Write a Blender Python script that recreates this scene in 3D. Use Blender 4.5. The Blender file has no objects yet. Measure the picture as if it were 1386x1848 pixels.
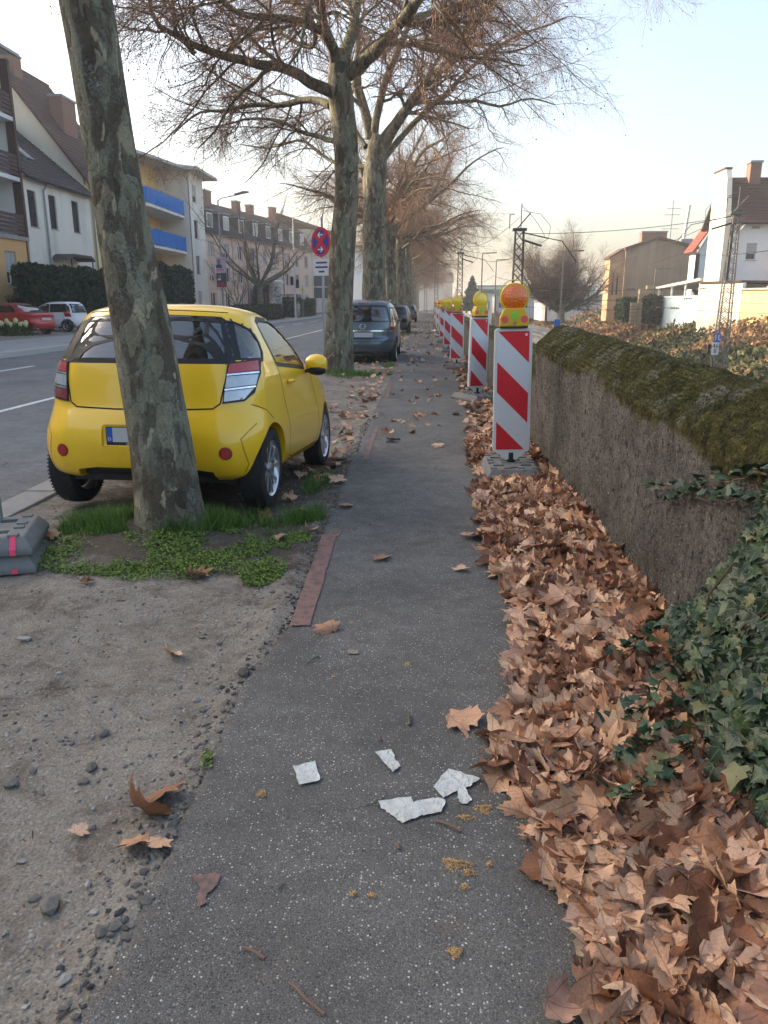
import bpy, bmesh, math, random
import numpy as np
from mathutils import Vector, Matrix, Euler
from mathutils.bvhtree import BVHTree
from mathutils.geometry import delaunay_2d_cdt

SC = bpy.context.scene
COL = SC.collection
RAD = math.radians

# ---------------------------------------------------------------- camera
F_PX, EYE, HOR_Y, VAN_X = 1370.0, 1.5, 548.0, 768.0        # measured on the 1386x1848 photograph
PITCH = math.atan((924 - HOR_Y) / F_PX)
YAW = math.atan((VAN_X - 693) * math.cos(PITCH) / F_PX)
_hd = np.array([-math.sin(YAW), math.cos(YAW), 0.0]); _rt = np.array([math.cos(YAW), math.sin(YAW), 0.0])
_fw = _hd * math.cos(PITCH) + np.array([0, 0, -math.sin(PITCH)])
_up = _hd * math.sin(PITCH) + np.array([0, 0, math.cos(PITCH)])
CAMP = np.array([0.0, 0.0, EYE])
cam_d = bpy.data.cameras.new('camera'); cam = bpy.data.objects.new('camera', cam_d); COL.objects.link(cam)
cam_d.sensor_fit = 'VERTICAL'; cam_d.sensor_height = 24.0; cam_d.lens = F_PX / 1848 * 24.0
cam_d.clip_start = 0.05; cam_d.clip_end = 3000
cam.matrix_world = Matrix(((_rt[0], _up[0], -_fw[0], 0), (_rt[1], _up[1], -_fw[1], 0), (_rt[2], _up[2], -_fw[2], EYE), (0, 0, 0, 1)))
SC.camera = cam

# ---------------------------------------------------------------- sky, sun, exposure
SUN_AZ, SUN_EL = 74.0, 24.0        # degrees left of the street axis (+Y), elevation
W = bpy.data.worlds.new('World'); SC.world = W; W.use_nodes = True
nt = W.node_tree; nt.nodes.clear()
sky = nt.nodes.new('ShaderNodeTexSky'); sky.sky_type = 'NISHITA'; sky.sun_disc = False
sky.sun_elevation = RAD(SUN_EL); sky.sun_rotation = RAD(-SUN_AZ)
sky.air_density = 1.0; sky.dust_density = 5.2; sky.ozone_density = 1.6; sky.altitude = 100
bg = nt.nodes.new('ShaderNodeBackground'); bg.inputs['Strength'].default_value = 0.15
wo = nt.nodes.new('ShaderNodeOutputWorld')
hs = nt.nodes.new('ShaderNodeHueSaturation'); hs.inputs['Saturation'].default_value = 1.0      # hazy, washed-out sky
wb = nt.nodes.new('ShaderNodeMix'); wb.data_type = 'RGBA'; wb.blend_type = 'MULTIPLY'; wb.inputs[0].default_value = 1.0; wb.inputs[7].default_value = (1.0, .945, .86, 1)      # warm white balance of the whole sky
nt.links.new(sky.outputs[0], hs.inputs['Color']); nt.links.new(hs.outputs[0], wb.inputs[6]); nt.links.new(wb.outputs[2], bg.inputs[0]); nt.links.new(bg.outputs[0], wo.inputs[0])
sun_d = bpy.data.lights.new('sun', 'SUN'); sun_d.energy = 3.0; sun_d.angle = RAD(0.8); sun_d.color = (1.0, 0.83, 0.62)
sun = bpy.data.objects.new('sun', sun_d); COL.objects.link(sun)
_s = Vector((-math.sin(RAD(SUN_AZ)) * math.cos(RAD(SUN_EL)), math.cos(RAD(SUN_AZ)) * math.cos(RAD(SUN_EL)), math.sin(RAD(SUN_EL))))
sun.rotation_euler = _s.to_track_quat('Z', 'Y').to_euler()
VS = SC.view_settings
VS.view_transform = 'Standard'; VS.look = 'None'; VS.exposure = 1.82; VS.gamma = 1.0; VS.use_curve_mapping = False
SC.cycles.max_bounces = 6; SC.cycles.transparent_max_bounces = 12; SC.cycles.sample_clamp_indirect = 6.0
SC.cycles.volume_bounces = 0

# ---------------------------------------------------------------- pixel helpers (photo pixels -> points on a known surface)
def ray(x, y): return _fw + _rt * (x - 693) / F_PX + _up * (924 - y) / F_PX
def on_ground(x, y, z=0.0):
    d = ray(x, y); return Vector(CAMP + d * ((z - EYE) / d[2]))
def at_y(x, y, Y):
    d = ray(x, y); return Vector(CAMP + d * (Y / d[1]))
def at_x(x, y, X):
    d = ray(x, y); return Vector(CAMP + d * (X / d[0]))

# ---------------------------------------------------------------- objects
def props(o, label=None, cat=None, group=None, kind=None):
    if label: o['label'] = label
    if cat: o['category'] = cat
    if group: o['group'] = group
    if kind: o['kind'] = kind
    return o
def thing(name, label, cat, loc=(0, 0, 0), rot=(0, 0, 0), group=None):
    o = bpy.data.objects.new(name, None); COL.objects.link(o)
    o.empty_display_size = 0.2
    o.location = loc; o.rotation_euler = rot
    return props(o, label, cat, group)
def link_mesh(name, me, mat=None, parent=None, loc=None, rot=None):
    o = bpy.data.objects.new(name, me); COL.objects.link(o)
    if mat is not None and not me.materials: me.materials.append(mat)
    if parent is not None: o.parent = parent
    if loc is not None: o.location = loc
    if rot is not None: o.rotation_euler = rot
    return o
def np_mesh(name, v, f, smooth=False):
    """v (n,3) floats, f (m,k) ints with constant k"""
    v = np.asarray(v, np.float32); f = np.asarray(f, np.int32)
    me = bpy.data.meshes.new(name)
    me.vertices.add(len(v)); me.vertices.foreach_set('co', v.ravel())
    k = f.shape[1]; m = len(f)
    me.loops.add(m * k); me.loops.foreach_set('vertex_index', f.ravel())
    me.polygons.add(m); me.polygons.foreach_set('loop_start', np.arange(0, m * k, k, dtype=np.int32))
    me.polygons.foreach_set('loop_total', np.full(m, k, np.int32))
    me.polygons.foreach_set('use_smooth', np.full(m, bool(smooth)))
    me.update(calc_edges=True)
    return me
def copy_tree(o, parent=None):
    c = o.copy(); COL.objects.link(c)
    if parent is not None: c.parent = parent
    for ch in list(o.children): copy_tree(ch, c)
    return c

class MB:
    """collects simple solids into one mesh"""
    def __init__(s): s.v = []; s.f = []
    def add(s, v, f):
        n = len(s.v); s.v += [tuple(p) for p in v]; s.f += [tuple(i + n for i in q) for q in f]; return s
    def box(s, x0, x1, y0, y1, z0, z1):
        return s.add([(x0, y0, z0), (x1, y0, z0), (x1, y1, z0), (x0, y1, z0), (x0, y0, z1), (x1, y0, z1), (x1, y1, z1), (x0, y1, z1)],
                     [(0, 3, 2, 1), (4, 5, 6, 7), (0, 1, 5, 4), (1, 2, 6, 5), (2, 3, 7, 6), (3, 0, 4, 7)])
    def tube(s, pts, r, n=8, caps=True):
        pts = [Vector(p) for p in pts]; rs = list(r) if hasattr(r, '__len__') else [r] * len(pts)
        rings = []; up = None
        for i, p in enumerate(pts):
            t = (pts[min(i + 1, len(pts) - 1)] - pts[max(i - 1, 0)]).normalized()
            if up is None: up = Vector((0, 0, 1)) if abs(t.z) < .9 else Vector((1, 0, 0))
            a = t.cross(up).normalized(); b = a.cross(t).normalized(); up = b
            rings.append([p + (a * math.cos(2 * math.pi * k / n) + b * math.sin(2 * math.pi * k / n)) * rs[i] for k in range(n)])
        v = [q for R in rings for q in R]; f = []
        for i in range(len(pts) - 1):
            for k in range(n):
                f.append((i * n + k, i * n + (k + 1) % n, (i + 1) * n + (k + 1) % n, (i + 1) * n + k))
        if caps: f.append(tuple(range(n))[::-1]); f.append(tuple(range((len(pts) - 1) * n, len(pts) * n)))
        return s.add(v, f)
    def prism(s, poly, d0, d1, axis='y'):
        """polygon in the two other axes (x,z / y,z / x,y), pushed along axis"""
        def P(a, b, d): return {'y': (a, d, b), 'x': (d, a, b), 'z': (a, b, d)}[axis]
        n = len(poly); v = [P(a, b, d0) for a, b in poly] + [P(a, b, d1) for a, b in poly]
        f = [tuple(range(n))[::-1], tuple(range(n, 2 * n))] + [(i, (i + 1) % n, n + (i + 1) % n, n + i) for i in range(n)]
        return s.add(v, f)
    def lathe(s, prof, n=24, axis='z', c=(0, 0, 0), caps=True):
        """profile [(radius, height)]"""
        v = []; f = []
        for r, h in prof:
            for k in range(n):
                a = 2 * math.pi * k / n; u, w = r * math.cos(a), r * math.sin(a)
                p = {'z': (u, w, h), 'x': (h, u, w), 'y': (w, h, u)}[axis]
                v.append((p[0] + c[0], p[1] + c[1], p[2] + c[2]))
        for i in range(len(prof) - 1):
            for k in range(n):
                f.append((i * n + k, i * n + (k + 1) % n, (i + 1) * n + (k + 1) % n, (i + 1) * n + k))
        if caps and prof[0][0] > 1e-5: f.append(tuple(range(n))[::-1])
        if caps and prof[-1][0] > 1e-5: f.append(tuple(range((len(prof) - 1) * n, len(prof) * n)))
        return s.add(v, f)
    def mesh(s, name, smooth=False, bevel=0.0, fix=True):
        me = bpy.data.meshes.new(name); me.from_pydata(s.v, [], s.f)
        if fix or bevel:
            bm = bmesh.new(); bm.from_mesh(me)
            bmesh.ops.remove_doubles(bm, verts=bm.verts, dist=1e-5)
            bmesh.ops.recalc_face_normals(bm, faces=bm.faces)
            if bevel:
                bmesh.ops.bevel(bm, geom=[e for e in bm.edges if len(e.link_faces) == 2 and e.calc_face_angle(0) > .5], offset=bevel, segments=2, affect='EDGES', profile=.6)
            bm.to_mesh(me); bm.free()
        if smooth:
            me.polygons.foreach_set('use_smooth', [True] * len(me.polygons)); me.set_sharp_from_angle(angle=RAD(35))
        me.update(); return me
    def build(s, name, mat, parent=None, smooth=False, bevel=0.0, loc=None, rot=None):
        return link_mesh(name, s.mesh(name, smooth, bevel), mat, parent, loc, rot)

def text_mesh(txt, size, depth=0.001):
    cu = bpy.data.curves.new('lettering', 'FONT'); cu.body = txt; cu.size = size; cu.extrude = depth; cu.align_x = 'CENTER'; cu.align_y = 'CENTER'
    o = bpy.data.objects.new('lettering', cu); COL.objects.link(o)
    dg = bpy.context.evaluated_depsgraph_get(); me = bpy.data.meshes.new_from_object(o.evaluated_get(dg))
    bpy.data.objects.remove(o); bpy.data.curves.remove(cu); return me

# ---------------------------------------------------------------- materials
class NB:
    """small node-building helper"""
    def __init__(s, name):
        s.m = bpy.data.materials.new(name); s.m.use_nodes = True; s.t = s.m.node_tree; s.t.nodes.clear()
        s.out = s.t.nodes.new('ShaderNodeOutputMaterial'); s.b = s.t.nodes.new('ShaderNodeBsdfPrincipled')
        s.t.links.new(s.b.outputs[0], s.out.inputs[0]); s._co = None
    def n(s, typ, **k):
        x = s.t.nodes.new(typ)
        for a, b in k.items(): setattr(x, a, b)
        return x
    def l(s, a, b): s.t.links.new(a, b)
    def put(s, sock, val):
        if hasattr(val, 'is_linked') or isinstance(val, bpy.types.NodeSocket): s.l(val, sock)
        elif isinstance(val, (tuple, list)) and len(val) == 3 and sock.type == 'RGBA': sock.default_value = (*val, 1)
        else: sock.default_value = val
    def co(s, scale=(1, 1, 1), kind='Object', rot=(0, 0, 0)):
        tc = s.n('ShaderNodeTexCoord'); mp = s.n('ShaderNodeMapping'); s.l(tc.outputs[kind], mp.inputs[0])
        mp.inputs['Scale'].default_value = scale if hasattr(scale, '__len__') else (scale,) * 3
        mp.inputs['Rotation'].default_value = rot; return mp.outputs[0]
    def noise(s, scale, detail=4, rough=.55, co=None, dist=0.0):
        x = s.n('ShaderNodeTexNoise'); x.inputs['Scale'].default_value = scale; x.inputs['Detail'].default_value = detail
        x.inputs['Roughness'].default_value = rough; x.inputs['Distortion'].default_value = dist
        s.l(co if co is not None else s.co(), x.inputs['Vector']); return x.outputs[0]
    def voro(s, scale, co=None, feat='F1', out=0, rnd=1.0):
        x = s.n('ShaderNodeTexVoronoi', feature=feat); x.inputs['Scale'].default_value = scale; x.inputs['Randomness'].default_value = rnd
        s.l(co if co is not None else s.co(), x.inputs['Vector']); return x.outputs[out]
    def ramp(s, fac, stops, interp='LINEAR'):
        x = s.n('ShaderNodeValToRGB'); x.color_ramp.interpolation = interp; e = x.color_ramp.elements
        while len(e) < len(stops): e.new(.5)
        for i, (p, c) in enumerate(stops):
            e[i].position = p; e[i].color = (*c, 1) if hasattr(c, '__len__') else (c, c, c, 1)
        s.l(fac, x.inputs[0]); return x.outputs[0]
    def mix(s, fac, a, b, mode='MIX'):
        x = s.n('ShaderNodeMix', data_type='RGBA', blend_type=mode); s.put(x.inputs[0], fac)
        for sk, v in ((x.inputs[6], a), (x.inputs[7], b)): s.put(sk, v if not isinstance(v, (float, int)) else (v, v, v))
        return x.outputs[2]
    def math(s, op, a, b=0.0, c=None):
        x = s.n('ShaderNodeMath', operation=op); s.put(x.inputs[0], a); s.put(x.inputs[1], b)
        if c is not None: s.put(x.inputs[2], c)
        return x.outputs[0]
    def bump(s, h, strength=.5, dist=.01, prev=None):
        x = s.n('ShaderNodeBump'); x.inputs['Strength'].default_value = strength; x.inputs['Distance'].default_value = dist
        s.l(h, x.inputs['Height'])
        if prev is not None: s.l(prev, x.inputs['Normal'])
        s.l(x.outputs[0], s.b.inputs['Normal']); return x.outputs[0]
    def base(s, c, rough=.7, metal=0.0, spec=.5):
        s.put(s.b.inputs['Base Color'], c); s.put(s.b.inputs['Roughness'], rough)
        s.b.inputs['Metallic'].default_value = metal; s.b.inputs['Specular IOR Level'].default_value = spec; return s

_MC = {}
def plain(name, col, rough=.6, metal=0.0, spec=.5, var=.0, vscale=6.0, bump=0.0, bscale=40.0, coat=0.0, dirt=None):
    """one-colour material with gentle procedural variation"""
    if name in _MC: return _MC[name]
    N = NB(name); c = col
    if var:
        f = N.noise(vscale, 5, .6)
        c = N.mix(f, tuple(max(0, x * (1 - var)) for x in col), tuple(min(1, x * (1 + var)) for x in col))
        if dirt:
            c = N.mix(N.ramp(N.noise(vscale * .37, 6, .65, N.co((1, 1, .35))), [(.5, 0.0), (.8, .65)]), c, dirt)
    N.base(c, rough, metal, spec)
    if bump: N.bump(N.noise(bscale, 4, .6), bump, .01)
    if coat: N.b.inputs['Coat Weight'].default_value = coat; N.b.inputs['Coat Roughness'].default_value = .06
    _MC[name] = N.m; return N.m
def emis(name, col, s=1.0):
    N = NB(name); N.base(col, .5); N.b.inputs['Emission Color'].default_value = (*col, 1); N.b.inputs['Emission Strength'].default_value = s; return N.m
def glass(name, tint=(.6, .7, .7), refl=.06, rough=.02):
    """thin window glass: tinted see-through plus a fresnel sheen"""
    N = NB(name); N.t.nodes.remove(N.b)
    tr = N.n('ShaderNodeBsdfTransparent'); tr.inputs[0].default_value = (*tint, 1)
    gl = N.n('ShaderNodeBsdfGlossy'); gl.inputs['Roughness'].default_value = rough; gl.inputs[0].default_value = (.9, .9, .9, 1)
    fr = N.n('ShaderNodeFresnel'); fr.inputs[0].default_value = 1.5
    mx = N.n('ShaderNodeMixShader'); a = N.math('ADD', fr.outputs[0], refl); N.l(a, mx.inputs[0])
    N.l(tr.outputs[0], mx.inputs[1]); N.l(gl.outputs[0], mx.inputs[2]); N.l(mx.outputs[0], N.out.inputs[0]); return N.m

def vnoise(x, y, seed=0, freq=1.0, octs=4, gain=.5):
    """vectorised 2-D value noise in -1..1, for real relief in meshes"""
    x = np.asarray(x, float) * freq; y = np.asarray(y, float) * freq; out = 0; amp = 1.0; tot = 0
    def hsh(i, j, s):
        h = (i.astype(np.int64) * 374761393 + j.astype(np.int64) * 668265263 + s * 982451653) & 0x7fffffff
        h = ((h ^ (h >> 13)) * 1274126177) & 0x7fffffff
        return ((h ^ (h >> 16)) & 0xffff) / 32767.5 - 1
    for o in range(octs):
        i = np.floor(x); j = np.floor(y); u = x - i; v = y - j; u = u * u * (3 - 2 * u); v = v * v * (3 - 2 * v)
        a = hsh(i, j, seed + o); b = hsh(i + 1, j, seed + o); c = hsh(i, j + 1, seed + o); d = hsh(i + 1, j + 1, seed + o)
        out = out + amp * (a + (b - a) * u + (c - a) * v + (a - b - c + d) * u * v); tot += amp
        amp *= gain; x = x * 2.03 + 11.3; y = y * 2.03 + 5.7
    return out / tot
def grid_faces(nu, nv):
    i, j = np.meshgrid(np.arange(nu - 1), np.arange(nv - 1), indexing='ij')
    a = i * nv + j
    return np.stack([a, a + nv, a + nv + 1, a + 1], -1).reshape(-1, 4)
# ================================================================ scatter helpers
RNG = np.random.default_rng(7)
def rotmats(yaw, pitch, roll):
    """Rz(yaw) Ry(pitch) Rx(roll), arrays -> (n,3,3)"""
    cz, sz, cy, sy, cx, sx = np.cos(yaw), np.sin(yaw), np.cos(pitch), np.sin(pitch), np.cos(roll), np.sin(roll)
    return np.stack([np.stack([cz * cy, cz * sy * sx - sz * cx, cz * sy * cx + sz * sx], -1),
                     np.stack([sz * cy, sz * sy * sx + cz * cx, sz * sy * cx - cz * sx], -1),
                     np.stack([-sy, cy * sx, cy * cx], -1)], -2)
def scatter(name, bv, bf, pos, R, scale, tone, smooth=False, uv=None):
    """many copies of one small shape joined into one mesh, a random 'tone' per copy"""
    bv = np.asarray(bv, float); bf = np.asarray(bf); pos = np.asarray(pos, float); n = len(pos); k = len(bv)
    sc = np.asarray(scale, float); sc = sc[:, None] if sc.ndim == 1 else sc
    v = np.einsum('nij,nkj->nki', R, bv[None] * sc[:, None, :]) + pos[:, None]
    f = bf[None] + (np.arange(n) * k)[:, None, None]
    me = np_mesh(name, v.reshape(-1, 3), f.reshape(-1, bf.shape[1]), smooth)
    a = me.attributes.new('tone', 'FLOAT', 'POINT'); a.data.foreach_set('value', np.repeat(np.asarray(tone, np.float32), k))
    if uv is not None:
        u = np.asarray(uv, np.float32)[bf.ravel()]
        l = me.uv_layers.new(name='uv'); l.data.foreach_set('uv', np.tile(u, (n, 1)).ravel())
    return me
def set_tone(me, t):
    a = me.attributes.new('tone', 'FLOAT', 'POINT'); a.data.foreach_set('value', np.full(len(me.vertices), t, np.float32))
def stone_shape(seed=0, cut=.28):
    bm = bmesh.new(); bmesh.ops.create_icosphere(bm, subdivisions=1, radius=1.0); r = np.random.default_rng(seed)
    v = np.array([tuple(p.co) for p in bm.verts]); f = np.array([[q.index for q in t.verts] for t in bm.faces]); bm.free()
    v = v * (1 + r.uniform(-cut, cut, (len(v), 1))) * np.array([1, .72, .45]); return v, f

# ---------------------------------------------------------------- ground materials
def m_asphalt(name, lo, hi, speck=.5, sp_scale=150, warm=(1, 1, 1), patch=.8):
    N = NB(name); co = N.co()
    big = N.noise(1.1, 5, .6, co); mid = N.noise(9, 5, .65, co); fine = N.noise(240, 3, .7, co)
    c = N.mix(N.ramp(big, [(.3, 0.0), (.72, 1.0)]), lo, hi)
    c = N.mix(N.math('MULTIPLY', N.ramp(mid, [(.42, 0.0), (.7, 1.0)]), .35), c, tuple(x * .62 for x in lo))
    c = N.mix(.8, c, N.ramp(fine, [(.3, .15), (.7, .9)]), 'OVERLAY')
    vo = N.n('ShaderNodeTexVoronoi'); vo.inputs['Scale'].default_value = sp_scale; N.l(co, vo.inputs['Vector'])
    sep = N.n('ShaderNodeSeparateColor'); N.l(vo.outputs['Color'], sep.inputs[0])
    near = N.ramp(N.math('ADD', vo.outputs['Distance'], N.math('MULTIPLY', N.math('SUBTRACT', N.noise(300, 3, .7, co), .5), .35)), [(.25, 1.0), (.42, 0.0)])
    pick = N.ramp(N.math('ADD', sep.outputs[0], N.math('MULTIPLY', N.math('SUBTRACT', N.noise(2.2, 4, .7, co), .5), .55)), [(.80, 0.0), (.86, 1.0)])
    spk = N.math('MULTIPLY', N.math('MULTIPLY', near, pick), speck)
    c = N.mix(spk, c, N.mix(sep.outputs[1], (.30, .30, .29), (.62, .61, .58)))
    v2_ = N.n('ShaderNodeTexVoronoi'); v2_.inputs['Scale'].default_value = sp_scale * 2.3; N.l(co, v2_.inputs['Vector']); s2_ = N.n('ShaderNodeSeparateColor'); N.l(v2_.outputs['Color'], s2_.inputs[0]); c = N.mix(N.math('MULTIPLY', N.math('MULTIPLY', N.ramp(v2_.outputs['Distance'], [(.25, 1.0), (.42, 0.0)]), N.ramp(s2_.outputs[0], [(.72, 0.0), (.78, 1.0)])), speck * .7), c, N.mix(s2_.outputs[1], (.20, .20, .19), (.50, .49, .47)))
    st_ = N.ramp(N.noise(.55, 6, .7, co, .5), [(.50, 0.0), (.66, .55)]); c = N.mix(st_, c, tuple(x * .55 for x in lo))
    rs_ = N.ramp(N.noise(2.7, 5, .7, co, 1.2), [(.60, 0.0), (.74, .35)]); c = N.mix(rs_, c, (.16, .115, .075))
    ck = N.n('ShaderNodeTexVoronoi', feature='DISTANCE_TO_EDGE'); ck.inputs['Scale'].default_value = .8; wn_ = N.n('ShaderNodeTexNoise'); wn_.inputs['Scale'].default_value = 5; wn_.inputs['Detail'].default_value = 6; N.l(co, wn_.inputs['Vector'])
    av = N.n('ShaderNodeVectorMath', operation='ADD'); sv_ = N.n('ShaderNodeVectorMath', operation='SCALE'); sv_.inputs['Scale'].default_value = .35; N.l(wn_.outputs[1], sv_.inputs[0]); N.l(co, av.inputs[0]); N.l(sv_.outputs[0], av.inputs[1]); N.l(av.outputs[0], ck.inputs['Vector'])
    crk = N.math('MULTIPLY', N.ramp(ck.outputs[0], [(.002, 1.0), (.006, 0.0)]), N.ramp(N.noise(.9, 3, .6, co), [(.52, 0.0), (.6, .75)])); c = N.mix(crk, c, (.02, .018, .016))
    dark = N.math('MULTIPLY', N.math('MULTIPLY', near, N.ramp(sep.outputs[2], [(.7, 0.0), (.76, 1.0)])), .6)
    c = N.mix(dark, c, (.018, .018, .018))
    N.base(c, N.ramp(mid, [(.3, .72), (.7, .95)]), 0, .35)
    b = N.bump(vo.outputs['Distance'], .55, .004); b = N.bump(fine, .45, .003, b); N.bump(mid, .25, .01, b)
    return N.m
MAT_PATH = m_asphalt('footpath_asphalt', (.088, .085, .078), (.150, .144, .133), 1.0, 125)
MAT_ROAD = m_asphalt('road_asphalt', (.125, .128, .13), (.175, .175, .175), .35, 90)
def m_dirt():
    N = NB('trodden_gravel_earth'); co = N.co()
    a = N.noise(1.6, 6, .62, co); b = N.noise(14, 6, .7, co, .4); f = N.noise(120, 4, .7, co)
    c = N.mix(N.ramp(a, [(.33, 0.0), (.66, 1.0)]), (.120, .100, .078), (.245, .217, .178))
    c = N.mix(N.ramp(b, [(.38, 0.0), (.68, .85)]), c, (.275, .25, .212))
    c = N.mix(N.ramp(N.noise(3.1, 5, .7, co, 1.0), [(.52, 0.0), (.68, .8)]), c, (.075, .058, .045))
    vo = N.n('ShaderNodeTexVoronoi'); vo.inputs['Scale'].default_value = 75; N.l(co, vo.inputs['Vector'])
    sep = N.n('ShaderNodeSeparateColor'); N.l(vo.outputs['Color'], sep.inputs[0])
    peb = N.math('MULTIPLY', N.ramp(vo.outputs['Distance'], [(.25, 1.0), (.42, 0.0)]), N.ramp(sep.outputs[0], [(.62, 0.0), (.68, .8)]))
    c = N.mix(peb, c, N.mix(sep.outputs[1], (.09, .095, .10), (.36, .34, .31)))
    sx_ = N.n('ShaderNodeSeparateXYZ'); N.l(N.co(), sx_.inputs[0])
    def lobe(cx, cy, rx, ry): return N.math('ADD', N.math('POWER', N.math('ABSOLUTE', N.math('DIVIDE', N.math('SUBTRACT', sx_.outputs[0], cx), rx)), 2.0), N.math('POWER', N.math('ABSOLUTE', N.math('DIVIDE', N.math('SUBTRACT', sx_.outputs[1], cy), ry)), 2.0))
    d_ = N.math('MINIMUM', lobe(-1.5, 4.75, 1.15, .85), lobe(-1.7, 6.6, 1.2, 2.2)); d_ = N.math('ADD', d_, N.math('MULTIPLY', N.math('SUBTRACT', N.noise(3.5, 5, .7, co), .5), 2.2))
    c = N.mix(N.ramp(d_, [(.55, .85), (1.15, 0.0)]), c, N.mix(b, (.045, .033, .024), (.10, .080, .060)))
    c = N.mix(.6, c, N.ramp(f, [(.28, .12), (.72, .9)]), 'OVERLAY')
    N.base(c, .95, 0, .2)
    q = N.bump(vo.outputs['Distance'], .5, .008); q = N.bump(b, .6, .02, q); N.bump(f, .5, .004, q)
    return N.m
MAT_DIRT = m_dirt()
MAT_EARTH = plain('far_ground_earth', (.13, .115, .085), .95, var=.35, vscale=.5, bump=.4, bscale=5)
MAT_PAVE = plain('pavement_concrete', (.30, .29, .28), .9, var=.18, vscale=1.5, bump=.2, bscale=60, dirt=(.19, .175, .16))
MAT_KERB = plain('kerb_stone', (.27, .265, .25), .85, var=.25, vscale=9, bump=.35, bscale=90, dirt=(.12, .11, .10))
MAT_PAINT_W = plain('worn_white_road_paint', (.62, .63, .62), .7, var=.3, vscale=25, dirt=(.14, .14, .145))
N = NB('worn_red_path_paint'); _c = N.mix(N.noise(40, 5, .7), (.20, .115, .102), (.30, .175, .155)); _c = N.mix(N.ramp(N.noise(16, 6, .75), [(.46, 0.0), (.60, .95)]), _c, (.12, .105, .092)); N.base(_c, .9, 0, .2); N.bump(N.noise(150, 4, .7), .6, .004); MAT_PAINT_R = N.m

# ---------------------------------------------------------------- heights
def verge_z(x, y):
    x = np.asarray(x, float); y = np.asarray(y, float)
    z = -.030 + .135 * np.exp(-(((x + 1.80) / .62) ** 2 + ((y - 4.70) / .48) ** 2))
    z = z + .035 * np.exp(-(((x + 1.35) / .9) ** 2 + ((y - 4.3) / .6) ** 2))
    z = z + .06 * np.exp(-(((x + 1.95) / .6) ** 2 + ((y - 17.3) / .8) ** 2))
    d = np.clip((y - 6.1) / 1.2, 0, 1); d = d * d * (3 - 2 * d); e = np.clip((11.5 - y) / 2.2, 0, 1)
    z = z - .085 * d * e * np.clip((-.74 - x) / .35, 0, 1)
    z = z + .020 * np.exp(-((x + .74) / .07) ** 2)
    return z
def ground_z(x, y):
    return np.where(np.asarray(x) > path_edge(y), 0.0, verge_z(x, y))
_EY = np.array([-3, .4, 1.25, 1.74, 2.0, 2.53, 2.80, 2.9, 3.36, 4.56, 6, 9, 15.1, 30, 52, 400])
_EX = np.array([-.74, -.73, -.717, -.72, -.71, -.728, -.735, -.70, -.655, -.655, -.70, -.72, -.722, -.76, -.83, -.85])
def path_edge(y):
    y = np.asarray(y, float)
    return np.interp(y, _EY, _EX) + .042 * vnoise(y, y * 0, 3, 2.3, 4, .65) * np.clip(9 / np.maximum(y, 1), .3, 1)

def strip_grid(xs, ys, zf):
    X, Y = np.meshgrid(xs, ys, indexing='ij'); Z = zf(X, Y)
    return np.stack([X, Y, Z], -1).reshape(-1, 3), grid_faces(len(xs), len(ys))[:, ::-1] if False else grid_faces(len(xs), len(ys))
def sheet(name, xs, ys, zf, mat, kind='structure', parent=None):
    v, f = strip_grid(np.asarray(xs, float), np.asarray(ys, float), zf)
    o = link_mesh(name, np_mesh(name, v, f, True), mat, parent)
    if kind and parent is None: o['kind'] = kind
    return o

# terrain below everything on the street side
def _ground_z0(X, Y): return np.interp(X, [-900, -60, -24, -19.5, -13, 1.3], [2.0, .6, .30, -.02, -.2, -.2])
sheet('ground', [-900, -300, -120, -60, -40, -24, -19.5, -13.2, -8, -3, 1.38], np.r_[-12:60:4.0, 60:400:20.0, 400:1600:200.0], _ground_z0, MAT_EARTH)
# road with a gentle camber
def _road_z(X, Y): return -.11 + .05 * (1 - ((X + 8.2) / 4.9) ** 2)
road = sheet('road', np.linspace(-13.05, -3.33, 14), np.r_[-10:60:2.0, 60:420:12.0], _road_z, MAT_ROAD)
def road_mark(x0, x1, y0, y1, seed):
    xs = np.linspace(x0, x1, 3); ys = np.linspace(y0, y1, max(3, int((y1 - y0) / .5)))
    o = sheet('lane_marking', xs, ys, lambda X, Y: _road_z(X, Y) + .005, MAT_PAINT_W, None, road); return o
road_mark(-6.43, -6.31, 3, 120, 1)
for k in range(14):
    y = 14.6 + k * 9.0
    road_mark(-10.25, -10.11, y, y + 5.0, k)
road_mark(-12.93, -12.85, 4, 150, 3)

# kerb along the verge, one stone after another
kerb = thing('kerb', None, None); del_keys = [k for k in kerb.keys()]; kerb['kind'] = 'structure'
_ks = MB().box(-.14, .14, -.495, .495, -.2, 0).mesh('kerb_stone', bevel=.018)
_ks.materials.append(MAT_KERB)
for k in range(90):
    y = 1.0 + k * 1.0
    link_mesh('kerb_stone', _ks, None, kerb, (-3.19 + float(vnoise(y, 1.0, 5, .3)) * .03 + .35 * min(1, max(0, (y - 5) / 30)), y + .5, random.Random(k).uniform(-.012, .004)), (0, random.Random(k + 9).uniform(-.02, .02), random.Random(k + 5).uniform(-.008, .008)))

# bare earth and gravel verge: fine mesh near, coarser beyond
xs = np.linspace(-3.06, -.50, 150)
def _vz(X, Y):
    n = vnoise(X, Y, 21, 2.2, 3) * .016 + vnoise(X, Y, 31, 11, 3, .6) * .007 + np.maximum(0, vnoise(X, Y, 41, 38, 2)) * .006
    edge = np.clip((path_edge(Y) + .16 - X) / .12, 0, 1)          # dives under the asphalt edge
    return verge_z(X, Y) + n * edge - (1 - edge) * .03
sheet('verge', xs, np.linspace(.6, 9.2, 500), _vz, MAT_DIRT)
sheet('verge_beyond', np.linspace(-3.02, -.50, 44), np.r_[9.2:30:.12, 30:130:.8], _vz, MAT_DIRT)
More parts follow.
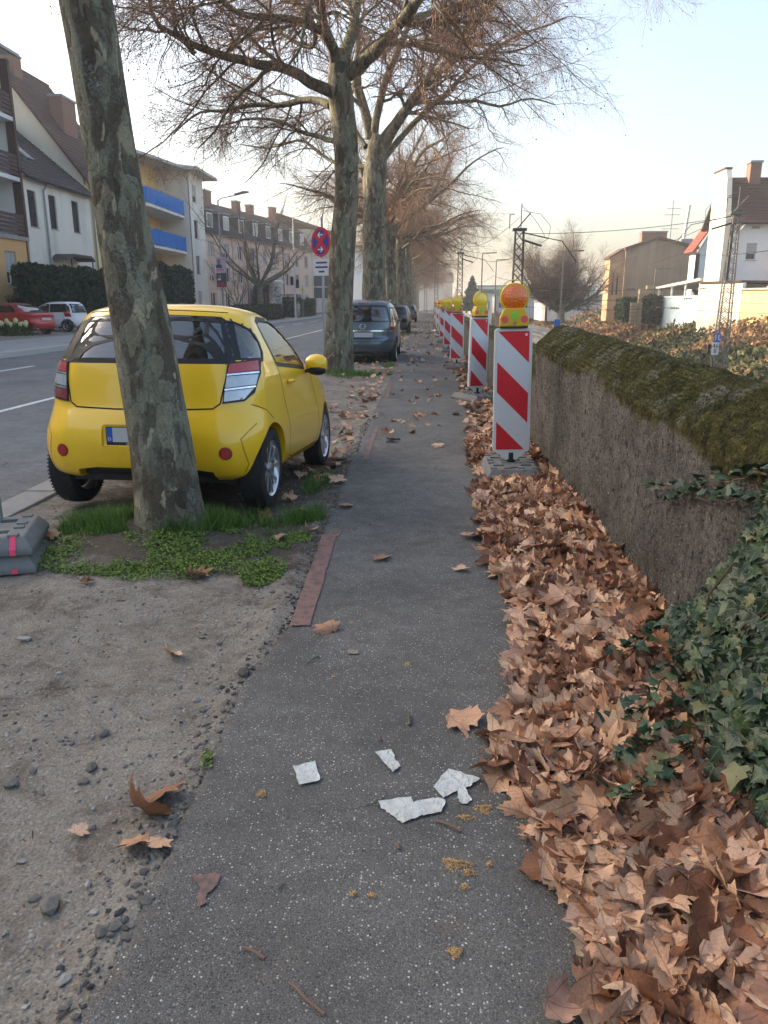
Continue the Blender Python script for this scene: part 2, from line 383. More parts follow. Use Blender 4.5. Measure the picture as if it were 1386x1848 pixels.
# footpath, ragged left edge that stands a little proud
ys = np.r_[np.linspace(.5, 9, 700), np.linspace(9.05, 40, 300), np.linspace(41, 420, 60)]
us = np.r_[0, .004, np.linspace(.02, 1, 46)]
e = path_edge(ys) + .017 * vnoise(ys, ys * 0, 8, 21, 3, .75) * (ys < 9.1)
X = e[None] + us[:, None] * (1.45 - e[None]); Y = np.broadcast_to(ys, X.shape)
Z = .004 * vnoise(X, Y, 51, .8, 3) + .0012 * vnoise(X, Y, 52, 9, 2); Z[1:3] -= .002; Z[0] -= .045
path = link_mesh('footpath', np_mesh('footpath', np.stack([X, Y, Z], -1).reshape(-1, 3), grid_faces(*X.shape), True), MAT_PATH); path['kind'] = 'structure'
def paint_patch(name, outline, seed, mat=MAT_PAINT_R, n=7, z=.006):
    """worn flat paint with a nibbled outline"""
    r = random.Random(seed); pts = []
    for i in range(len(outline)):
        a = Vector(outline[i]); b = Vector(outline[(i + 1) % len(outline)])
        for k in range(n): p = a.lerp(b, k / n); pts.append((p.x + r.uniform(-.004, .004), p.y + r.uniform(-.006, .006)))
    vs, es, fs, *_ = delaunay_2d_cdt([Vector(p) for p in pts], [(i, (i + 1) % len(pts)) for i in range(len(pts))], [], 1, 1e-5)
    me = bpy.data.meshes.new(name); me.from_pydata([(p.x, p.y, z + .004 * float(vnoise(p.x, p.y, 51, .8, 3))) for p in vs], [], fs); me.materials.append(mat)
    return link_mesh(name, me, None, path)
G = lambda x, y: tuple(on_ground(x, y))[:2]
paint_patch('paint_line', [G(523, 1131), G(560, 1131), G(607, 966), G(581, 966)], 1, n=14)
paint_patch('paint_line', [G(600, 970), G(613, 968), G(616, 959), G(598, 960)], 5)
paint_patch('paint_mark', [G(345, 1581), G(397, 1580), G(393, 1600), G(375, 1614), G(374, 1634), G(357, 1637), G(355, 1618), G(362, 1604), G(350, 1592)], 2, n=3)
paint_patch('paint_mark', [G(626, 1176), G(648, 1175), G(645, 1182), G(628, 1183)], 3, plain('pale_chalk_mark', (.24, .21, .17), .9, var=.3, vscale=60), 3)
paint_patch('paint_line', [G(655, 830), G(664, 830), G(684, 770), G(677, 770)], 7, n=10)
paint_patch('paint_line', [G(695, 718), G(702, 718), G(709, 690), G(703, 690)], 8, n=10)

# far pavement, its kerb and the forecourt in front of the houses
sheet('far_pavement', np.linspace(-16.6, -13.0, 5), np.r_[8:60:2.0, 60:420:12.0], lambda X, Y: .04 + (X + 13) * -.012, MAT_PAVE)
far_kerb = thing('far_kerb', None, None); far_kerb['kind'] = 'structure'
_ks2 = MB().box(-.08, .08, -.995, .995, -.16, .052).mesh('kerb_stone', bevel=.015)
_ks2.materials.append(plain('pale_kerb_stone', (.42, .41, .39), .85, var=.15, vscale=4))
for k in range(80): link_mesh('kerb_stone', _ks2, None, far_kerb, (-13.07, 12 + 2.0 * k, 0))
sheet('forecourt', np.linspace(-25, -16.6, 6), np.r_[8:160:4.0], lambda X, Y: .083 + (-16.6 - X) * .03, plain('forecourt_paving', (.215, .17, .14), .9, var=.25, vscale=2, bump=.2, bscale=30))

# ---------------------------------------------------------------- loose stones and grit
def m_tone(name, c0, c1, rough=.85, bump=.3, bscale=60, extra=None):
    N = NB(name); at = N.n('ShaderNodeAttribute', attribute_name='tone')
    c = N.ramp(at.outputs['Fac'], [(0, c0), (1, c1)] if extra is None else [(0, c0), (.5, extra), (1, c1)])
    c = N.mix(.6, c, N.ramp(N.noise(bscale, 4, .65), [(.3, .3), (.7, .75)]), 'OVERLAY')
    N.base(c, rough, 0, .3)
    if bump: N.bump(N.noise(bscale, 4, .65), bump, .004)
    return N.m
MAT_STONE = m_tone('loose_stone', (.055, .052, .05), (.36, .345, .32), extra=(.165, .152, .135))
r = RNG
n = 17000
sx = r.uniform(-3.0, -.72, n); sy = .9 + 8.0 * r.random(n) ** 1.6
clump = vnoise(sx, sy, 61, 1.7, 3) + .9 * np.exp(-((sx - path_edge(sy) + .10) / .16) ** 2)
keep = (clump + r.uniform(-.45, .5, n) > .02) & (sx < path_edge(sy) - .01)
keep &= ~((np.abs(sx + 1.84) < .75) & (np.abs(sy - 4.75) < .75))
sx, sy = sx[keep], sy[keep]; n = len(sx)
sz = .0024 + .010 * r.random(n) ** 3.6
sv, sf = stone_shape(3)
st = link_mesh('gravel', scatter('gravel', sv, sf, np.stack([sx, sy, _vz(sx, sy) + sz * .2], -1), rotmats(r.uniform(0, 6.3, n), r.normal(0, .3, n), r.normal(0, .3, n)), sz[:, None] * r.uniform(.7, 1.3, (n, 3)), .22 + .78 * r.random(n)), MAT_STONE)
props(st, 'small grey grit and pebbles lying over the bare earth verge', 'gravel', kind='stuff')
# crumbs of asphalt and dirt on the path itself
n = 900; cx = r.uniform(-.62, .9, n); cy = .9 + 9 * r.random(n) ** 1.5; w = (r.random(n) < .25 + .75 * np.exp(-((cx - path_edge(cy)) / .12) ** 2)); cx, cy = cx[w], cy[w]; n = len(cx)
cs = .0015 + .0045 * r.random(n) ** 3
st = link_mesh('path_grit', scatter('path_grit', sv, sf, np.stack([cx, cy, cs * .3 + .003], -1), rotmats(r.uniform(0, 6.3, n), r.normal(0, .3, n), r.normal(0, .3, n)), cs[:, None] * r.uniform(.7, 1.3, (n, 3)), r.random(n) * .7), MAT_STONE)
props(st, 'scattered crumbs and grit on the grey footpath', 'grit', kind='stuff')
# crumbled asphalt along the broken edge
n = 1500; cy = .8 + 9.5 * r.random(n) ** 1.3; cx = path_edge(cy) - np.abs(r.normal(0, .055, n)) + .02; cs = .004 + .014 * r.random(n) ** 2.6
st = link_mesh('edge_crumbs', scatter('edge_crumbs', sv, sf, np.stack([cx, cy, np.maximum(_vz(cx, cy), -.02) + cs * .2], -1), rotmats(r.uniform(0, 6.3, n), r.normal(0, .4, n), r.normal(0, .4, n)), cs[:, None] * r.uniform(.7, 1.3, (n, 3)), r.random(n) * .55), MAT_STONE)
props(st, 'dark broken asphalt crumbs along the ragged path edge', 'rubble', kind='stuff')
# leaf crumbs, bits of bark and short stalks trodden into the verge
n = 2600; cx = r.uniform(-3.0, -.72, n); cy = 1.0 + 9 * r.random(n) ** 1.2; w = vnoise(cx, cy, 81, 2.0, 3) + .6 * np.exp(-((cx - path_edge(cy)) / .2) ** 2) + .5 * np.exp(-((cy - 4.2) / 1.0) ** 2) > r.uniform(-.3, .7, n); cx, cy = cx[w], cy[w]; n = len(cx)
fl = np.array([(-.5, -.2, 0), (.4, -.35, .12), (.55, .3, .0), (-.35, .35, .15)]); st = link_mesh('verge_debris', scatter('verge_debris', fl, np.array([(0, 1, 2, 3)]), np.stack([cx, cy, _vz(cx, cy) + .004], -1), rotmats(r.uniform(0, 6.3, n), r.normal(0, .35, n), r.normal(0, .35, n)), np.stack([.008 + .03 * r.random(n) ** 3, .004 + .014 * r.random(n) ** 2, np.full(n, .02)], -1), r.random(n)), m_tone('dry_plant_debris', (.05, .03, .02), (.42, .28, .15), .9, 0, 60, (.17, .095, .055)))
props(st, 'crumbled leaf bits and stalks trodden into the bare verge', 'debris', kind='stuff')
# stones big enough to pick out
big = [(45, 1160, .034, .8), (188, 1328, .026, .3), (150, 1412, .024, .35), (165, 1390, .030, .25), (20, 1420, .03, .4), (90, 1640, .04, .45), (62, 1625, .022, .4),
       (265, 1640, .028, .25), (118, 1780, .022, .8), (110, 1340, .015, .5), (130, 1345, .016, .45), (365, 1150, .018, .5), (395, 1160, .016, .4), (355, 1268, .02, .7),
       (440, 1228, .042, .1), (170, 1650, .016, .9), (60, 1395, .02, .4), (108, 1218, .016, .85), (325, 1240, .012, .6), (390, 1245, .014, .6), (492, 1075, .020, .3), (270, 920, .03, .75),
       (185, 1700, .026, .3), (210, 1690, .022, .35), (230, 1705, .018, .3), (160, 1600, .013, .95), (40, 1555, .015, .7), (300, 1500, .012, .8)]
for i, (px, py, s, t) in enumerate(big):
    p = on_ground(px, py, -.03); v, f = stone_shape(100 + i, .3)
    me = np_mesh('stone', v * s, f, False); set_tone(me, t); me.materials.append(MAT_STONE)
    o = link_mesh('stone', me, None, None, (p.x, p.y, float(_vz(p.x, p.y)) + s * .22), (0, 0, i * 1.7))
    props(o, 'loose pale stone poking from the gravel verge' if t > .6 else 'loose dark grey stone lying on the gravel verge', 'stone', 'loose stones on the gravel verge')
# ================================================================ retaining wall along the railway
def m_wall():
    N = NB('weathered_concrete_wall'); co = N.co(); ms = N.n('ShaderNodeAttribute', attribute_name='moss')
    a = N.noise(2.3, 6, .65, co); s = N.math('MULTIPLY', N.noise(3.4, 7, .75, N.co((1, 1.3, .42)), 1.2), N.ramp(N.noise(1.1, 3, .6, co), [(.3, .78), (.7, 1.12)])); f = N.noise(95, 4, .75, co)
    c = N.mix(N.ramp(a, [(.32, 0.0), (.68, 1.0)]), (.112, .108, .099), (.262, .25, .228))
    c = N.mix(N.ramp(s, [(.50, 0.0), (.64, .5)]), c, (.055, .05, .044))
    vo = N.n('ShaderNodeTexVoronoi'); vo.inputs['Scale'].default_value = 85; N.l(co, vo.inputs['Vector'])
    sep = N.n('ShaderNodeSeparateColor'); N.l(vo.outputs['Color'], sep.inputs[0])
    pk = N.math('MULTIPLY', N.ramp(vo.outputs['Distance'], [(.2, 1.0), (.45, 0.0)]), N.ramp(sep.outputs[0], [(.55, 0.0), (.62, .7)]))
    c = N.mix(pk, c, N.mix(sep.outputs[1], (.11, .10, .09), (.42, .39, .34)))
    hole = N.ramp(N.voro(16, N.co((1, 1, .55))), [(.12, 1.0), (.26, 0.0)])
    c = N.mix(N.math('MULTIPLY', hole, N.ramp(a, [(.42, 0.0), (.6, .9)])), c, (.012, .011, .010))
    c = N.mix(.75, c, N.ramp(f, [(.3, .08), (.7, .95)]), 'OVERLAY'); c = N.mix(N.ramp(N.noise(26, 6, .75, co), [(.36, .7), (.5, 0.0)]), c, (.028, .025, .022))
    geo = N.n('ShaderNodeSeparateXYZ'); N.l(N.co(), geo.inputs[0])
    low = N.math('MULTIPLY', N.ramp(geo.outputs[2], [(.02, 1.0), (.38, 0.0)]), N.ramp(N.noise(6, 4, .6, co), [(.4, 0.0), (.65, .8)]))
    c = N.mix(low, c, (.075, .072, .030))
    g1 = N.noise(8, 5, .7, N.co((1, 1, 1)), .4); g2 = N.noise(46, 4, .7, co)
    moss = N.mix(N.ramp(g1, [(.36, 0.0), (.62, 1.0)]), (.034, .032, .012), (.115, .112, .038))
    moss = N.mix(N.ramp(N.noise(4.3, 5, .7, co), [(.53, 0.0), (.68, .8)]), moss, (.25, .245, .215))
    moss = N.mix(.7, moss, N.ramp(g2, [(.32, .05), (.68, .95)]), 'OVERLAY')
    c = N.mix(N.ramp(N.math('ADD', ms.outputs['Fac'], N.math('MULTIPLY', N.math('SUBTRACT', g2, .5), .55)), [(.42, 0.0), (.56, 1.0)]), c, moss)
    N.base(c, .97, 0, .15)
    b = N.bump(vo.outputs['Distance'], .9, .012); b = N.bump(f, .9, .010, b); b = N.bump(N.noise(28, 6, .75, co), 1.0, .03, b); N.bump(hole, -.8, .03, b)
    return N.m
MAT_WALL = m_wall()
def make_wall(name, ys, prof_fn, seed, mat, cap0=True):
    """prof_fn(y) -> list of (x,z, moss) ; dense profile, displaced by noise"""
    P = np.array([prof_fn(y) for y in ys])                       # (ny, np, 3)
    ny, npf = P.shape[:2]; X = P[..., 0].copy(); Z = P[..., 1].copy(); MO = P[..., 2].copy()
    Y = np.repeat(ys[:, None], npf, 1)
    s = np.repeat(np.cumsum(np.r_[0, np.hypot(np.diff(P[0, :, 0]), np.diff(P[0, :, 1]))])[None], ny, 0)
    dx = np.gradient(X, axis=1); dz = np.gradient(Z, axis=1); l = np.hypot(dx, dz) + 1e-9; nx, nz = -dz / l, dx / l
    Yr, sr = Y * .83 + s * .56, s * .83 - Y * .56
    fine = vnoise(Yr, sr, seed, 9, 4, .65) * .013 + np.minimum(0, vnoise(Yr * 1.6, sr * 1.1, seed + 4, 17, 3) + .28) * .032 + vnoise(Y, s, seed + 7, 1.3, 2) * .016
    mossn = 1 - np.abs(vnoise(Yr, sr * 1.5, seed + 9, 6.0, 4, .6)) * 1.6
    streak = vnoise(Yr * 1.3 + .3 * vnoise(Y, s, seed + 12, 3, 2), sr * 2.0, seed + 13, 15, 3, .65)
    MO = np.clip(MO + .35 * vnoise(Y, s, seed + 15, 2.4, 3), 0, 1)
    d = fine * (1 - MO * .5) + MO * (.026 * mossn + .016 * streak)
    X += nx * d; Z += nz * d
    v = np.stack([X, Y, Z], -1).reshape(-1, 3); f = grid_faces(ny, npf)
    n0 = len(v); me = bpy.data.meshes.new(name)
    faces = [tuple(q) for q in f.tolist()] + [tuple(range(npf)), tuple(range((ny - 1) * npf, ny * npf))[::-1]]
    me.from_pydata(v.tolist(), [], faces)
    bm = bmesh.new(); bm.from_mesh(me); bmesh.ops.recalc_face_normals(bm, faces=bm.faces); bm.to_mesh(me); bm.free()
    me.polygons.foreach_set('use_smooth', [True] * (len(me.polygons) - 2) + [False] * 2)
    a = me.attributes.new('moss', 'FLOAT', 'POINT'); a.data.foreach_set('value', MO.ravel().astype(np.float32))
    me.materials.append(mat); return link_mesh(name, me), v.reshape(ny, npf, 3), MO, np.stack([nx, 0 * nx, nz], -1)
def resamp(pts, n):
    p = np.array(pts, float); c = np.r_[0, np.cumsum(np.hypot(np.diff(p[:, 0]), np.diff(p[:, 1])))]; t = np.linspace(0, c[-1], n)
    return np.stack([np.interp(t, c, p[:, k]) for k in range(3)], -1)
def prof_near(y):
    ar = np.interp(y, [1, 2.86, 8.05], [.94, .96, 1.075]); rd = ar + .205
    sh = .02 * max(0, (y - 7.9) / .15)
    return resamp([(1.15, -.12, 0), (1.148, ar - .30, .05), (1.142, ar - .10, .30), (1.15, ar, .72), (1.19, ar + .055, .85), (1.33, rd - .03, .95), (1.385, rd - .004, .9), (1.45, rd - .02, .85), (1.53, rd - .12, .5), (1.56, rd - .3, .2), (1.60, -.6, 0)], 120)
wall, wv, wmo, wn = make_wall('retaining_wall', np.linspace(-.3, 8.05, 640), prof_near, 71, MAT_WALL)
props(wall, 'nearest stretch of weathered concrete wall with a sloping mossy top beside the footpath', 'wall')
def prof_far(y):
    xo = np.interp(y, [8, 30, 120], [0, .0, .1]); h = np.interp(y, [8, 12, 20, 120], [.90, .96, 1.0, 1.0])
    return resamp([(1.20 + xo, -.12, 0), (1.195 + xo, h - .30, .1), (1.19 + xo, h - .10, .5), (1.22 + xo, h, .85), (1.30 + xo, h + .06, .95), (1.40 + xo, h + .06, .95), (1.50 + xo, h - .02, .7), (1.56 + xo, h - .3, .2), (1.60 + xo, -.6, 0)], 40)
wall2, *_ = make_wall('low_wall', np.r_[np.linspace(8.12, 22, 280), np.linspace(22.2, 120, 160)], prof_far, 91, MAT_WALL)
props(wall2, 'lower mossy concrete wall running on behind the red and white beacons', 'wall')
# coarse aggregate standing out of the eroded face
_n = 12000; _i = RNG.integers(0, wv.shape[0] - 1, _n); _j = RNG.integers(2, 62, _n); _k = wmo[_i, _j] < .5; _i, _j = _i[_k], _j[_k]; _u = RNG.random((len(_i), 1)); _p = wv[_i, _j] * (1 - _u) + wv[_i + 1, _j + 1] * _u; _p[:, 2] += RNG.normal(0, .008, len(_i)); _n = len(_p)
_sv, _sf = stone_shape(5); _s = .0025 + .0075 * RNG.random(_n) ** 2.5
_ag = link_mesh('aggregate', scatter('aggregate', _sv, _sf, _p, rotmats(RNG.uniform(0, 6.3, _n), RNG.normal(0, 1, _n), RNG.normal(0, 1, _n)), _s[:, None] * RNG.uniform(.7, 1.3, (_n, 3)), np.clip(RNG.normal(.42, .22, _n), 0, 1)), m_tone('wall_aggregate', (.045, .04, .035), (.36, .33, .29), .95, .3, 60, (.15, .135, .115)), wall); _ag['kind'] = 'stuff'
# moss cushions standing up from the coping
def m_leafy(name, c0, c1, mid=None, rough=.7, trans=.0, spec=.3):
    N = NB(name); at = N.n('ShaderNodeAttribute', attribute_name='tone')
    c = N.ramp(at.outputs['Fac'], [(0, c0), (1, c1)] if mid is None else [(0, c0), (.5, mid), (1, c1)])
    N.base(c, rough, 0, spec)
    if trans: N.b.inputs['Subsurface Weight'].default_value = trans; N.b.inputs['Subsurface Radius'].default_value = (.02, .02, .01)
    return N.m
MAT_MOSS = m_leafy('moss_tufts', (.026, .024, .008), (.34, .34, .30), (.10, .096, .030), .95)
ii, jj = np.nonzero(wmo > .55); pick = RNG.choice(len(ii), 42000); ii, jj = ii[pick], jj[pick]
ua = RNG.random((len(ii), 2)); i2, j2 = np.minimum(ii + 1, wv.shape[0] - 1), np.minimum(jj + 1, wv.shape[1] - 1); pos = wv[ii, jj] * (1 - ua[:, :1]) + wv[i2, j2] * ua[:, :1]; pos = pos * (1 - ua[:, 1:]) + (wv[ii, j2] * (1 - ua[:, :1]) + wv[i2, jj] * ua[:, :1]) * ua[:, 1:]; n = len(pos)
tb = np.array([(-.5, 0, -.15), (.5, 0, -.15), (0, .15, 1.0), (0, -.5, -.15), (0, .5, -.15), (.15, 0, .8)]); tf = np.array([(0, 1, 2), (3, 4, 5)])
tn = np.clip(.42 + .3 * vnoise(pos[:, 1], pos[:, 0] + pos[:, 2], 77, 5, 3) + RNG.normal(0, .14, n), 0, 1)
mo = link_mesh('moss', scatter('moss', tb, tf, pos, rotmats(RNG.uniform(0, 6.3, n), RNG.normal(-.35, .4, n), RNG.normal(-.3, .4, n)), np.stack([RNG.uniform(.0025, .006, n)] * 2 + [RNG.uniform(.004, .012, n)], -1), tn), MAT_MOSS)
props(mo, 'dark green and frosty grey moss growing on top of the wall', 'moss', kind='stuff')

# ================================================================ fallen plane leaves
_half = [(0, .0), (.12, -.10), (.28, -.08), (.40, -.02), (.50, -.06), (.68, .02), (.59, .12), (.57, .20), (.47, .27), (.53, .32), (.67, .36), (.72, .46), (.86, .62), (.68, .62), (.57, .59), (.54, .67), (.41, .60), (.34, .63), (.36, .75), (.43, .85), (.29, .87), (.21, .97), (.10, 1.0), (0, 1.16)]
def leaf_flat(step, seed, wid=1.0):
    r = random.Random(seed)
    R = [(x * wid * (1 + r.uniform(-.07, .07)), y + r.uniform(-.02, .02)) for x, y in _half]; Lh = [(-x * (1 + r.uniform(-.09, .09)), y + r.uniform(-.02, .02)) for x, y in R[1:-1]][::-1]
    out = R + Lh; pts = [Vector(p) for p in out]; n = len(pts)
    from mathutils.geometry import intersect_point_line
    if step:
        y = 0.05
        while y < 1.1:
            for k in range(-8, 9):
                x = k * step + (step / 2 if int(y / step) % 2 else 0)
                inside = False
                for i in range(n):
                    a, b = out[i], out[(i + 1) % n]
                    if (a[1] > y) != (b[1] > y) and x < (b[0] - a[0]) * (y - a[1]) / (b[1] - a[1]) + a[0]: inside = not inside
                if inside and min(((Vector((x, y)) - q).length for q in pts[:n])) > step * .45: pts.append(Vector((x, y)))
            y += step * .87
    vs, es, fs, *_ = delaunay_2d_cdt(pts, [(i, (i + 1) % n) for i in range(n)], [], 1, 1e-6)
    tri = []
    for f in fs:
        for k in range(1, len(f) - 1): tri.append((f[0], f[k], f[k + 1]))
    return np.array([(p.x, p.y, 0) for p in vs]), np.array(tri)
def leaf_curl(v, seed, amt=1.0):
    """rolls a flat leaf about one or two axes, keeping its size, then adds a little waviness"""
    r = np.random.default_rng(seed); P = v - np.array([0, .45, 0])
    for kmax in (r.uniform(.3, 2.6), r.uniform(.0, 1.2)):
        k = kmax * amt * r.choice([-1, 1, 1]); ph = r.uniform(0, np.pi); u = np.array([np.cos(ph), np.sin(ph), 0.0])
        if abs(k) < .05: continue
        off = r.uniform(-.25, .25); d = P @ u - off; n = P[:, 2]; rad = 1 / k - n
        P = P + np.outer(np.sin(k * d) * rad - d, u); P[:, 2] = 1 / k - np.cos(k * d) * rad
    x, y = v[:, 0], v[:, 1] - .4; rr = np.hypot(x, y); ang = np.arctan2(y, x)
    P[:, 2] += amt * (.07 * np.sin(ang * 5 + r.uniform(0, 6)) * rr + .10 * np.abs(np.sin(ang * 2.5)) * rr * r.normal())
    P[:, 2] -= np.percentile(P[:, 2], 25); return P
def m_leaf():
    N = NB('dry_plane_leaf'); at = N.n('ShaderNodeAttribute', attribute_name='tone'); oi = N.n('ShaderNodeObjectInfo')
    t = N.math('FRACT', N.math('ADD', at.outputs['Fac'], oi.outputs['Random']))
    c = N.ramp(t, [(0, (.19, .078, .040)), (.2, (.38, .195, .108)), (.42, (.55, .32, .19)), (.62, (.67, .445, .285)), (.8, (.55, .36, .25)), (.92, (.39, .235, .17)), (1, (.22, .092, .05))])
    uv = N.n('ShaderNodeUVMap'); uv.uv_map = 'uv'; sp = N.n('ShaderNodeSeparateXYZ'); N.l(uv.outputs[0], sp.inputs[0])
    x, y = sp.outputs[0], N.math('ADD', sp.outputs[1], .40)
    ang = N.math('ARCTAN2', x, N.math('ADD', y, .0)); rr = N.math('SQRT', N.math('ADD', N.math('MULTIPLY', x, x), N.math('MULTIPLY', y, y)))
    fo = N.math('ABSOLUTE', N.math('PINGPONG', N.math('ABSOLUTE', ang), .42))
    vein = N.math('MULTIPLY', fo, rr); v1 = N.ramp(vein, [(.008, 1.0), (.022, 0.0)])
    side = N.math('PINGPONG', N.math('ADD', rr, N.math('MULTIPLY', fo, -.75)), .062); v2 = N.math('MULTIPLY', N.ramp(side, [(.004, 1.0), (.013, 0.0)]), .45)
    c = N.mix(N.math('MAXIMUM', v1, v2), c, N.mix(.5, c, (.12, .05, .03)))
    nz = N.noise(22, 5, .65, N.co((1, 1, 1))); c = N.mix(.55, c, N.ramp(nz, [(.28, .22), (.72, .80)]), 'OVERLAY')
    c = N.mix(N.ramp(N.noise(9, 4, .6), [(.60, 0.0), (.75, .5)]), c, (.10, .05, .03))
    N.base(c, .62, 0, .35); N.bump(N.math('ADD', N.math('MULTIPLY', N.math('MAXIMUM', v1, v2), -.8), nz), .35, .003)
    return N.m
MAT_LEAF = m_leaf()
HI = [leaf_flat(.13, s, w) for s, w in ((1, 1.0), (2, 1.1), (3, .9), (4, 1.05))]
LO = leaf_flat(0, 9)
def leaf_edge(y):
    return np.interp(y, [.6, 1.37, 1.6, 1.85, 2.05, 2.25, 2.5, 2.85, 3.6, 4.6, 5.9, 8.4, 14, 30, 60], [.40, .375, .40, .36, .29, .23, .33, .42, .48, .38, .46, .50, .62, .72, .8])
def heap(x, y):
    e = leaf_edge(y); t = np.clip((x - e) / np.maximum(1.15 - e, .1), 0, 1)
    h = np.interp(y, [.6, 2.0, 3.5, 5.6, 6.3, 9, 16, 40], [.11, .11, .11, .09, .04, .03, .03, .02])
    return h * t ** .8 * (1 + .35 * vnoise(x, y, 101, 3.3, 3))
n = 3300
ly = np.r_[.95 + 5.6 * RNG.random(n), 6.5 + 2.0 * RNG.random(500)]; n = len(ly)
lx = leaf_edge(ly) + (1.14 - leaf_edge(ly)) * RNG.random(n) ** .85 + RNG.normal(0, .035, n) * (RNG.random(n) < .5); lx = np.minimum(lx, 1.12)
k = (np.abs(lx - .80) > .29) | (np.abs(ly - 6.84) > .46); lx, ly = lx[k], ly[k]; n = len(lx)
lay = RNG.random(n) ** .55
lz = .012 + np.maximum(heap(lx, ly), .004) * lay + .012 * RNG.random(n)
siz = np.clip(RNG.normal(.103, .027, n), .045, .155)
tilt = .13 + .27 * np.clip(heap(lx, ly) / .08, 0, 1)
ya, pi_, ro = RNG.uniform(0, 6.3, n), RNG.normal(0, 1, n) * tilt, RNG.normal(0, 1, n) * tilt
lz += siz * .15 * (np.abs(np.sin(pi_)) + np.abs(np.sin(ro))) * .6
# the leaves lying on top and nearest stay individuals, all the others are one drift
score = (lay > .45) * 1.0 / (ly + .3 - lay * .8) * (1 + 0 * lx)
order = np.argsort(-score); indiv = np.zeros(n, bool)
vis = (lx < (.475 * (ly * .96 + .40)) - .04)                      # inside the picture's right edge
cand = [i for i in order if vis[i] and ly[i] > 1.0 and lay[i] > .45][:262]; indiv[cand] = True
LEAFM = []
for s in range(12):
    v, f = HI[s % 4]; c = leaf_curl(v, 200 + s, [1.0, .35, .7][s % 3]); me = np_mesh('fallen_leaf', c, f, True); set_tone(me, 0.0); fl_ = v - np.array([0, .4, 0])
    l = me.uv_layers.new(name='uv'); l.data.foreach_set('uv', fl_[f.ravel()][:, :2].astype(np.float32).ravel()); me.materials.append(MAT_LEAF); LEAFM.append(me)
def put_leaf(x, y, z, s, eul, var, label, group, stalk=None):
    o = link_mesh('fallen_leaf', LEAFM[var % 12], None, None, (x, y, z), eul); o.scale = (s, s, s)
    return props(o, label, 'leaf', group)
for i in cand:
    if ly[i] < 2.0: lab = 'dry brown plane leaf in the drift at the bottom right corner'
    elif ly[i] < 3.2: lab = 'dry brown plane leaf in the drift beside the trailing ivy'
    else: lab = 'dry brown plane leaf in the drift between ivy and nearest beacon'
    put_leaf(lx[i], ly[i], lz[i], siz[i], (ro[i], pi_[i], ya[i]), int(i), lab, 'dry leaves drifted against the wall')
rest = np.nonzero(~indiv)[0]
grp = np.array_split(RNG.permutation(rest), 6); V = []; Fc = []; T = []; UV = []; off = 0
drift_parts = []
for gi, g_ in enumerate(grp):
    v, f = HI[gi % 4]; c = leaf_curl(v, 300 + gi, 1.0)
    R = rotmats(ya[g_], pi_[g_], ro[g_]); P = np.einsum('nij,nkj->nki', R, c[None] * siz[g_][:, None, None]) + np.stack([lx[g_], ly[g_], lz[g_]], -1)[:, None]
    V.append(P.reshape(-1, 3)); Fc.append((f[None] + (np.arange(len(g_)) * len(c))[:, None, None]).reshape(-1, 3) + off); off += P.shape[0] * P.shape[1]
    T.append(np.repeat(RNG.random(len(g_)), len(c))); UV.append(np.tile(v[:, :2] - np.array([0, .4]), (len(g_), 1)))
# thin far leaves along the wall, on the path and along the verge edge
def far_leaves(x, y, z, s, tl=.3):
    global off
    m = len(x); c = leaf_curl(LO[0], 400 + m, .8); f = LO[1]
    R = rotmats(RNG.uniform(0, 6.3, m), RNG.normal(0, tl, m), RNG.normal(0, tl, m)); P = np.einsum('nij,nkj->nki', R, c[None] * s[:, None, None]) + np.stack([x, y, z], -1)[:, None]
    V.append(P.reshape(-1, 3)); Fc.append((f[None] + (np.arange(m) * len(c))[:, None, None]).reshape(-1, 3) + off); off += m * len(c)
    T.append(np.repeat(RNG.random(m), len(c))); UV.append(np.tile(LO[0][:, :2] - np.array([0, .4]), (m, 1)))
m = 1700; y = 7.6 + 45 * RNG.random(m) ** 2.0; x = leaf_edge(y) + (1.15 - leaf_edge(y)) * RNG.random(m) ** .6; kk = ~((np.abs(x - .80) < .29) & (np.abs(y - 6.84) < .46)); x, y = x[kk], y[kk]
far_leaves(x, y, .015 + heap(x, y) * RNG.random(len(x)), RNG.uniform(.06, .12, len(x)), .45)
m = 170; y = 9 + 60 * RNG.random(m) ** 1.5; x = -.7 + 1.4 * RNG.random(m); far_leaves(x, y, .012 + 0 * x, RNG.uniform(.05, .10, m))
m = 380; y = 7 + 40 * RNG.random(m) ** 1.5; x = -.8 - np.abs(RNG.normal(0, .35, m)); far_leaves(x, y, verge_z(x, y) + .035, RNG.uniform(.05, .11, m))
m = 380; y = 20 + 70 * RNG.random(m) ** 1.3; x = RNG.uniform(-2.6, 1.0, m); far_leaves(x, y, np.where(x > -.75, .015, verge_z(x, y) + .03), RNG.uniform(.06, .12, m))
V = np.concatenate(V); Fc = np.concatenate(Fc); me = np_mesh('leaf_drift', V, Fc, True)
a = me.attributes.new('tone', 'FLOAT', 'POINT'); a.data.foreach_set('value', np.concatenate(T).astype(np.float32))
l = me.uv_layers.new(name='uv'); l.data.foreach_set('uv', np.concatenate(UV)[Fc.ravel()].astype(np.float32).ravel())
ld = link_mesh('leaf_drift', me, MAT_LEAF); props(ld, 'the mass of dry brown plane leaves heaped along the foot of the wall', 'leaves', kind='stuff')
ys_ = np.linspace(.7, 9, 150); us_ = np.linspace(0, 1, 26); Xl = (leaf_edge(ys_) + .05)[None] + us_[:, None] * (1.2 - leaf_edge(ys_) - .05)[None]; Yl = np.broadcast_to(ys_, Xl.shape)
